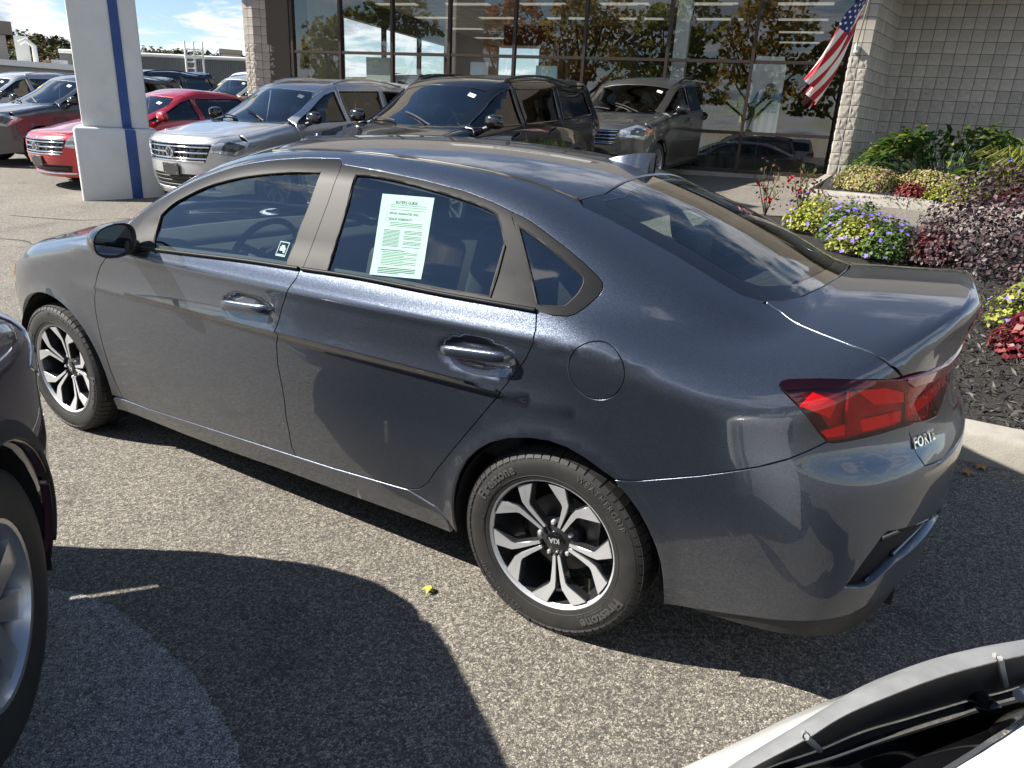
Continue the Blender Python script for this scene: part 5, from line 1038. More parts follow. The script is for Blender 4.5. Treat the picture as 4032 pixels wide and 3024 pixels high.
# cracks in the far asphalt
crm = mat('crack filler', (.03, .029, .028), .8)
for pts in ([(7.6, -1.9), (7.0, -2.2), (6.6, -2.15), (6.0, -2.6), (5.5, -2.6)], [(8.7, -1.2), (7.9, -1.5), (7.4, -1.45), (6.6, -1.9)], [(9.6, -2.2), (8.6, -2.5), (8.2, -2.9), (7.6, -3.0)]):
    q = smooth_line([(x, y, 0) for x, y in pts], 8); V = []
    for i, p in enumerate(q): w_ = .006+.008*rnd.random(); jx = rnd.uniform(-.02, .02); V += [(p[0]+jx, p[1]-w_, TH(p[1]-w_)+.004), (p[0]+jx, p[1]+w_, TH(p[1]+w_)+.004)]
    o = mesh('crack', V, [(2*i, 2*i+2, 2*i+3, 2*i+1) for i in range(len(q)-1)], crm); tag(o, kind='structure')

# ---------------------------------------------------------------- foliage
def leaf_mat(name, cols, rough=.55, trans=.25):
    m = mat(name, cols[0], rough); t = m.node_tree; b = P_(m); g_ = t.nodes.new('ShaderNodeNewGeometry'); n = len(cols)
    r = ramp(t, g_.outputs['Random Per Island'], [(i/(n-1) if n > 1 else 0, cc_) for i, cc_ in enumerate(cols)]); t.links.new(r, b.inputs['Base Color'])
    b.inputs['Specular IOR Level'].default_value = .35
    tr = nn(t, 'ShaderNodeBsdfTranslucent'); t.links.new(r, tr.inputs[0]); ms = t.nodes.new('ShaderNodeMixShader'); ms.inputs[0].default_value = trans
    o = t.nodes['Material Output']; t.links.new(b.outputs[0], ms.inputs[1]); t.links.new(tr.outputs[0], ms.inputs[2]); t.links.new(ms.outputs[0], o.inputs[0]); return m
NR = np.random.RandomState(5)
def leaves(P, size, up=.5, aspect=.55, jit=.35, N=None, fold=.2):
    """a bent pointed leaf (2 quads) at every point of P; returns V, F"""
    n = len(P); D = NR.normal(size=(n, 3))
    if N is not None: D = D*.6 + N*1.2
    D[:, 2] += up; D /= np.linalg.norm(D, axis=1, keepdims=True)               # leaf normal-ish
    A = np.cross(D, NR.normal(size=(n, 3))); A /= np.maximum(np.linalg.norm(A, axis=1, keepdims=True), 1e-6); B = np.cross(D, A)
    s = size*(1+jit*NR.uniform(-1, 1, (n, 1))); a = s*.5; bb = s*aspect*.5
    p0 = P - A*a; p1 = P + B*bb - D*fold*bb*-1; p2 = P + A*a; p3 = P - B*bb + D*fold*bb
    V = np.stack([p0, p1, p2, p3], 1).reshape(-1, 3); i = np.arange(n)*4
    return V, np.concatenate([np.stack([i, i+1, i+2], 1), np.stack([i, i+2, i+3], 1)])
def fast_mesh(name, V, T, m, parent=None, mi=None, mats=None):
    me = bpy.data.meshes.new(name); V = np.asarray(V, np.float32); T = np.asarray(T, np.int32); k = T.shape[1]
    me.vertices.add(len(V)); me.vertices.foreach_set('co', V.ravel()); me.loops.add(T.size); me.loops.foreach_set('vertex_index', T.ravel())
    me.polygons.add(len(T)); me.polygons.foreach_set('loop_start', np.arange(len(T), dtype=np.int32)*k); me.polygons.foreach_set('loop_total', np.full(len(T), k, np.int32))
    for q in (mats or [m]): me.materials.append(q)
    if mi is not None: me.polygons.foreach_set('material_index', np.asarray(mi, np.int32))
    me.update(); me.validate(); return link(name, me, parent)
def dome(n, rx, ry, rz, c=(0, 0, 0), shell=.55, lumps=7, lump=.35):
    """points in a lumpy dome standing on c, with outward normals"""
    D = NR.normal(size=(n, 3)); D[:, 2] = np.abs(D[:, 2]); D /= np.linalg.norm(D, axis=1, keepdims=True)
    Lc = NR.normal(size=(lumps, 3)); Lc[:, 2] = np.abs(Lc[:, 2]); Lc /= np.linalg.norm(Lc, axis=1, keepdims=True)
    r = 1 - lump + lump*np.max(np.maximum(D @ Lc.T, 0)**3, axis=1)
    r = r*(shell + (1-shell)*NR.uniform(0, 1, n)**.5)
    return D*r[:, None]*np.array([rx, ry, rz]) + np.array(c), D
def stems(mb, c, n, h, spread, r=.006, lean=.5):
    for _ in range(n):
        a = rnd.uniform(0, 6.28); d = rnd.uniform(.2, 1)*spread; p0 = Vector(c) + Vector((math.cos(a)*d*.25, math.sin(a)*d*.25, -.02)); p1 = Vector(c) + Vector((math.cos(a)*d, math.sin(a)*d, h*rnd.uniform(.6, 1)))
        mb.tube([p0, (p0+p1)/2 + Vector((math.cos(a)*d*-.1, math.sin(a)*d*-.1, .03)), p1], [r, r*.8, r*.4], 5)
def shrub(name, label, cat, c, rx, ry, h, n, size, m, group=None, up=.5, aspect=.55, lumps=9, lump=.4, flowers=None, stem_m=None, shell=.5):
    root = thing(name, label, cat, (c[0], c[1], c[2]), 0, group)
    P, N = dome(n, rx, ry, h, (0, 0, .02), shell, lumps, lump); V, T = leaves(P, size, up, aspect, N=N); fast_mesh('foliage', V, T, m, root)
    sb = MB(); stems(sb, (0, 0, 0), 9, h*.8, min(rx, ry)*.8); sb.build('stem', stem_m or MT['stem'], root, 60)
    if flowers:
        fm_, nf, fs = flowers; P, N = dome(nf, rx*1.02, ry*1.02, h*1.05, (0, 0, .03), .93, lumps, lump*.6); fb = []; ft = []; k = 0
        for p, d in zip(P, N):
            d = unit(d + np.array([0, 0, .6])); u_, v_, _ = basis(d); a0 = NR.uniform(0, 6)
            for q in range(5):
                a = a0 + q*1.2566; e = u_*math.cos(a)+v_*math.sin(a); e2 = u_*math.cos(a+.55)+v_*math.sin(a+.55); e1 = u_*math.cos(a-.55)+v_*math.sin(a-.55); s = fs*NR.uniform(.8, 1.2)
                fb += [p, p+e1*s*.75+d*s*.1, p+e*s+d*s*.25, p+e2*s*.75+d*s*.1]; ft += [(k, k+1, k+2), (k, k+2, k+3)]; k += 4
        fast_mesh('blossom', fb, ft, fm_, root)
    return root
MT['stem'] = mat('plant stem', (.05, .045, .025), .8)
LM = dict(lime=leaf_mat('lime leaves', [(.10, .14, .02), (.20, .24, .03), (.30, .32, .05), (.42, .38, .10)]),
          limepink=leaf_mat('lime and pink leaves', [(.16, .20, .04), (.28, .30, .08), (.36, .30, .14), (.32, .16, .16)]),
          green=leaf_mat('green leaves', [(.03, .06, .012), (.05, .10, .02), (.08, .14, .03), (.12, .17, .05)]),
          hosta=leaf_mat('hosta leaves', [(.03, .075, .014), (.055, .115, .022), (.10, .16, .035), (.30, .30, .05)], .35, .35),
          grassy=leaf_mat('strap leaves', [(.08, .12, .02), (.14, .18, .03), (.24, .24, .05), (.30, .24, .10)]),
          purple=leaf_mat('purple black leaves', [(.016, .010, .014), (.035, .020, .028), (.065, .040, .045), (.14, .09, .09)], .45),
          heuch=leaf_mat('red ruffled leaves', [(.06, .006, .012), (.14, .010, .022), (.20, .03, .035), (.24, .10, .075)], .45),
          rose=leaf_mat('rose leaves', [(.04, .07, .02), (.09, .10, .03), (.18, .05, .03), (.22, .13, .06)], .45),
          violet=mat('violet petals', (.16, .10, .50), .6), pinkp=mat('pink petals', (.42, .20, .36), .6), redp=mat('red petals', (.45, .02, .03), .6), bluep=mat('blue petals', (.06, .05, .42), .6))

# ---------------------------------------------------------------- kerbs and beds
conc = vary(mat('kerb concrete', (.30, .28, .245), .85), 5, [(.25, (.20, .185, .16)), (.5, (.29, .27, .235)), (.8, (.37, .35, .31))], bump=.5, bscale=140, dist=.004)
def kerb(name, label, line, w=.16, h=.15, seg=1.55, flip=1, first=None):
    root = thing(name, label, 'kerb', (0, 0, 0)); pts = [np.array(p, float) for p in line]
    for a, b in zip(pts, pts[1:]):
        d = b-a; Ln = np.linalg.norm(d); u_ = d/Ln; nn2 = np.array([-u_[1], u_[0]])*flip; n = max(1, round(Ln/seg)); cuts = [Ln*i/n for i in range(n+1)]
        if first and n > 1: cuts[1] = first
        for s0, s1 in zip(cuts, cuts[1:]):
            s0 += .006; s1 -= .006; V = []; k = 4
            for i in range(k+1):
                s = s0+(s1-s0)*i/k; j = rnd.uniform(-.003, .003)
                for off, z in ((0, -.05), (.004, h*.85+j), (.018, h+j), (w-.012, h+j), (w, h*.9), (w, -.05)):
                    q = a+u_*s+nn2*off; V.append((q[0], q[1], TH(q[1])+z))
            Fc = [(i*6+q, i*6+q+1, (i+1)*6+q+1, (i+1)*6+q) for i in range(k) for q in range(5)] + [tuple(range(5, -1, -1)), tuple(range(k*6, k*6+6))]
            o = mesh('kerb_stone', V, Fc, conc, root); auto_smooth(o, 50)
    return root
kerb('kerb', 'concrete kerb right behind the trunk of the grey sedan', [(-3.6, -1.40), (1.9, -1.40)], flip=-1, w=.20)
kerb('kerb', 'concrete kerb edging the hosta bed below the block wall', [(1.24, -12.3), (1.24, -10.03), (-3.6, -9.42)], flip=1, first=1.6)
mul = vary(mat('black mulch', (.018, .016, .015), .9), 40, [(.3, (.008, .007, .007)), (.6, (.028, .025, .022)), (.85, (.075, .068, .06))], bump=1., bscale=60, dist=.03)
def bed(name, poly, zoff):
    t_ = [(x, y) for x, y in poly]; P2, T, _ = cdt([resample([(x, y) for x, y in poly], .3)], .25)
    o = mesh(name, [(x, y, TH(y)+zoff+.03*math.sin(x*3.1+y*2.3)) for x, y in P2], T, mul, smooth=True); return tag(o, kind='structure')
bed('flower_bed', [(-3.6, -1.59), (1.9, -1.59), (1.7, -7.6), (-.4, -7.9), (-3.6, -7.6)], .10)
bed('flower_bed', [(1.09, -10.12), (-3.6, -9.55), (-3.6, -14.3), (-1.9, -14.0), (.6, -13.7), (1.09, -12.3)], .11)
# mulch chips
def chips(name, n, area, zoff):
    P = np.stack([NR.uniform(area[0], area[1], n), NR.uniform(area[2], area[3], n), np.zeros(n)], 1); P[:, 2] = [TH(y)+zoff+.03*math.sin(x*3.1+y*2.3) for x, y in P[:, :2]]; P[:, 2] += NR.uniform(0, .02, n)
    V, T = leaves(P, .05, 1.2, .22, .6); o = fast_mesh(name, V, T, leaf_mat('mulch chips', [(.008, .007, .007), (.02, .018, .017), (.045, .04, .036), (.13, .12, .11)], .8, 0.)); return tag(o, kind='stuff')
chips('mulch', 9000, (-3.2, -.4, -5.2, -1.6), .105); chips('mulch', 4000, (-3., .9, -11.5, -9.7), .115)
Z = lambda x, y, h=.10: (x, y, TH(y)+h)
bushes = 'plants in the flower bed behind the sedan'
shrub('purple_bush', 'large dark purple leafed bush at the right edge', 'bush', Z(-1.62, -5.75), 1.15, .9, 1.06, 9000, .040, LM['purple'], up=.3, aspect=.75, lumps=16, lump=.35, shell=.55)
shrub('purple_bush', 'small low dark purple shrub in front of the large purple bush', 'bush', Z(-1.75, -4.4), .42, .4, .5, 900, .05, LM['purple'], up=.3, aspect=.75)
shrub('heuchera', 'red ruffled heuchera in black mulch near the sedan trunk', 'plant', Z(-1.62, -2.95), .36, .36, .42, 1500, .052, LM['heuch'], up=.7, aspect=.85, lumps=12)
shrub('heuchera', 'red leafed plant squeezed between violet flowers and purple bush', 'plant', Z(-.80, -5.75), .30, .28, .36, 900, .048, LM['heuch'], up=.7, aspect=.85)
shrub('geranium', 'leggy geranium with mauve flowers behind the red heuchera', 'plant', Z(-1.62, -3.55), .42, .38, .5, 1000, .036, LM['lime'], flowers=(LM['violet'], 40, .024), aspect=.9)
shrub('geranium', 'violet flowered geranium clump by the rear window of the sedan', 'plant', Z(-.02, -6.3), .44, .4, .46, 1800, .038, LM['green'], flowers=(LM['violet'], 60, .026), aspect=.9)
shrub('geranium', 'violet flowers with lime leaves, left of the other geranium clump', 'plant', Z(.48, -6.7), .38, .35, .44, 1500, .036, LM['lime'], flowers=(LM['violet'], 30, .025), aspect=.9)
shrub('geranium', 'violet flowered clump just left of the red leafed plant', 'plant', Z(-.40, -5.6), .34, .30, .42, 1400, .036, LM['green'], flowers=(LM['violet'], 58, .026), aspect=.9)
shrub('geranium', 'violet flowered clump in the middle of the flower row along the trunk', 'plant', Z(-.12, -5.75), .32, .30, .44, 1400, .036, LM['lime'], flowers=(LM['violet'], 46, .026), aspect=.9)
def rosebush(label, c, h, n):
    root = thing('rose_bush', label, 'bush', c); sb = MB(); P = []
    for i in range(5):
        a = i*1.3+.4; tp = Vector((math.cos(a)*.16, math.sin(a)*.16, h*(.75+.25*math.sin(i*2.1)))); sb.tube([(0, 0, -.03), tuple(tp*.5+Vector((.02, 0, .04))), tuple(tp)], [.009, .007, .004], 5)
        P += [np.array(tp)*t_ + NR.normal(0, .055, 3) for t_ in NR.uniform(.35, 1.06, n//5)]
    sb.build('stem', MT['stem'], root, 60); V, T = leaves(np.array(P), .055, .4, .6); fast_mesh('foliage', V, T, LM['rose'], root)
    P = np.array(P)[:4]; V, T = leaves(np.repeat(P, 14, 0)+NR.normal(0, .012, (len(P)*14, 3)), .035, .3, .9); fast_mesh('blossom', V, T, LM['redp'], root)
rosebush('thin young rose bush with red buds, left of the bushier rose', Z(1.22, -7.55), .62, 90); rosebush('bushy rose with reddish leaf tips beside the driveway', Z(.72, -7.35), .62, 260)
# bed below the wall
shrub('coleus', 'lime and pink leafed mound at the corner of the far kerb', 'plant', Z(.35, -10.75), .62, .45, .40, 3400, .042, LM['limepink'], flowers=(LM['pinkp'], 40, .014), aspect=.8)
shrub('coleus', 'lime leafed mound between the two red plants and the wall', 'plant', Z(-.55, -10.9), .62, .42, .40, 3400, .042, LM['limepink'], flowers=(LM['pinkp'], 40, .014), aspect=.8)
shrub('lime_plant', 'bright yellow green low plant right of the small red plant', 'plant', Z(-.95, -10.05), .50, .26, .30, 2000, .045, LM['lime'], aspect=.8)
shrub('heuchera', 'small red plant at the far kerb, left of the yellow green plant', 'plant', Z(-.33, -10.2), .27, .2, .25, 420, .06, LM['heuch'], aspect=.85)
shrub('heuchera', 'small dark red plant at the far kerb, right of the yellow green plant', 'plant', Z(-1.62, -10.2), .24, .2, .28, 420, .06, LM['heuch'], aspect=.85)
shrub('low_shrub', 'low dark green shrub at the foot of the block pillar', 'bush', Z(.45, -12.2), .5, .4, .5, 900, .06, LM['green'])
def hosta(label, c, rx, ry, h, n):
    root = thing('hosta', label, 'plant', c); V = []; T = []; k = 0; st = MB()
    for i in range(n):
        a = NR.uniform(0, 6.28); r = NR.uniform(.15, 1)**.6; hh = h*(1.05-.55*r**2)*NR.uniform(.7, 1.05); p = np.array([rx*r*math.cos(a), ry*r*math.sin(a), hh]); dr = unit(np.array([math.cos(a)*1., math.sin(a)*1., NR.uniform(-.45, .35)]) + NR.normal(0, .3, 3)); sd = unit(np.cross(dr, [0, 0, 1])); up_ = np.cross(sd, dr); L_n = NR.uniform(.17, .27); W_ = L_n*.33
        ring = [p, p+dr*L_n*.35+sd*W_*.5+up_*.025, p+dr*L_n*.7+sd*W_*.38+up_*.02, p+dr*L_n-up_*.035, p+dr*L_n*.7-sd*W_*.38+up_*.02, p+dr*L_n*.35-sd*W_*.5+up_*.025]
        V += ring+[p+dr*L_n*.45]; T += [(k+6, k+j, k+(j+1) % 6) for j in range(6)]; k += 7
        if i % 4 == 0: st.tube([(p[0]*.3, p[1]*.3, 0), tuple(p)], [.008, .005], 4, False)
    fast_mesh('leaf', V, T, LM['hosta'], root)['kind'] = 'stuff'; st.build('leaf_stalk', mat('hosta stalk', (.07, .13, .03), .6), root, 60)
hosta('big leafy hosta hedge along the foot of the shaded block wall', Z(-.75, -12.1), 1.35, .55, .95, 620)
hosta('low lime hosta clump in front of the big hosta hedge', Z(-1.15, -11.2), .35, .3, .45, 50)
def strap(label, c, n, h, sp_, fl):
    root = thing('spiderwort', label, 'plant', c); V = []; T = []; k = 0; tips = []
    for i in range(n):
        a = NR.uniform(0, 6.28); e = np.array([math.cos(a), math.sin(a), 0]); s = np.array([-e[1], e[0], 0])*.009; b0 = e*NR.uniform(0, sp_*.5); L1 = NR.uniform(.5, 1)*h; d = NR.uniform(.2, 1)*sp_
        pts = [b0, b0+e*d*.3+[0, 0, L1*.6], b0+e*d*.7+[0, 0, L1*.95], b0+e*d*1.15+[0, 0, L1*.8]]; tips.append(pts[2])
        for q in pts: V += [q-s, q+s]
        T += [(k+2*j, k+2*j+1, k+2*j+3) for j in range(3)] + [(k+2*j, k+2*j+3, k+2*j+2) for j in range(3)]; k += 8
    fast_mesh('foliage', V, T, LM['grassy'], root); P = np.array(tips)[:fl]; V, T = leaves(np.repeat(P, 5, 0)+NR.normal(0, .012, (fl*5, 3)), .04, .5, .9); fast_mesh('blossom', V, T, LM['bluep'], root)
strap('grassy spiderwort with blue flowers at the right end of the wall', Z(-1.75, -11.0), 260, .85, .55, 26)
strap('brownish strap leafed clump by the far kerb at the right edge', Z(-2.35, -10.5), 220, .6, .6, 4)

# ---------------------------------------------------------------- masonry
bm_s = vary(mat('concrete block', (.36, .33, .29), .9), 3.5, [(.25, (.30, .275, .245)), (.5, (.37, .34, .30)), (.8, (.43, .395, .35))], bump=.35, bscale=120, dist=.004)
for m_ in (bm_s,):
    t = m_.node_tree; b = P_(m_); oi = t.nodes.new('ShaderNodeObjectInfo'); src = b.inputs['Base Color'].links[0].from_socket
    hs = nn(t, 'ShaderNodeHueSaturation'); t.links.new(src, hs.inputs['Color']); t.links.new(mth(t, 'ADD', mth(t, 'MULTIPLY', oi.outputs['Random'], .20), .90), hs.inputs['Value']); t.links.new(hs.outputs[0], b.inputs['Base Color'])
mort = mat('dark mortar', (.085, .075, .062), .95)
def block_mesh(w, h, d, rough=0., seed=0):
    """front face towards +y, centred in x and z; rough > 0 gives a split face"""
    r = random.Random(seed); n = 6 if rough else 1; V = []; Fc = []
    for j in range(n+1):
        for i in range(n+1):
            u, v = i/n, j/n; e = min(u, 1-u, v, 1-v); y = d/2 + (r.uniform(-.4, 1)*rough*min(1, e*5) if rough else 0); V.append(((u-.5)*w, y, (v-.5)*h))
    for j in range(n):
        for i in range(n): a = j*(n+1)+i; Fc.append((a, a+n+1, a+n+2, a+1))
    b0 = len(V); V += [(-w/2, -d/2, -h/2), (w/2, -d/2, -h/2), (w/2, -d/2, h/2), (-w/2, -d/2, h/2)]
    bt = list(range(0, n+1)); tp = list(range(n*(n+1), (n+1)**2)); lf = [j*(n+1) for j in range(n+1)]; rt_ = [j*(n+1)+n for j in range(n+1)]
    Fc += [tuple(bt+[b0+1, b0]), tuple(tp[::-1]+[b0+3, b0+2]), tuple(lf[::-1]+[b0, b0+3]), tuple(rt_+[b0+2, b0+1]), (b0, b0+1, b0+2, b0+3)]
    me = bpy.data.meshes.new('block'); me.from_pydata(V, [], Fc); me.update(); me.materials.append(bm_s)
    if rough: me.polygons.foreach_set('use_smooth', np.array([i < n*n for i in range(len(Fc))])); me.set_sharp_from_angle(angle=R_(32))
    return me
_bm = {}
def block_face(root, a, b, z0, z1, nx, zsplit, rough=.016, course=.2032, skew=0.):
    """courses of square blocks on the vertical face from a to b (2D); outside is on the left of a->b reversed"""
    a = np.array(a, float); b = np.array(b, float); Ln = np.linalg.norm(b-a); u_ = (b-a)/Ln; ang = math.atan2(u_[1], u_[0]); w = Ln/nx; out_ = np.array([-u_[1], u_[0]])
    n = int((z1-z0)/course+.5)
    for j in range(n):
        zc = z1 - course*(j+.5); sp_ = zc < zsplit
        for i in range(nx):
            key = (round(w, 3), sp_, (i*7+j*13) % 5 if sp_ else 0)
            if key not in _bm: _bm[key] = block_mesh(w-.009, course-.009, .06, rough if sp_ else 0, key[2])
            o = bpy.data.objects.new('block', _bm[key]); COL.objects.link(o); o.parent = root; q = a+u_*w*(i+.5) - out_*(.03 + (.0 if sp_ else .004) + rnd.uniform(0, .0015)); o.location = (q[0], q[1], zc); o.rotation_euler = (0, 0, ang)
def core(root, poly, z0, z1):
    mb = MB(); mb.prism([(p[0], p[1]) for p in poly], z0, z1, lambda u, v, h: (u, v, h)); return mb.build('mortar', mort, root)
# the showroom frame: local x runs along the glass (to the left in view), local y outwards, z = height
FQ = (1.2, -12.45); FA = R_(11)
def frame(name, label, cat, group=None): return thing(name, label, cat, (FQ[0], FQ[1], 0), FA, group)
ZS = 3.05; ZT = ZS + .2032*7
wall = frame('block_wall', 'shaded concrete block wall above the flower bed at right', 'wall')
core(wall, [(-.80, -1.255), (-3.30, -1.225), (-3.30, -1.6), (-.80, -1.6)], .5, ZT)
block_face(wall, (-3.32, -1.20), (-.79, -1.20), ZS-.2032*11, ZT, 12, ZS)
block_face(wall, (-3.34, -3.2), (-3.34, -1.21), ZS-.2032*11, ZT, 9, ZS); core(wall, [(-3.29, -1.62), (-3.29, -3.2), (-2.9, -3.2), (-2.9, -1.62)], .5, ZT)
pil = frame('block_pillar', 'sunlit concrete block pillar with the flag bracket, split faced below', 'pillar')
core(pil, [(-.255, .195), (-.015, .195), (-.015, -1.3), (-.74, -1.3), (-.74, -1.19)], .5, ZT)
block_face(pil, (-.29, .25), (.01, .25), ZS-.2032*11, ZT, 2, ZS); block_face(pil, (-.80, -1.20), (-.29, .25), ZS-.2032*11, ZT, 7, ZS, .006); block_face(pil, (.012, .25), (.012, .02), ZS-.2032*11, ZT, 1, ZS)
cl = frame('block_column', 'concrete block column at the left end of the showroom glass', 'pillar')
# column corner measured at local (12.58, .33)
core(cl, [(12.58-.75, .05), (12.58-.03, .33-.05), (12.86-.04, .27), (12.95, -.8), (11.9, -.8)], .4, ZT)
cc1 = (11.80, -.02); cc2 = (12.58, .33); cc3 = (12.86, .31)
block_face(cl, cc1, cc2, ZS-.178*14, ZS+.178*8, 5, ZS, course=.178); block_face(cl, cc2, cc3, ZS-.178*14, ZS+.178*8, 2, ZS, course=.178)
# ---------------------------------------------------------------- showroom
bron = mat('bronze aluminium', (.045, .033, .028), .42, .5)
pane_m = glass('showroom glass', (.82, .86, .84), 1.95)
sf = frame('glass_storefront', 'tall showroom glass front with dark bronze mullions', 'storefront')
ms_ = [0.06, 1.66, 3.25, 4.90, 6.38, 7.84, 9.20, 10.50, 11.75]
zr_ = [.97, 1.68, 2.93, 4.46]
for s_ in ms_[1:]:
    mb = MB(); mb.box((s_, 0, (zr_[0]+zr_[-1])/2), (.058, .12, zr_[-1]-zr_[0])); mb.build('mullion', bron, sf)
for i in range(len(ms_)-1):
    a, b_ = ms_[i]+.031, ms_[i+1]-.031
    for z in zr_:
        if z == 1.68 and i > 1: continue
        mb = MB(); mb.box(((a+b_)/2, 0, z), (b_-a-.002, .10, .055 if z != zr_[0] else .09)); mb.build('transom', bron, sf)
    rows = [(zr_[0], zr_[1]), (zr_[1], zr_[2]), (zr_[2], zr_[3])] if i <= 1 else [(zr_[0], zr_[2]), (zr_[2], zr_[3])]
    for z0, z1 in rows:
        tl_ = rnd.uniform(-.0025, .0025); mb = MB(); mb.add([(a, tl_, z0+.03), (b_, -tl_, z0+.03), (b_, -tl_+.001, z1-.03), (a, tl_+.001, z1-.03)], [(0, 1, 2, 3)]); mb.build('pane', pane_m, sf)
mb = MB(); mb.box((5.9, .02, .86), (11.9, .16, .16)); mb.build('sill', conc, sf)
bd = frame('showroom', 'showroom building with canopy, tiled ceiling and dark interior behind the glass', 'building')
tile = vary(mat('ceiling tile', (.6, .56, .47), .9), 2, [(.3, (.55, .51, .42)), (.7, (.64, .60, .51))])
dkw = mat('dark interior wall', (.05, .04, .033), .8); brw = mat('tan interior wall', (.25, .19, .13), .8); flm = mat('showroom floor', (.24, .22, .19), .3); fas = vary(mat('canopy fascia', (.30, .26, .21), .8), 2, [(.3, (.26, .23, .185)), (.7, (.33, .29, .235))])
def bx(name, c, d, m, par=bd): mb = MB(); mb.box(c, d); return mb.build(name, m, par)
bx('floor', (5.8, -7, .86), (12.3, 13.8, .05), flm); bx('ceiling', (5.8, -7, 4.52), (12.3, 13.8, .05), tile)
for i in range(1, 20): bx('ceiling_grid', (-.3+i*.61, -7, 4.492), (.022, 13.7, .006), MT['liner'])
for i in range(1, 22): bx('ceiling_grid', (5.8, -.1-i*.61, 4.491), (12.2, .022, .005), MT['liner'])
lum = mat('ceiling light', (.8, .8, .75), .5); P_(lum).inputs['Emission Color'].default_value = (1, .96, .85, 1); P_(lum).inputs['Emission Strength'].default_value = .14
for i in range(6):
    for j in range(5): bx('ceiling_light', (.9+i*2.05, -1.5-j*2.3, 4.484), (1.18, .28, .012), lum)
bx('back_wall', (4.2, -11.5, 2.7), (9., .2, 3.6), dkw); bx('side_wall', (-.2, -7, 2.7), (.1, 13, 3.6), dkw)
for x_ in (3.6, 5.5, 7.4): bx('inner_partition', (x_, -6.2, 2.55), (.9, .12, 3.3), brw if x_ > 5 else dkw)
bx('inner_header', (5.2, -6.2, 4.05), (7.5, .14, .5), dkw)
for x_ in (2.4, 4.6, 6.5): bx('inner_post', (x_, -3.9, 2.7), (.16, .16, 3.6), bron)
bx('left_wall', (12.0, -1.3, 2.7), (.2, 2.0, 3.6), bm_s); bx('left_wall', (12.0, -11.2, 2.7), (.2, 4.6, 3.6), brw); bx('left_sill', (12.0, -5.6, 1.45), (.2, 6.6, 1.2), dkw); bx('left_header', (12.0, -5.6, 4.25), (.2, 6.6, .5), bron)
for y_ in (-2.4, -4.6, -6.8, -8.8): bx('left_post', (12.0, y_, 3.0), (.12, .1, 2.2), bron)
bx('white_post', (3.05, -.35, 2.7), (.26, .26, 3.6), mat('white column paint', (.62, .63, .62), .6))
bx('canopy', (5.2, -.35, 4.72), (16.9, 1.95, .34), fas); bx('parapet', (5.2, -.9, 6.3), (16.9, .5, 2.8), fas); bx('roof_deck', (5.2, -7.2, 4.95), (16.9, 12.2, .1), fas)
sgn = bx('name_board', (6.2, -.615, 5.75), (4.2, .06, .62), mat('white sign', (.75, .75, .73), .5))
V, Fc = text_geo('romano', .52, .01, 3, 0, 1.05, .006); mesh('name_letters', [(6.2-x, -.583+z, 5.76+y) for x, y, z in V], Fc, mat('dark letters', (.03, .03, .04), .5), sgn)
# things behind the glass
def board(label, s0, s1, z0, z1, col, y=-.12):
    o = MB(); o.box(((s0+s1)/2, y, (z0+z1)/2), (s1-s0, .012, z1-z0)); o2 = o.build('sign_board', mat('pale board', col, .6), None); o2.location = (FQ[0], FQ[1], 0); o2.rotation_euler = (0, 0, FA); return tag(o2, label, 'board')
board('translucent pale board leaning inside the third pane from the left', 9.30, 9.93, 2.3, 2.86, (.42, .47, .45)); board('small white board inside the glass above the silver SUV', 6.99, 7.40, 2.3, 2.82, (.75, .8, .85)); board('pale blue board inside the glass above the black SUV roof', 5.47, 5.93, 2.3, 2.78, (.5, .74, .78))
def local(x, y, z): return (FQ[0]+x*math.cos(FA)-y*math.sin(FA), FQ[1]+x*math.sin(FA)+y*math.cos(FA), z)
bn = thing('banner', 'white cloth banner with blue letters standing behind the right glass pane', 'banner', local(1.36, -.45, .9), FA)
V = []; nx_, nz_ = 24, 30
for j in range(nz_+1):
    for i in range(nx_+1):
        u_ = i/nx_-.5; v_ = j/nz_; wd = .62 if v_ < .86 else .62*(1-.2*(v_-.86)/.14); V.append((u_*wd, .018*math.sin(u_*26+1.2*math.sin(v_*5))*(1-.6*v_)+.03*v_, .75+1.42*v_))
mesh('cloth', V, [(j*(nx_+1)+i, j*(nx_+1)+i+1, (j+1)*(nx_+1)+i+1, (j+1)*(nx_+1)+i) for j in range(nz_) for i in range(nx_)], mat('white cloth', (.74, .75, .76), .8), bn, smooth=True)
blm = mat('blue print', (.02, .22, .45), .6)
for tx, sz, z in (('AR EI', .24, 1.44), ('SEVE', .21, 1.24)):
    V, Fc = text_geo(tx, sz, .002, 2, 0, .95, .006); mesh('banner_lettering', [(-.06-x, .085+z_, z+y) for x, y, z_ in V], Fc, blm, bn)
ov = MB(); ov.lathe([(0, .0), (.085, 0)], 28, 'Y'); o = mesh('banner_emblem', [(x*1.0-.10, .092, z*.45+1.66) for x, y, z in ov.V], ov.F, mat('dark blue print', (.01, .03, .10), .5), bn)
V, Fc = text_geo('Ford', .07, .001, 2, .3); mesh('emblem_script', [(-.10-x, .097, 1.66+y) for x, y, z_ in V], Fc, MT['paper'] if False else mat('white emblem script', (.8, .8, .8), .5), bn)
bp = MB(); bp.tube([(0, -.06, 0), (0, -.04, 2.15)], .015, 8); bp.box((0, -.06, .02), (.5, .3, .03)); bp.build('banner_stand', MT['blackplastic'], bn, 60)
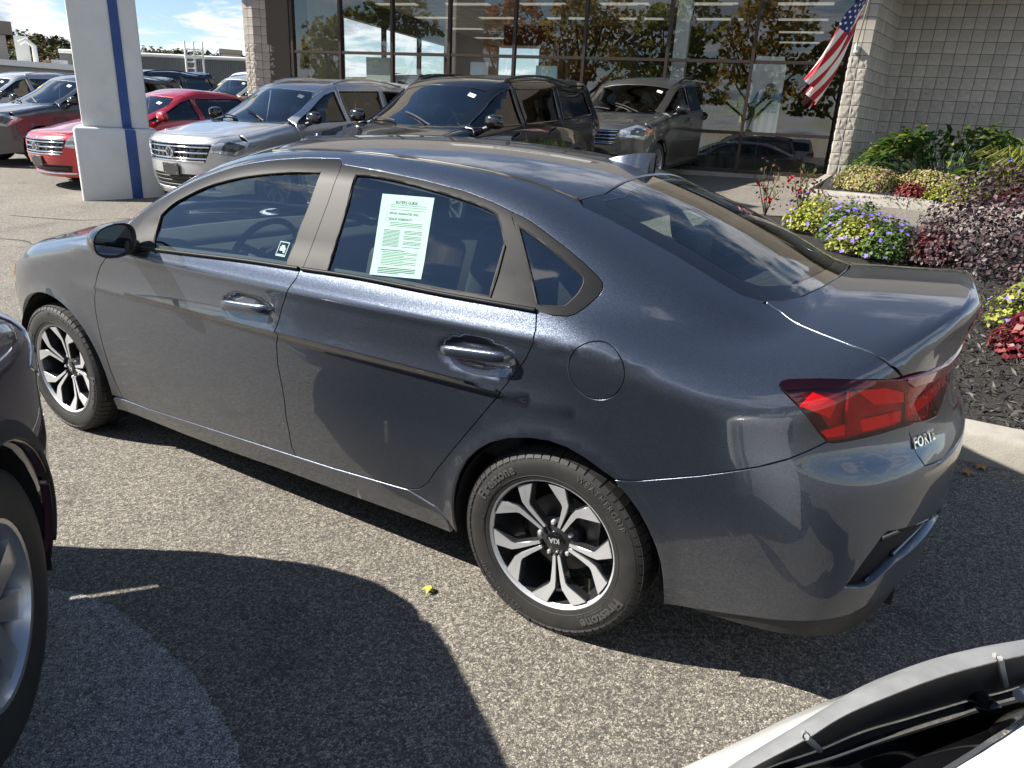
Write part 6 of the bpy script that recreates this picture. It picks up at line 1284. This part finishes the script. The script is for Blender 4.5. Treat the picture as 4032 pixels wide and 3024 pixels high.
def potplant(label, s_, y_, h, n, L1):
    root = thing('potted_plant', label, 'plant', local(s_, y_, .88)); pb = MB(); pb.lathe([(.0, 0), (.15, 0), (.20, .35), (.22, .36), (.20, .37), (.17, .33), (0, .33)], 24, 'Z'); pb.build('pot', mat('clay pot', (.16, .10, .07), .8), root, 40)
    tb = MB(); tb.tube([(0, 0, .3), (.02, 0, h*.6), (0, .02, h)], [.035, .03, .025], 7); tb.build('trunk', MT['stem'], root, 60); V = []; T = []; k = 0
    for i in range(n):
        d = unit(NR.normal(size=3)+[0, 0, .25]); s = unit(np.cross(d, [0.1, 0, 1]))*.018; b0 = np.array([0, 0, h-.1+NR.uniform(0, .3)]); L_n = L1*NR.uniform(.6, 1.1); pts = [b0, b0+d*L_n*.5, b0+d*L_n+np.array([0, 0, -.12*L_n])]
        V += [pts[0]-s*.5, pts[0]+s*.5, pts[1]-s, pts[1]+s, pts[2]]; T += [(k, k+1, k+3), (k, k+3, k+2), (k+2, k+3, k+4)]; k += 5
    fast_mesh('foliage', V, T, LM['grassy'] if L1 > .4 else LM['green'], root)
potplant('yucca in a pot behind the glass, left of the white post', 4.35, -.9, 1.75, 130, .6); potplant('yucca in a pot behind the glass, next to the white post', 3.72, -.9, 1.65, 120, .55)
def rubberplant(label, s_, y_, hgt):
    root = thing('rubber_plant', label, 'plant', local(s_, y_, .88)); pb = MB(); pb.lathe([(.0, 0), (.15, 0), (.20, .35), (.17, .33), (0, .33)], 24, 'Z'); pb.build('pot', mat('dark pot', (.05, .05, .05), .6), root, 40)
    sb = MB(); V = []; T = []; k = 0
    for j in range(4):
        a = j*1.7; pts = [Vector((0, 0, .3)), Vector((.15*math.cos(a), .12*math.sin(a), hgt*.5)), Vector((.42*math.cos(a), .2*math.sin(a), hgt*(.8+.08*j)))]; sb.tube(pts, [.014, .011, .006], 6)
        for q in range(13):
            t_ = .3+.7*q/12; p = np.array(pts[1]*(1-t_)+pts[2]*t_) if t_ > .3 else np.array(pts[1]); d = unit(NR.normal(size=3)*[1, .8, .5]+[0, 0, -.35]); s = unit(np.cross(d, NR.normal(size=3))); u2 = np.cross(s, d); L_n = NR.uniform(.22, .34); W_ = L_n*.27
            V += [p, p+d*L_n*.4+s*W_, p+d*L_n, p+d*L_n*.4-s*W_]; T += [(k, k+1, k+2), (k, k+2, k+3)]; k += 4
    sb.build('stem', MT['stem'], root, 60); fast_mesh('leaf', V, T, LM['hosta'], root)['kind'] = 'stuff'
rubberplant('broad leafed rubber plant left of the white banner behind the glass', 2.25, -.6, 1.9); rubberplant('rubber plant between the banner and the mullion', 1.75, -.35, 1.7)

# ---------------------------------------------------------------- flag
fl_ = thing('flag', 'american flag hanging from an angled pole on the block pillar', 'flag', local(-.06, .29, 3.15), FA)
fb = MB(); fb.box((0, -.01, 0), (.075, .05, .13)); fb.tube([(0, .01, .0), (.01, .06, .09)], .022, 8); bevel(fb.build('bracket', mat('white metal', (.7, .7, .68), .4), fl_), .008, 2)
pole = np.array([(0.01, .05, .07), (.06, 2.02, .68)]); pd_ = unit(pole[1]-pole[0]); pb = MB(); pb.tube([tuple(pole[0]), tuple(pole[1])], .0125, 8); pb.build('flag_pole', mat('pale pole', (.55, .52, .42), .4), fl_, 60)
FH, FL_ = .86, 1.50
def cloth(u, v):                       # metres: u along the fly (hanging), v along the hoist from the lower clip
    p0 = pole[0] + pd_*(1.02 + v); pm = pole[0] + pd_*(1.02 + FH*.5)
    k = u/FL_; hang = unit(np.array([.40 + .20*(v/FH), -.05, -1.]))
    q = p0 + (pm-p0)*(.36*k**.8) + hang*u*(1-.10*(v/FH)*k)
    w_ = math.sin(v*15.+u*2.4)*min(1, u*2.5)
    return q + np.array([.075*w_ + .05*math.sin(u*3.4+1), .05*math.cos(v*15.+u*2.4)*min(1, u*2.5), .02*w_])
rm, wm, bmx = mat('flag red', (.42, .012, .025), .75), mat('flag white', (.78, .76, .74), .75), mat('flag blue', (.015, .03, .16), .75)
for m_ in (rm, wm, bmx): m_.node_tree.nodes['Principled BSDF'].inputs['Subsurface Weight'].default_value = 0
nu, nv = 52, 39; V = [cloth(FL_*i/nu, FH*j/nv) for j in range(nv+1) for i in range(nu+1)]; T = []; mi = []
for j in range(nv):
    for i in range(nu):
        a = j*(nu+1)+i; T.append((a, a+1, a+nu+2, a+nu+1)); st_ = int(j/nv*13); u_ = (i+.5)/nu
        mi.append(2 if (u_ < .40 and st_ >= 6) else (0 if st_ % 2 == 0 else 1))
fo = fast_mesh('cloth', V, T, None, fl_, mi, [rm, wm, bmx]); fo.data.polygons.foreach_set('use_smooth', np.ones(len(T), bool))
sv = []; sf_ = []; k = 0
for r_ in range(9):
    for c_ in range(6 if r_ % 2 == 0 else 5):
        u0 = FL_*.40*((c_ + (.5 if r_ % 2 == 0 else 1.))/6); v0 = FH*(6/13 + 7/13*(r_+.75)/9.5)
        p = cloth(u0, v0); du = unit(cloth(u0+.01, v0)-p); dv = unit(cloth(u0, v0+.01)-p); n_ = unit(np.cross(du, dv)); 
        for sg in (1, -1):
            ring = [p + n_*.004*sg + (du*math.cos(a)+dv*math.sin(a))*(.027 if q % 2 == 0 else .011) for q, a in enumerate(np.linspace(0, 2*math.pi, 11)[:-1])]
            sv += ring; sf_.append(tuple(range(k, k+10))); k += 10
so_ = mesh('stars', sv, sf_, wm, fo); so_['kind'] = 'stuff'

# ---------------------------------------------------------------- blue striped column
cw = vary(mat('white stucco', (.62, .63, .63), .85), 2.2, [(.25, (.50, .51, .51)), (.45, (.60, .61, .61)), (.7, (.67, .67, .67))], bump=.3, bscale=70, dist=.003)
blue = vary(mat('blue stripe', (.012, .055, .22), .5), 3, [(.3, (.010, .045, .19)), (.7, (.016, .065, .25))])
ca = thing('sign_column', 'white square column with a blue vertical stripe on a flared base', 'column', (10.10, -4.12, TH(-4.0)), R_(58.5))
def pris(name, x0, x1, y0, y1, z0, z1, m, par=ca, bv=.03, taper=0.):
    mb = MB(); mb.prism([(x0, y0), (x1, y0), (x1, y1), (x0, y1)], z0, z1, lambda u, v, h: (u, v, h)); o = mb.build(name, m, par); return bevel(o, bv, 3) if bv else o
pris('column_base', -.55, .55, -.55, .55, -.1, .98, cw, bv=.05); pris('column_shaft', -.43, .43, -.43, .43, .98, 7.5, cw, bv=.025)
pris('blue_stripe', -.20, -.08, .425, .450, .985, 7.5, blue, bv=.004); pris('blue_stripe', -.24, -.10, .53, .562, -.05, .96, blue, bv=.006)
pris('blue_stripe', -.23, -.09, .40, .556, .975, .992, blue, bv=.003)
# ---------------------------------------------------------------- rows behind, far buildings, hills
def put(src, oldp, newp, label, x, y, head, xfr, name=None):
    o = copy_tree(src); paint_swap(o, oldp, newp); o['label'] = label; park(o, xfr, x, y, head); return o
put(tig, PC['silver'], PC['sand'], 'sand coloured SUV with roof rails parked before the block column', 17.6, -10.6, 91, 3.73)
put(exb, PC['black'], PC['white'], 'white SUV whose roof shows above the silver SUV', 10.6, -8.9, 90, 3.89)
put(exb, PC['black'], PC['navy'], 'navy SUV just right of the column, behind the red sedan', 19.6, -8.2, 91, 3.89)
put(tig, PC['silver'], PC['silver'], 'silver SUV at the far left edge behind the dark grey one', 20.5, -5.6, 91, 3.73)
put(tig, PC['silver'], PC['black'], 'black SUV showing its roof rail left of the column', 23.5, -9.6, 91, 3.73)
put(jet, PC['red'], PC['white'], 'white sedan roof seen between the column and the sand SUV', 27., -15.0, 91, 3.59)
put(jet, PC['red'], PC['silver'], 'silver sedan roof far behind, left of the column', 31., -12.5, 91, 3.59)
put(exb, PC['black'], PC['white'], 'white SUV far behind the navy one', 26.5, -18.2, 91, 3.89)
put(exb, PC['black'], PC['white'], 'white SUV seen as a reflection in the right glass pane', -1.8, 11.0, 90, 3.89)['group'] = 'vehicles behind the camera'
cor = mat('corrugated steel', (.36, .37, .37), .5, .2); t = cor.node_tree
fb_ = thing('far_building', 'long low grey corrugated building behind the parked cars', 'building')
def pol(az, d, z): a = R_(az); return Vector((-.836+d*math.cos(a), 2.627+d*math.sin(a), z))
A_, B_ = pol(-29, 64, 0), pol(-46, 60, 0); d_ = (B_-A_); nl = 150; mb = MB(); nrm = Vector((-d_.y, d_.x, 0)).normalized()
zt0, zt1 = 4.95, 5.35; V = []
for i in range(nl*2+1):
    p = A_ + d_*(i/(nl*2)); o_ = nrm*(.0 if (i//1) % 2 == 0 else .16)*1; zt_ = zt0+(zt1-zt0)*i/(nl*2); V += [(p.x+o_.x, p.y+o_.y, 0), (p.x+o_.x, p.y+o_.y, zt_)]
mb.add(V, [(2*i, 2*i+2, 2*i+3, 2*i+1) for i in range(nl*2)]); mb.build('corrugated_wall', cor, fb_)
mb = MB(); mb.add([(A_.x, A_.y, zt0), (B_.x, B_.y, zt1), (B_.x-nrm.x*-18, B_.y-nrm.y*-18, zt1+.2), (A_.x-nrm.x*-18, A_.y-nrm.y*-18, zt0+.2)], [(0, 1, 2, 3)]); mb.build('roof', mat('grey roof', (.5, .5, .5), .8), fb_)
mb = MB(); mb.tube([tuple(A_+Vector((0, 0, zt0+.05))), tuple(B_+Vector((0, 0, zt1+.05)))], .13, 6); mb.build('roof_edge', mat('white trim', (.7, .7, .7), .6), fb_)
ld = thing('roof_ladder', 'white caged access ladder on the corrugated building', 'ladder'); wl = mat('white ladder steel', (.75, .75, .74), .5)
lp = A_ + d_*.47 - nrm*.4; dn = d_.normalized()
for k in (-.3, .3, .9): mb = MB(); mb.tube([tuple(lp+dn*k+Vector((0, 0, 2.2 if k < 1 else 5.))), tuple(lp+dn*k+Vector((0, 0, 6.2)))], .07, 6); mb.build('rail', wl, ld)
for i in range(9): mb = MB(); mb.tube([tuple(lp-dn*.3+Vector((0, 0, 2.3+i*.42))), tuple(lp+dn*(.3 if i < 7 else .9)+Vector((0, 0, 2.3+i*.42)))], .05, 5); mb.build('rung', wl, ld)
wh = mat('white membrane', (.72, .72, .70), .8)
wr = thing('flat_roofed_building', 'white flat roofed building beyond the lot at the upper left', 'building')
def farbox(name, az0, az1, d, z0, z1, dep_, m, par):
    a, b = pol(az0, d, 0), pol(az1, d, 0); e = (b-a); n_ = Vector((-e.y, e.x, 0)).normalized()*dep_
    mb = MB(); q = [a, b, b+n_, a+n_]; mb.add([(p.x, p.y, z0) for p in q] + [(p.x, p.y, z1) for p in q], [(0, 1, 5, 4), (1, 2, 6, 5), (2, 3, 7, 6), (3, 0, 4, 7), (4, 5, 6, 7)]); return mb.build(name, m, par)
farbox('wall', -20, -31.4, 52, 0, 3.35, 16, mat('grey wall', (.35, .35, .34), .8), wr); farbox('roof', -20, -31.5, 51.6, 3.35, 3.65, 17, wh, wr)
for az, w_, h_ in ((-26.7, .75, 1.5), (-28.5, .9, .35)): farbox('roof_unit', az, az-w_, 55, 3.65, 3.65+h_, 1.6, mat('roof unit', (.6, .6, .58), .6), wr)
gp_ = MB(); q = pol(-27.7, 54, 3.6); gp_.tube([tuple(q), tuple(q+Vector((0, 0, 1.0))), tuple(q+Vector((.2, .3, 1.3))), tuple(q+Vector((.4, .6, 1.1)))], .14, 8); gp_.build('vent_pipe', wh, wr, 60)
ob = thing('brown_building', 'brown gabled house at the upper left corner', 'house'); farbox('wall', -20, -26.3, 70, 0, 6.1, 10, mat('tan wall', (.30, .27, .24), .8), ob); farbox('roof', -20, -26.7, 69.5, 6.1, 7.0, 11, mat('brown roof', (.12, .10, .09), .8), ob)
hb_ = thing('hillside_building', 'small pale building half hidden at the foot of the right hill', 'building'); farbox('wall', -38.6, -39.9, 170, 0, 12.8, 8, mat('cream wall', (.55, .5, .42), .8), hb_); farbox('roof', -38.5, -40., 169.5, 12.8, 13.6, 9, mat('dull roof', (.35, .3, .26), .8), hb_)
# hills with woods
hill_m = vary(mat('hill ground', (.06, .06, .03), .95), .02, [(.3, (.04, .045, .02)), (.7, (.09, .075, .04))])
HP = []; azs = np.linspace(10, -75, 52)
def hh_(az):
    return 33.5 + 1.5*math.sin(az*.31+1.) + 1.2*math.sin(az*.85) + (3*math.exp(-((az+28.3)/2.)**2)) - (1.5*math.exp(-((az+34.)/2.5)**2))
rings = [(260, .12), (330, .45), (420, .8), (520, 1.0), (700, .9)]
V = [tuple(pol(az, d, hh_(az)*k*(d/520)**.2-4)) for d, k in rings for az in azs]; n = len(azs)
hl_o = mesh('hill', V, [(j*n+i, j*n+i+1, (j+1)*n+i+1, (j+1)*n+i) for j in range(len(rings)-1) for i in range(n-1)], hill_m, smooth=True); tag(hl_o, kind='structure')
wm_ = [leaf_mat('autumn wood %d' % i, c, .8, .1) for i, c in enumerate(([(.03, .055, .015), (.06, .09, .025)], [(.12, .06, .02), (.20, .10, .03)], [(.16, .13, .03), (.10, .12, .03)], [(.02, .035, .015), (.04, .06, .02)], [(.15, .085, .04), (.10, .07, .035)]))]
AV = []; AT = []; AM = []; k = 0
for i in range(1700):
    az = NR.uniform(-44, -20); u_ = NR.uniform(0, 1)**.75; d = 262+250*u_; kk = np.interp(d, [r[0] for r in rings], [r[1] for r in rings]); z = hh_(az)*kk*(d/520)**.2-4; q = np.array(pol(az, d, z)); s = NR.uniform(3., 5.4)*(.75+.25*d/400); n_ = 60
    con = NR.rand() < .16; P, N = dome(n_, s*(.45 if con else .8), s*(.45 if con else .8), s*(1.9 if con else 1.35), q-[0, 0, .5], .6, 5, .4); V, T = leaves(P, s*.34, .6, .8, N=N); AV.append(V); AT.append(T+k); k += len(V); AM += [3 if con else NR.choice([0, 0, 1, 2, 4, 4, 1])]*len(T)
wd_o = fast_mesh('woods', np.concatenate(AV), np.concatenate(AT), None, None, AM, wm_); tag(wd_o, kind='stuff')
# trees across the road (they mirror in the glass and the car)
def tree(label, x, y, h, m, seed, n=2600, ls=.42):
    root = thing('broadleaf_tree', label, 'tree', (x, y, TG(y)), 0, 'autumn trees across the road'); r = random.Random(seed); tb = MB(); tb.tube([(0, 0, -.2), (.1, .05, h*.25), (0, .1, h*.55)], [h*.028, h*.02, h*.012], 9)
    P = []; 
    for i in range(13):
        a = i*2.4; zz_ = h*(.35+.55*i/13); rr = h*.26*(1-.5*i/13); q = Vector((math.cos(a)*rr, math.sin(a)*rr, zz_)); tb.tube([(0, 0, h*(.2+.3*i/13)), tuple(q*.6+Vector((0, 0, h*.1))), tuple(q)], [h*.009, h*.006, h*.003], 5)
        c = np.array(q); p_, N = dome(n//13, h*.17, h*.17, h*.15, c-[0, 0, .05*h], .4, 5, .4); P.append(p_)
    tb.build('trunk', mat('bark', (.06, .05, .04), .9), root, 60); V, T = leaves(np.concatenate(P), ls, .4, .7); fast_mesh('crown', V, T, m, root); return root
ym = [leaf_mat('autumn crown %d' % i, c, .6, .75) for i, c in enumerate(([(.13, .17, .04), (.22, .24, .06), (.30, .27, .08)], [(.26, .18, .03), (.36, .24, .05), (.20, .18, .05)], [(.30, .09, .025), (.38, .14, .04)], [(.06, .09, .025), (.11, .14, .04)]))]
for i, (x, y, h, k) in enumerate(((-10, 27, 11, 0), (-4, 31, 13, 1), (3, 29, 11.5, 0), (9, 32, 13, 1), (15, 29, 11, 2), (22, 27, 11, 3), (28, 31, 10, 0), (36, 24, 9, 3), (30, 17, 7.0, 0), (-17, 24, 12, 3))):
    tree(['green crowned tree standing across the road', 'golden crowned autumn tree across the road', 'orange crowned autumn tree across the road', 'dark green tree across the road'][k], x, y, h, ym[k], i)
# ---------------------------------------------------------------- the maroon SUV at the left and the white one at the right
JP = dict(w=1.86, Ht=1.74, xr=-.95, xf=3.80, wb=2.70, rw=.365, hood_f=.95, hood_r=1.05, cowl=2.40, hdr=1.55, belt=1.02, tail='suv', zb=.25)
fJP = car_form(**JP)
sv_ = build_car('parked_suv', 'dark maroon SUV cut off by the left edge, silver wheel nearest the camera', 'SUV', fJP, PC['maroon'], clad=MT['blackplastic'], style='plain', rails=True, res=.05, rim=MT['silver'], rimr=.62, nsp=8)
HD = -42.; hubx, huby = .95, 2.03
_h = R_(HD); wy = -(1.86/2-.135)-.06; sv_.rotation_euler = (0, 0, _h); sv_.location = (hubx-(2.70*math.cos(_h)-wy*math.sin(_h)), huby-(2.70*math.sin(_h)+wy*math.cos(_h)), 0)
E0 = [(-.735, 1.945, .805), (-0.753, 1.898, 0.811), (-0.817, 1.820, 0.851), (-0.843, 1.778, 0.859), (-0.880, 1.726, 0.874), (-0.942, 1.658, 0.893), (-1.004, 1.595, 0.902), (-1.061, 1.537, 0.903), (-1.101, 1.491, 0.900)]
E1 = [(-0.765, 1.955, 0.848), (-0.783, 1.916, 0.847), (-0.829, 1.859, 0.867), (-0.859, 1.814, 0.879), (-0.893, 1.769, 0.887), (-0.959, 1.699, 0.907), (-1.023, 1.635, 0.918), (-1.054, 1.596, 0.915), (-1.092, 1.552, 0.914)]
E2 = [(-0.781, 1.867, 0.787), (-0.802, 1.832, 0.787), (-0.846, 1.782, 0.793), (-0.893, 1.727, 0.805), (-0.941, 1.675, 0.810), (-1.016, 1.602, 0.826), (-1.049, 1.562, 0.823), (-1.082, 1.521, 0.822), (-1.122, 1.474, 0.824)]

E3 = [(-0.806, 1.852, 0.789), (-0.832, 1.815, 0.787), (-0.866, 1.773, 0.786), (-0.908, 1.724, 0.792), (-0.945, 1.679, 0.794), (-1.001, 1.620, 0.803), (-1.031, 1.580, 0.802), (-1.085, 1.525, 0.808), (-1.126, 1.478, 0.808)]
E4 = [(-0.930, 1.850, 0.838), (-0.958, 1.816, 0.844), (-0.977, 1.789, 0.848), (-1.005, 1.754, 0.862), (-1.022, 1.728, 0.867), (-1.039, 1.703, 0.871), (-1.058, 1.675, 0.877), (-1.075, 1.651, 0.880), (-1.12, 1.60, 0.886)]
wc = thing('white_car', 'white car cut off at the lower right corner with a curved black plastic edge strip', 'car')
def strip(name, lines, m, par=wc, ang=60, n=5):
    LS = [smooth_line(l, n) for l in lines]; k = len(LS[0]); V = [tuple(p) for l in LS for p in l]
    o = mesh(name, V, [(r*k+i, r*k+i+1, (r+1)*k+i+1, (r+1)*k+i) for r in range(len(LS)-1) for i in range(k-1)], m, par); return auto_smooth(o, ang)
sh = lambda l, d: [tuple(np.array(p)+np.array(d)) for p in l]
trim_m = vary(mat('weathered black plastic', (.16, .165, .17), .6), 14, [(.3, (.13, .134, .138)), (.7, (.20, .205, .21))], bump=.08, bscale=260)
whp = PC['white']
mid = [tuple((np.array(a)+np.array(b))/2+np.array((0, 0, .006))) for a, b in zip(E0, E1)]
strip('edge_strip', [sh(E0, (.02, -.02, -.05)), sh(E0, (.003, -.003, -.008)), E0, mid, E1], trim_m)
strip('inner_edge', [sh(E1, (0, 0, -.002)), sh(E1, (.004, -.006, -.02)), E2], MT['blackplastic'])
strip('gloss_band', [sh(E2, (0, .002, -.002)), sh(E2, (-.008, .006, -.004)), E3], MT['blackgloss'])
strip('rear_glass', [sh(E3, (0, .002, -.003)), [tuple(np.array(a)*.5+np.array(b)*.5-np.array((0, 0, .02))) for a, b in zip(E3, E4)], E4], MT['frit'])
far = [(-1.02, 2.30, .80), (-1.1, 2.25, .82), (-1.2, 2.22, .83), (-1.3, 2.2, .84), (-1.4, 2.18, .84), (-1.5, 2.15, .84), (-1.6, 2.1, .84), (-1.7, 2.0, .84), (-1.8, 1.9, .84)]
strip('body_panel', [sh(E4, (0, .002, -.012)), sh(E4, (-.01, .012, -.002)), sh(E4, (-.12, .16, .02)), far, sh(far, (-.3, .9, -.05)), sh(far, (-.3, .9, -.6))], whp)
W0 = [(-.640, 1.87, .62), (-0.668, 1.802, 0.658), (-0.733, 1.767, 0.712), (-0.80, 1.716, 0.755), (-.87, 1.655, .775), (-.95, 1.58, .785), (-1.02, 1.51, .79), (-1.08, 1.45, .79), (-1.13, 1.40, .79)]
strip('body_panel', [sh(E0, (.004, -.004, -.012)), [tuple(np.array(a)*.45+np.array(b)*.55+np.array((0, 0, .012))) for a, b in zip(E0, W0)], W0, sh(W0, (.02, -.03, -.05)), sh(W0, (.02, -.02, -.45))], whp)
cl_m = MT['blackplastic']
for i, (t_, m_) in enumerate(((2, trim_m), (6, trim_m))):
    b = MB(); p, q, r = np.array(E0[t_]), np.array(E1[t_]), np.array(E2[t_]); b.tube([tuple(p*.2+q*.8+[0, 0, .004]), tuple(q+[0, 0, .004]), tuple(q*.3+r*.7+np.array([-.006, .006, .004]))], .0045, 6); b.build('clip', m_, wc, 60)
b = MB(); b.tube([tuple(np.array(E2[6])+[-.02, .01, .012]), tuple(np.array(E2[7])+[-.02, .01, .016]), tuple(np.array(E2[8])+[-.02, .01, .018])], .009, 8); b.build('bright_rod', mat('white rod', (.8, .8, .8), .25), wc, 60)
b = MB(); b.box(tuple(np.array(E2[5])+[-.008, .008, .006]), (.05, .022, .022), rz=-.8); bevel(b.build('hinge_block', MT['blackgloss'], wc), .006, 2)
# paper in the rear window, small sticker in the front window
def on_glass(p, off): n = HF.N(np.array(p, float)[None])[0]; return np.array(p) - n*off
st4 = [on_glass(q, .010) for q in S['sticker']]
gd = thing('window_notice', 'pale green printed buyers guide sheet taped inside the rear door window', 'notice')
def bil(u, v): a = st4[0]*(1-u)+st4[1]*u; b = st4[3]*(1-u)+st4[2]*u; return a*(1-v)+b*v
cen_ = [bil(.5, .5)]; nS = HF.N(np.array(cen_))[0]
def sheet(u, v, o=0.):
    q = bil(u, v); y = HF.cast(np.array([[q[0], 1.3, q[2]]]), (0, -1, 0), 0, 1., 24)[0][0]; return y - HF.N(y[None])[0]*.0095 + nS*o
V = [tuple(sheet(i/8, j/12)) for j in range(13) for i in range(9)]; mesh('sheet', V, [(j*9+i, j*9+i+1, (j+1)*9+i+1, (j+1)*9+i) for j in range(12) for i in range(8)], MT['paper'], gd, smooth=True)
ib = MB(); SW, SH = .213, .245
def put_text(tx, sz, u0, v0, center=False):
    V, Fc = text_geo(tx, sz, 0, 2); x0 = V[:, 0].min(); b0 = [tuple(sheet(u0+((x if center else x-x0))/SW, v0-y/SH, .0008)) for x, y, z in V]; ib.add(b0, Fc)
put_text('BUYERS GUIDE', .0135, .5, .095, True); put_text('IMPLIED WARRANTIES ONLY', .0095, .20, .235); put_text('DEALER WARRANTY', .0105, .20, .305)
def rule(u0, u1, v0, h=.0011): ib.add([tuple(sheet(u0, v0, .0008)), tuple(sheet(u1, v0, .0008)), tuple(sheet(u1, v0+h/SH, .0008)), tuple(sheet(u0, v0+h/SH, .0008))], [(0, 3, 2, 1)])
for v0 in (.125, .15, .185): rule(.2, .88, v0, .0008)
for v0 in (.345, .365, .385): rule(.24, .86, v0, .0012)
for i in range(13): rule(.14, .46, .44+i*.0165, .0011); (i % 4 != 3) and rule(.54, .88, .44+i*.0165, .0011)
rule(.14, .6, .685, .002)
for i in range(9): rule(.17, .85 - .25*(i % 3 == 2), .71+i*.019, .0012)
for i in range(4): rule(.14, .86 - .3*(i == 3), .90+i*.02, .002)
for (u0, v0) in ((.13, .22), (.13, .29)): rule(u0, u0+.04, v0, .0007); rule(u0, u0+.04, v0+.035, .0007)
ib.build('print', MT['ink'], gd)
sk_ = thing('window_sticker', 'small square white sticker low in the rear corner of the front side window', 'sticker')
c0 = np.array(lerp3(S['fglass'][13], S['fglass'][14], .45)) + np.array([.055, 0, 0])
def sqp(a, b_, o): q = HF.cast(np.array([[c0[0]-a, 1.3, c0[2]+b_]]), (0, -1, 0), 0, 1., 24)[0][0]; return tuple(q - HF.N(q[None])[0]*(.0098-o))
r_ = .024; b = MB()
for (a0, a1, b0, b1) in ((-r_, r_, r_-.003, r_), (-r_, r_, -r_, -r_+.003), (-r_, -r_+.003, -r_, r_), (r_-.003, r_, -r_, r_), (-.014, .010, -.006, .008), (-.010, .006, .008, .013), (.006, .015, -.012, .004), (-r_+.005, r_-.005, -.020, -.017)): b.add([sqp(a0, b0, 0), sqp(a1, b0, 0), sqp(a1, b1, 0), sqp(a0, b1, 0)], [(0, 1, 2, 3)])
b.build('print', MT['whiteink'], sk_)
# fallen leaves
def leaf_on(label, x, y, s, col, a):
    o = mesh('fallen_leaf', [(x+s*math.cos(a+t_)*r__, y+s*math.sin(a+t_)*r__, TH(y)+.006+.012*(i % 2)) for i, (t_, r__) in enumerate(zip(np.linspace(0, 6.28, 11)[:-1], (1, .55, .9, .5, .8, .35, .8, .5, .9, .55)))], [tuple(range(10))], mat('fallen leaf', col, .7)); return tag(o, label, 'leaf')
leaf_on('small yellow green leaf on the asphalt beside the rear tyre', .42, .93, .028, (.45, .42, .06), .5)
for i in range(16): leaf_on('dry brown leaf lying on the driveway near the showroom', rnd.uniform(1.3, 4.5), rnd.uniform(-12.2, -11.2), .05, (.22, .10, .03), rnd.uniform(0, 6))['group'] = 'dry leaves on the driveway'
for i in range(7): leaf_on('dry orange leaf in the gutter of the kerb behind the trunk', rnd.uniform(-1.9, -1.2), rnd.uniform(-1.36, -1.25), .045, (.32, .15, .05), rnd.uniform(0, 6))['group'] = 'dry leaves in the gutter'
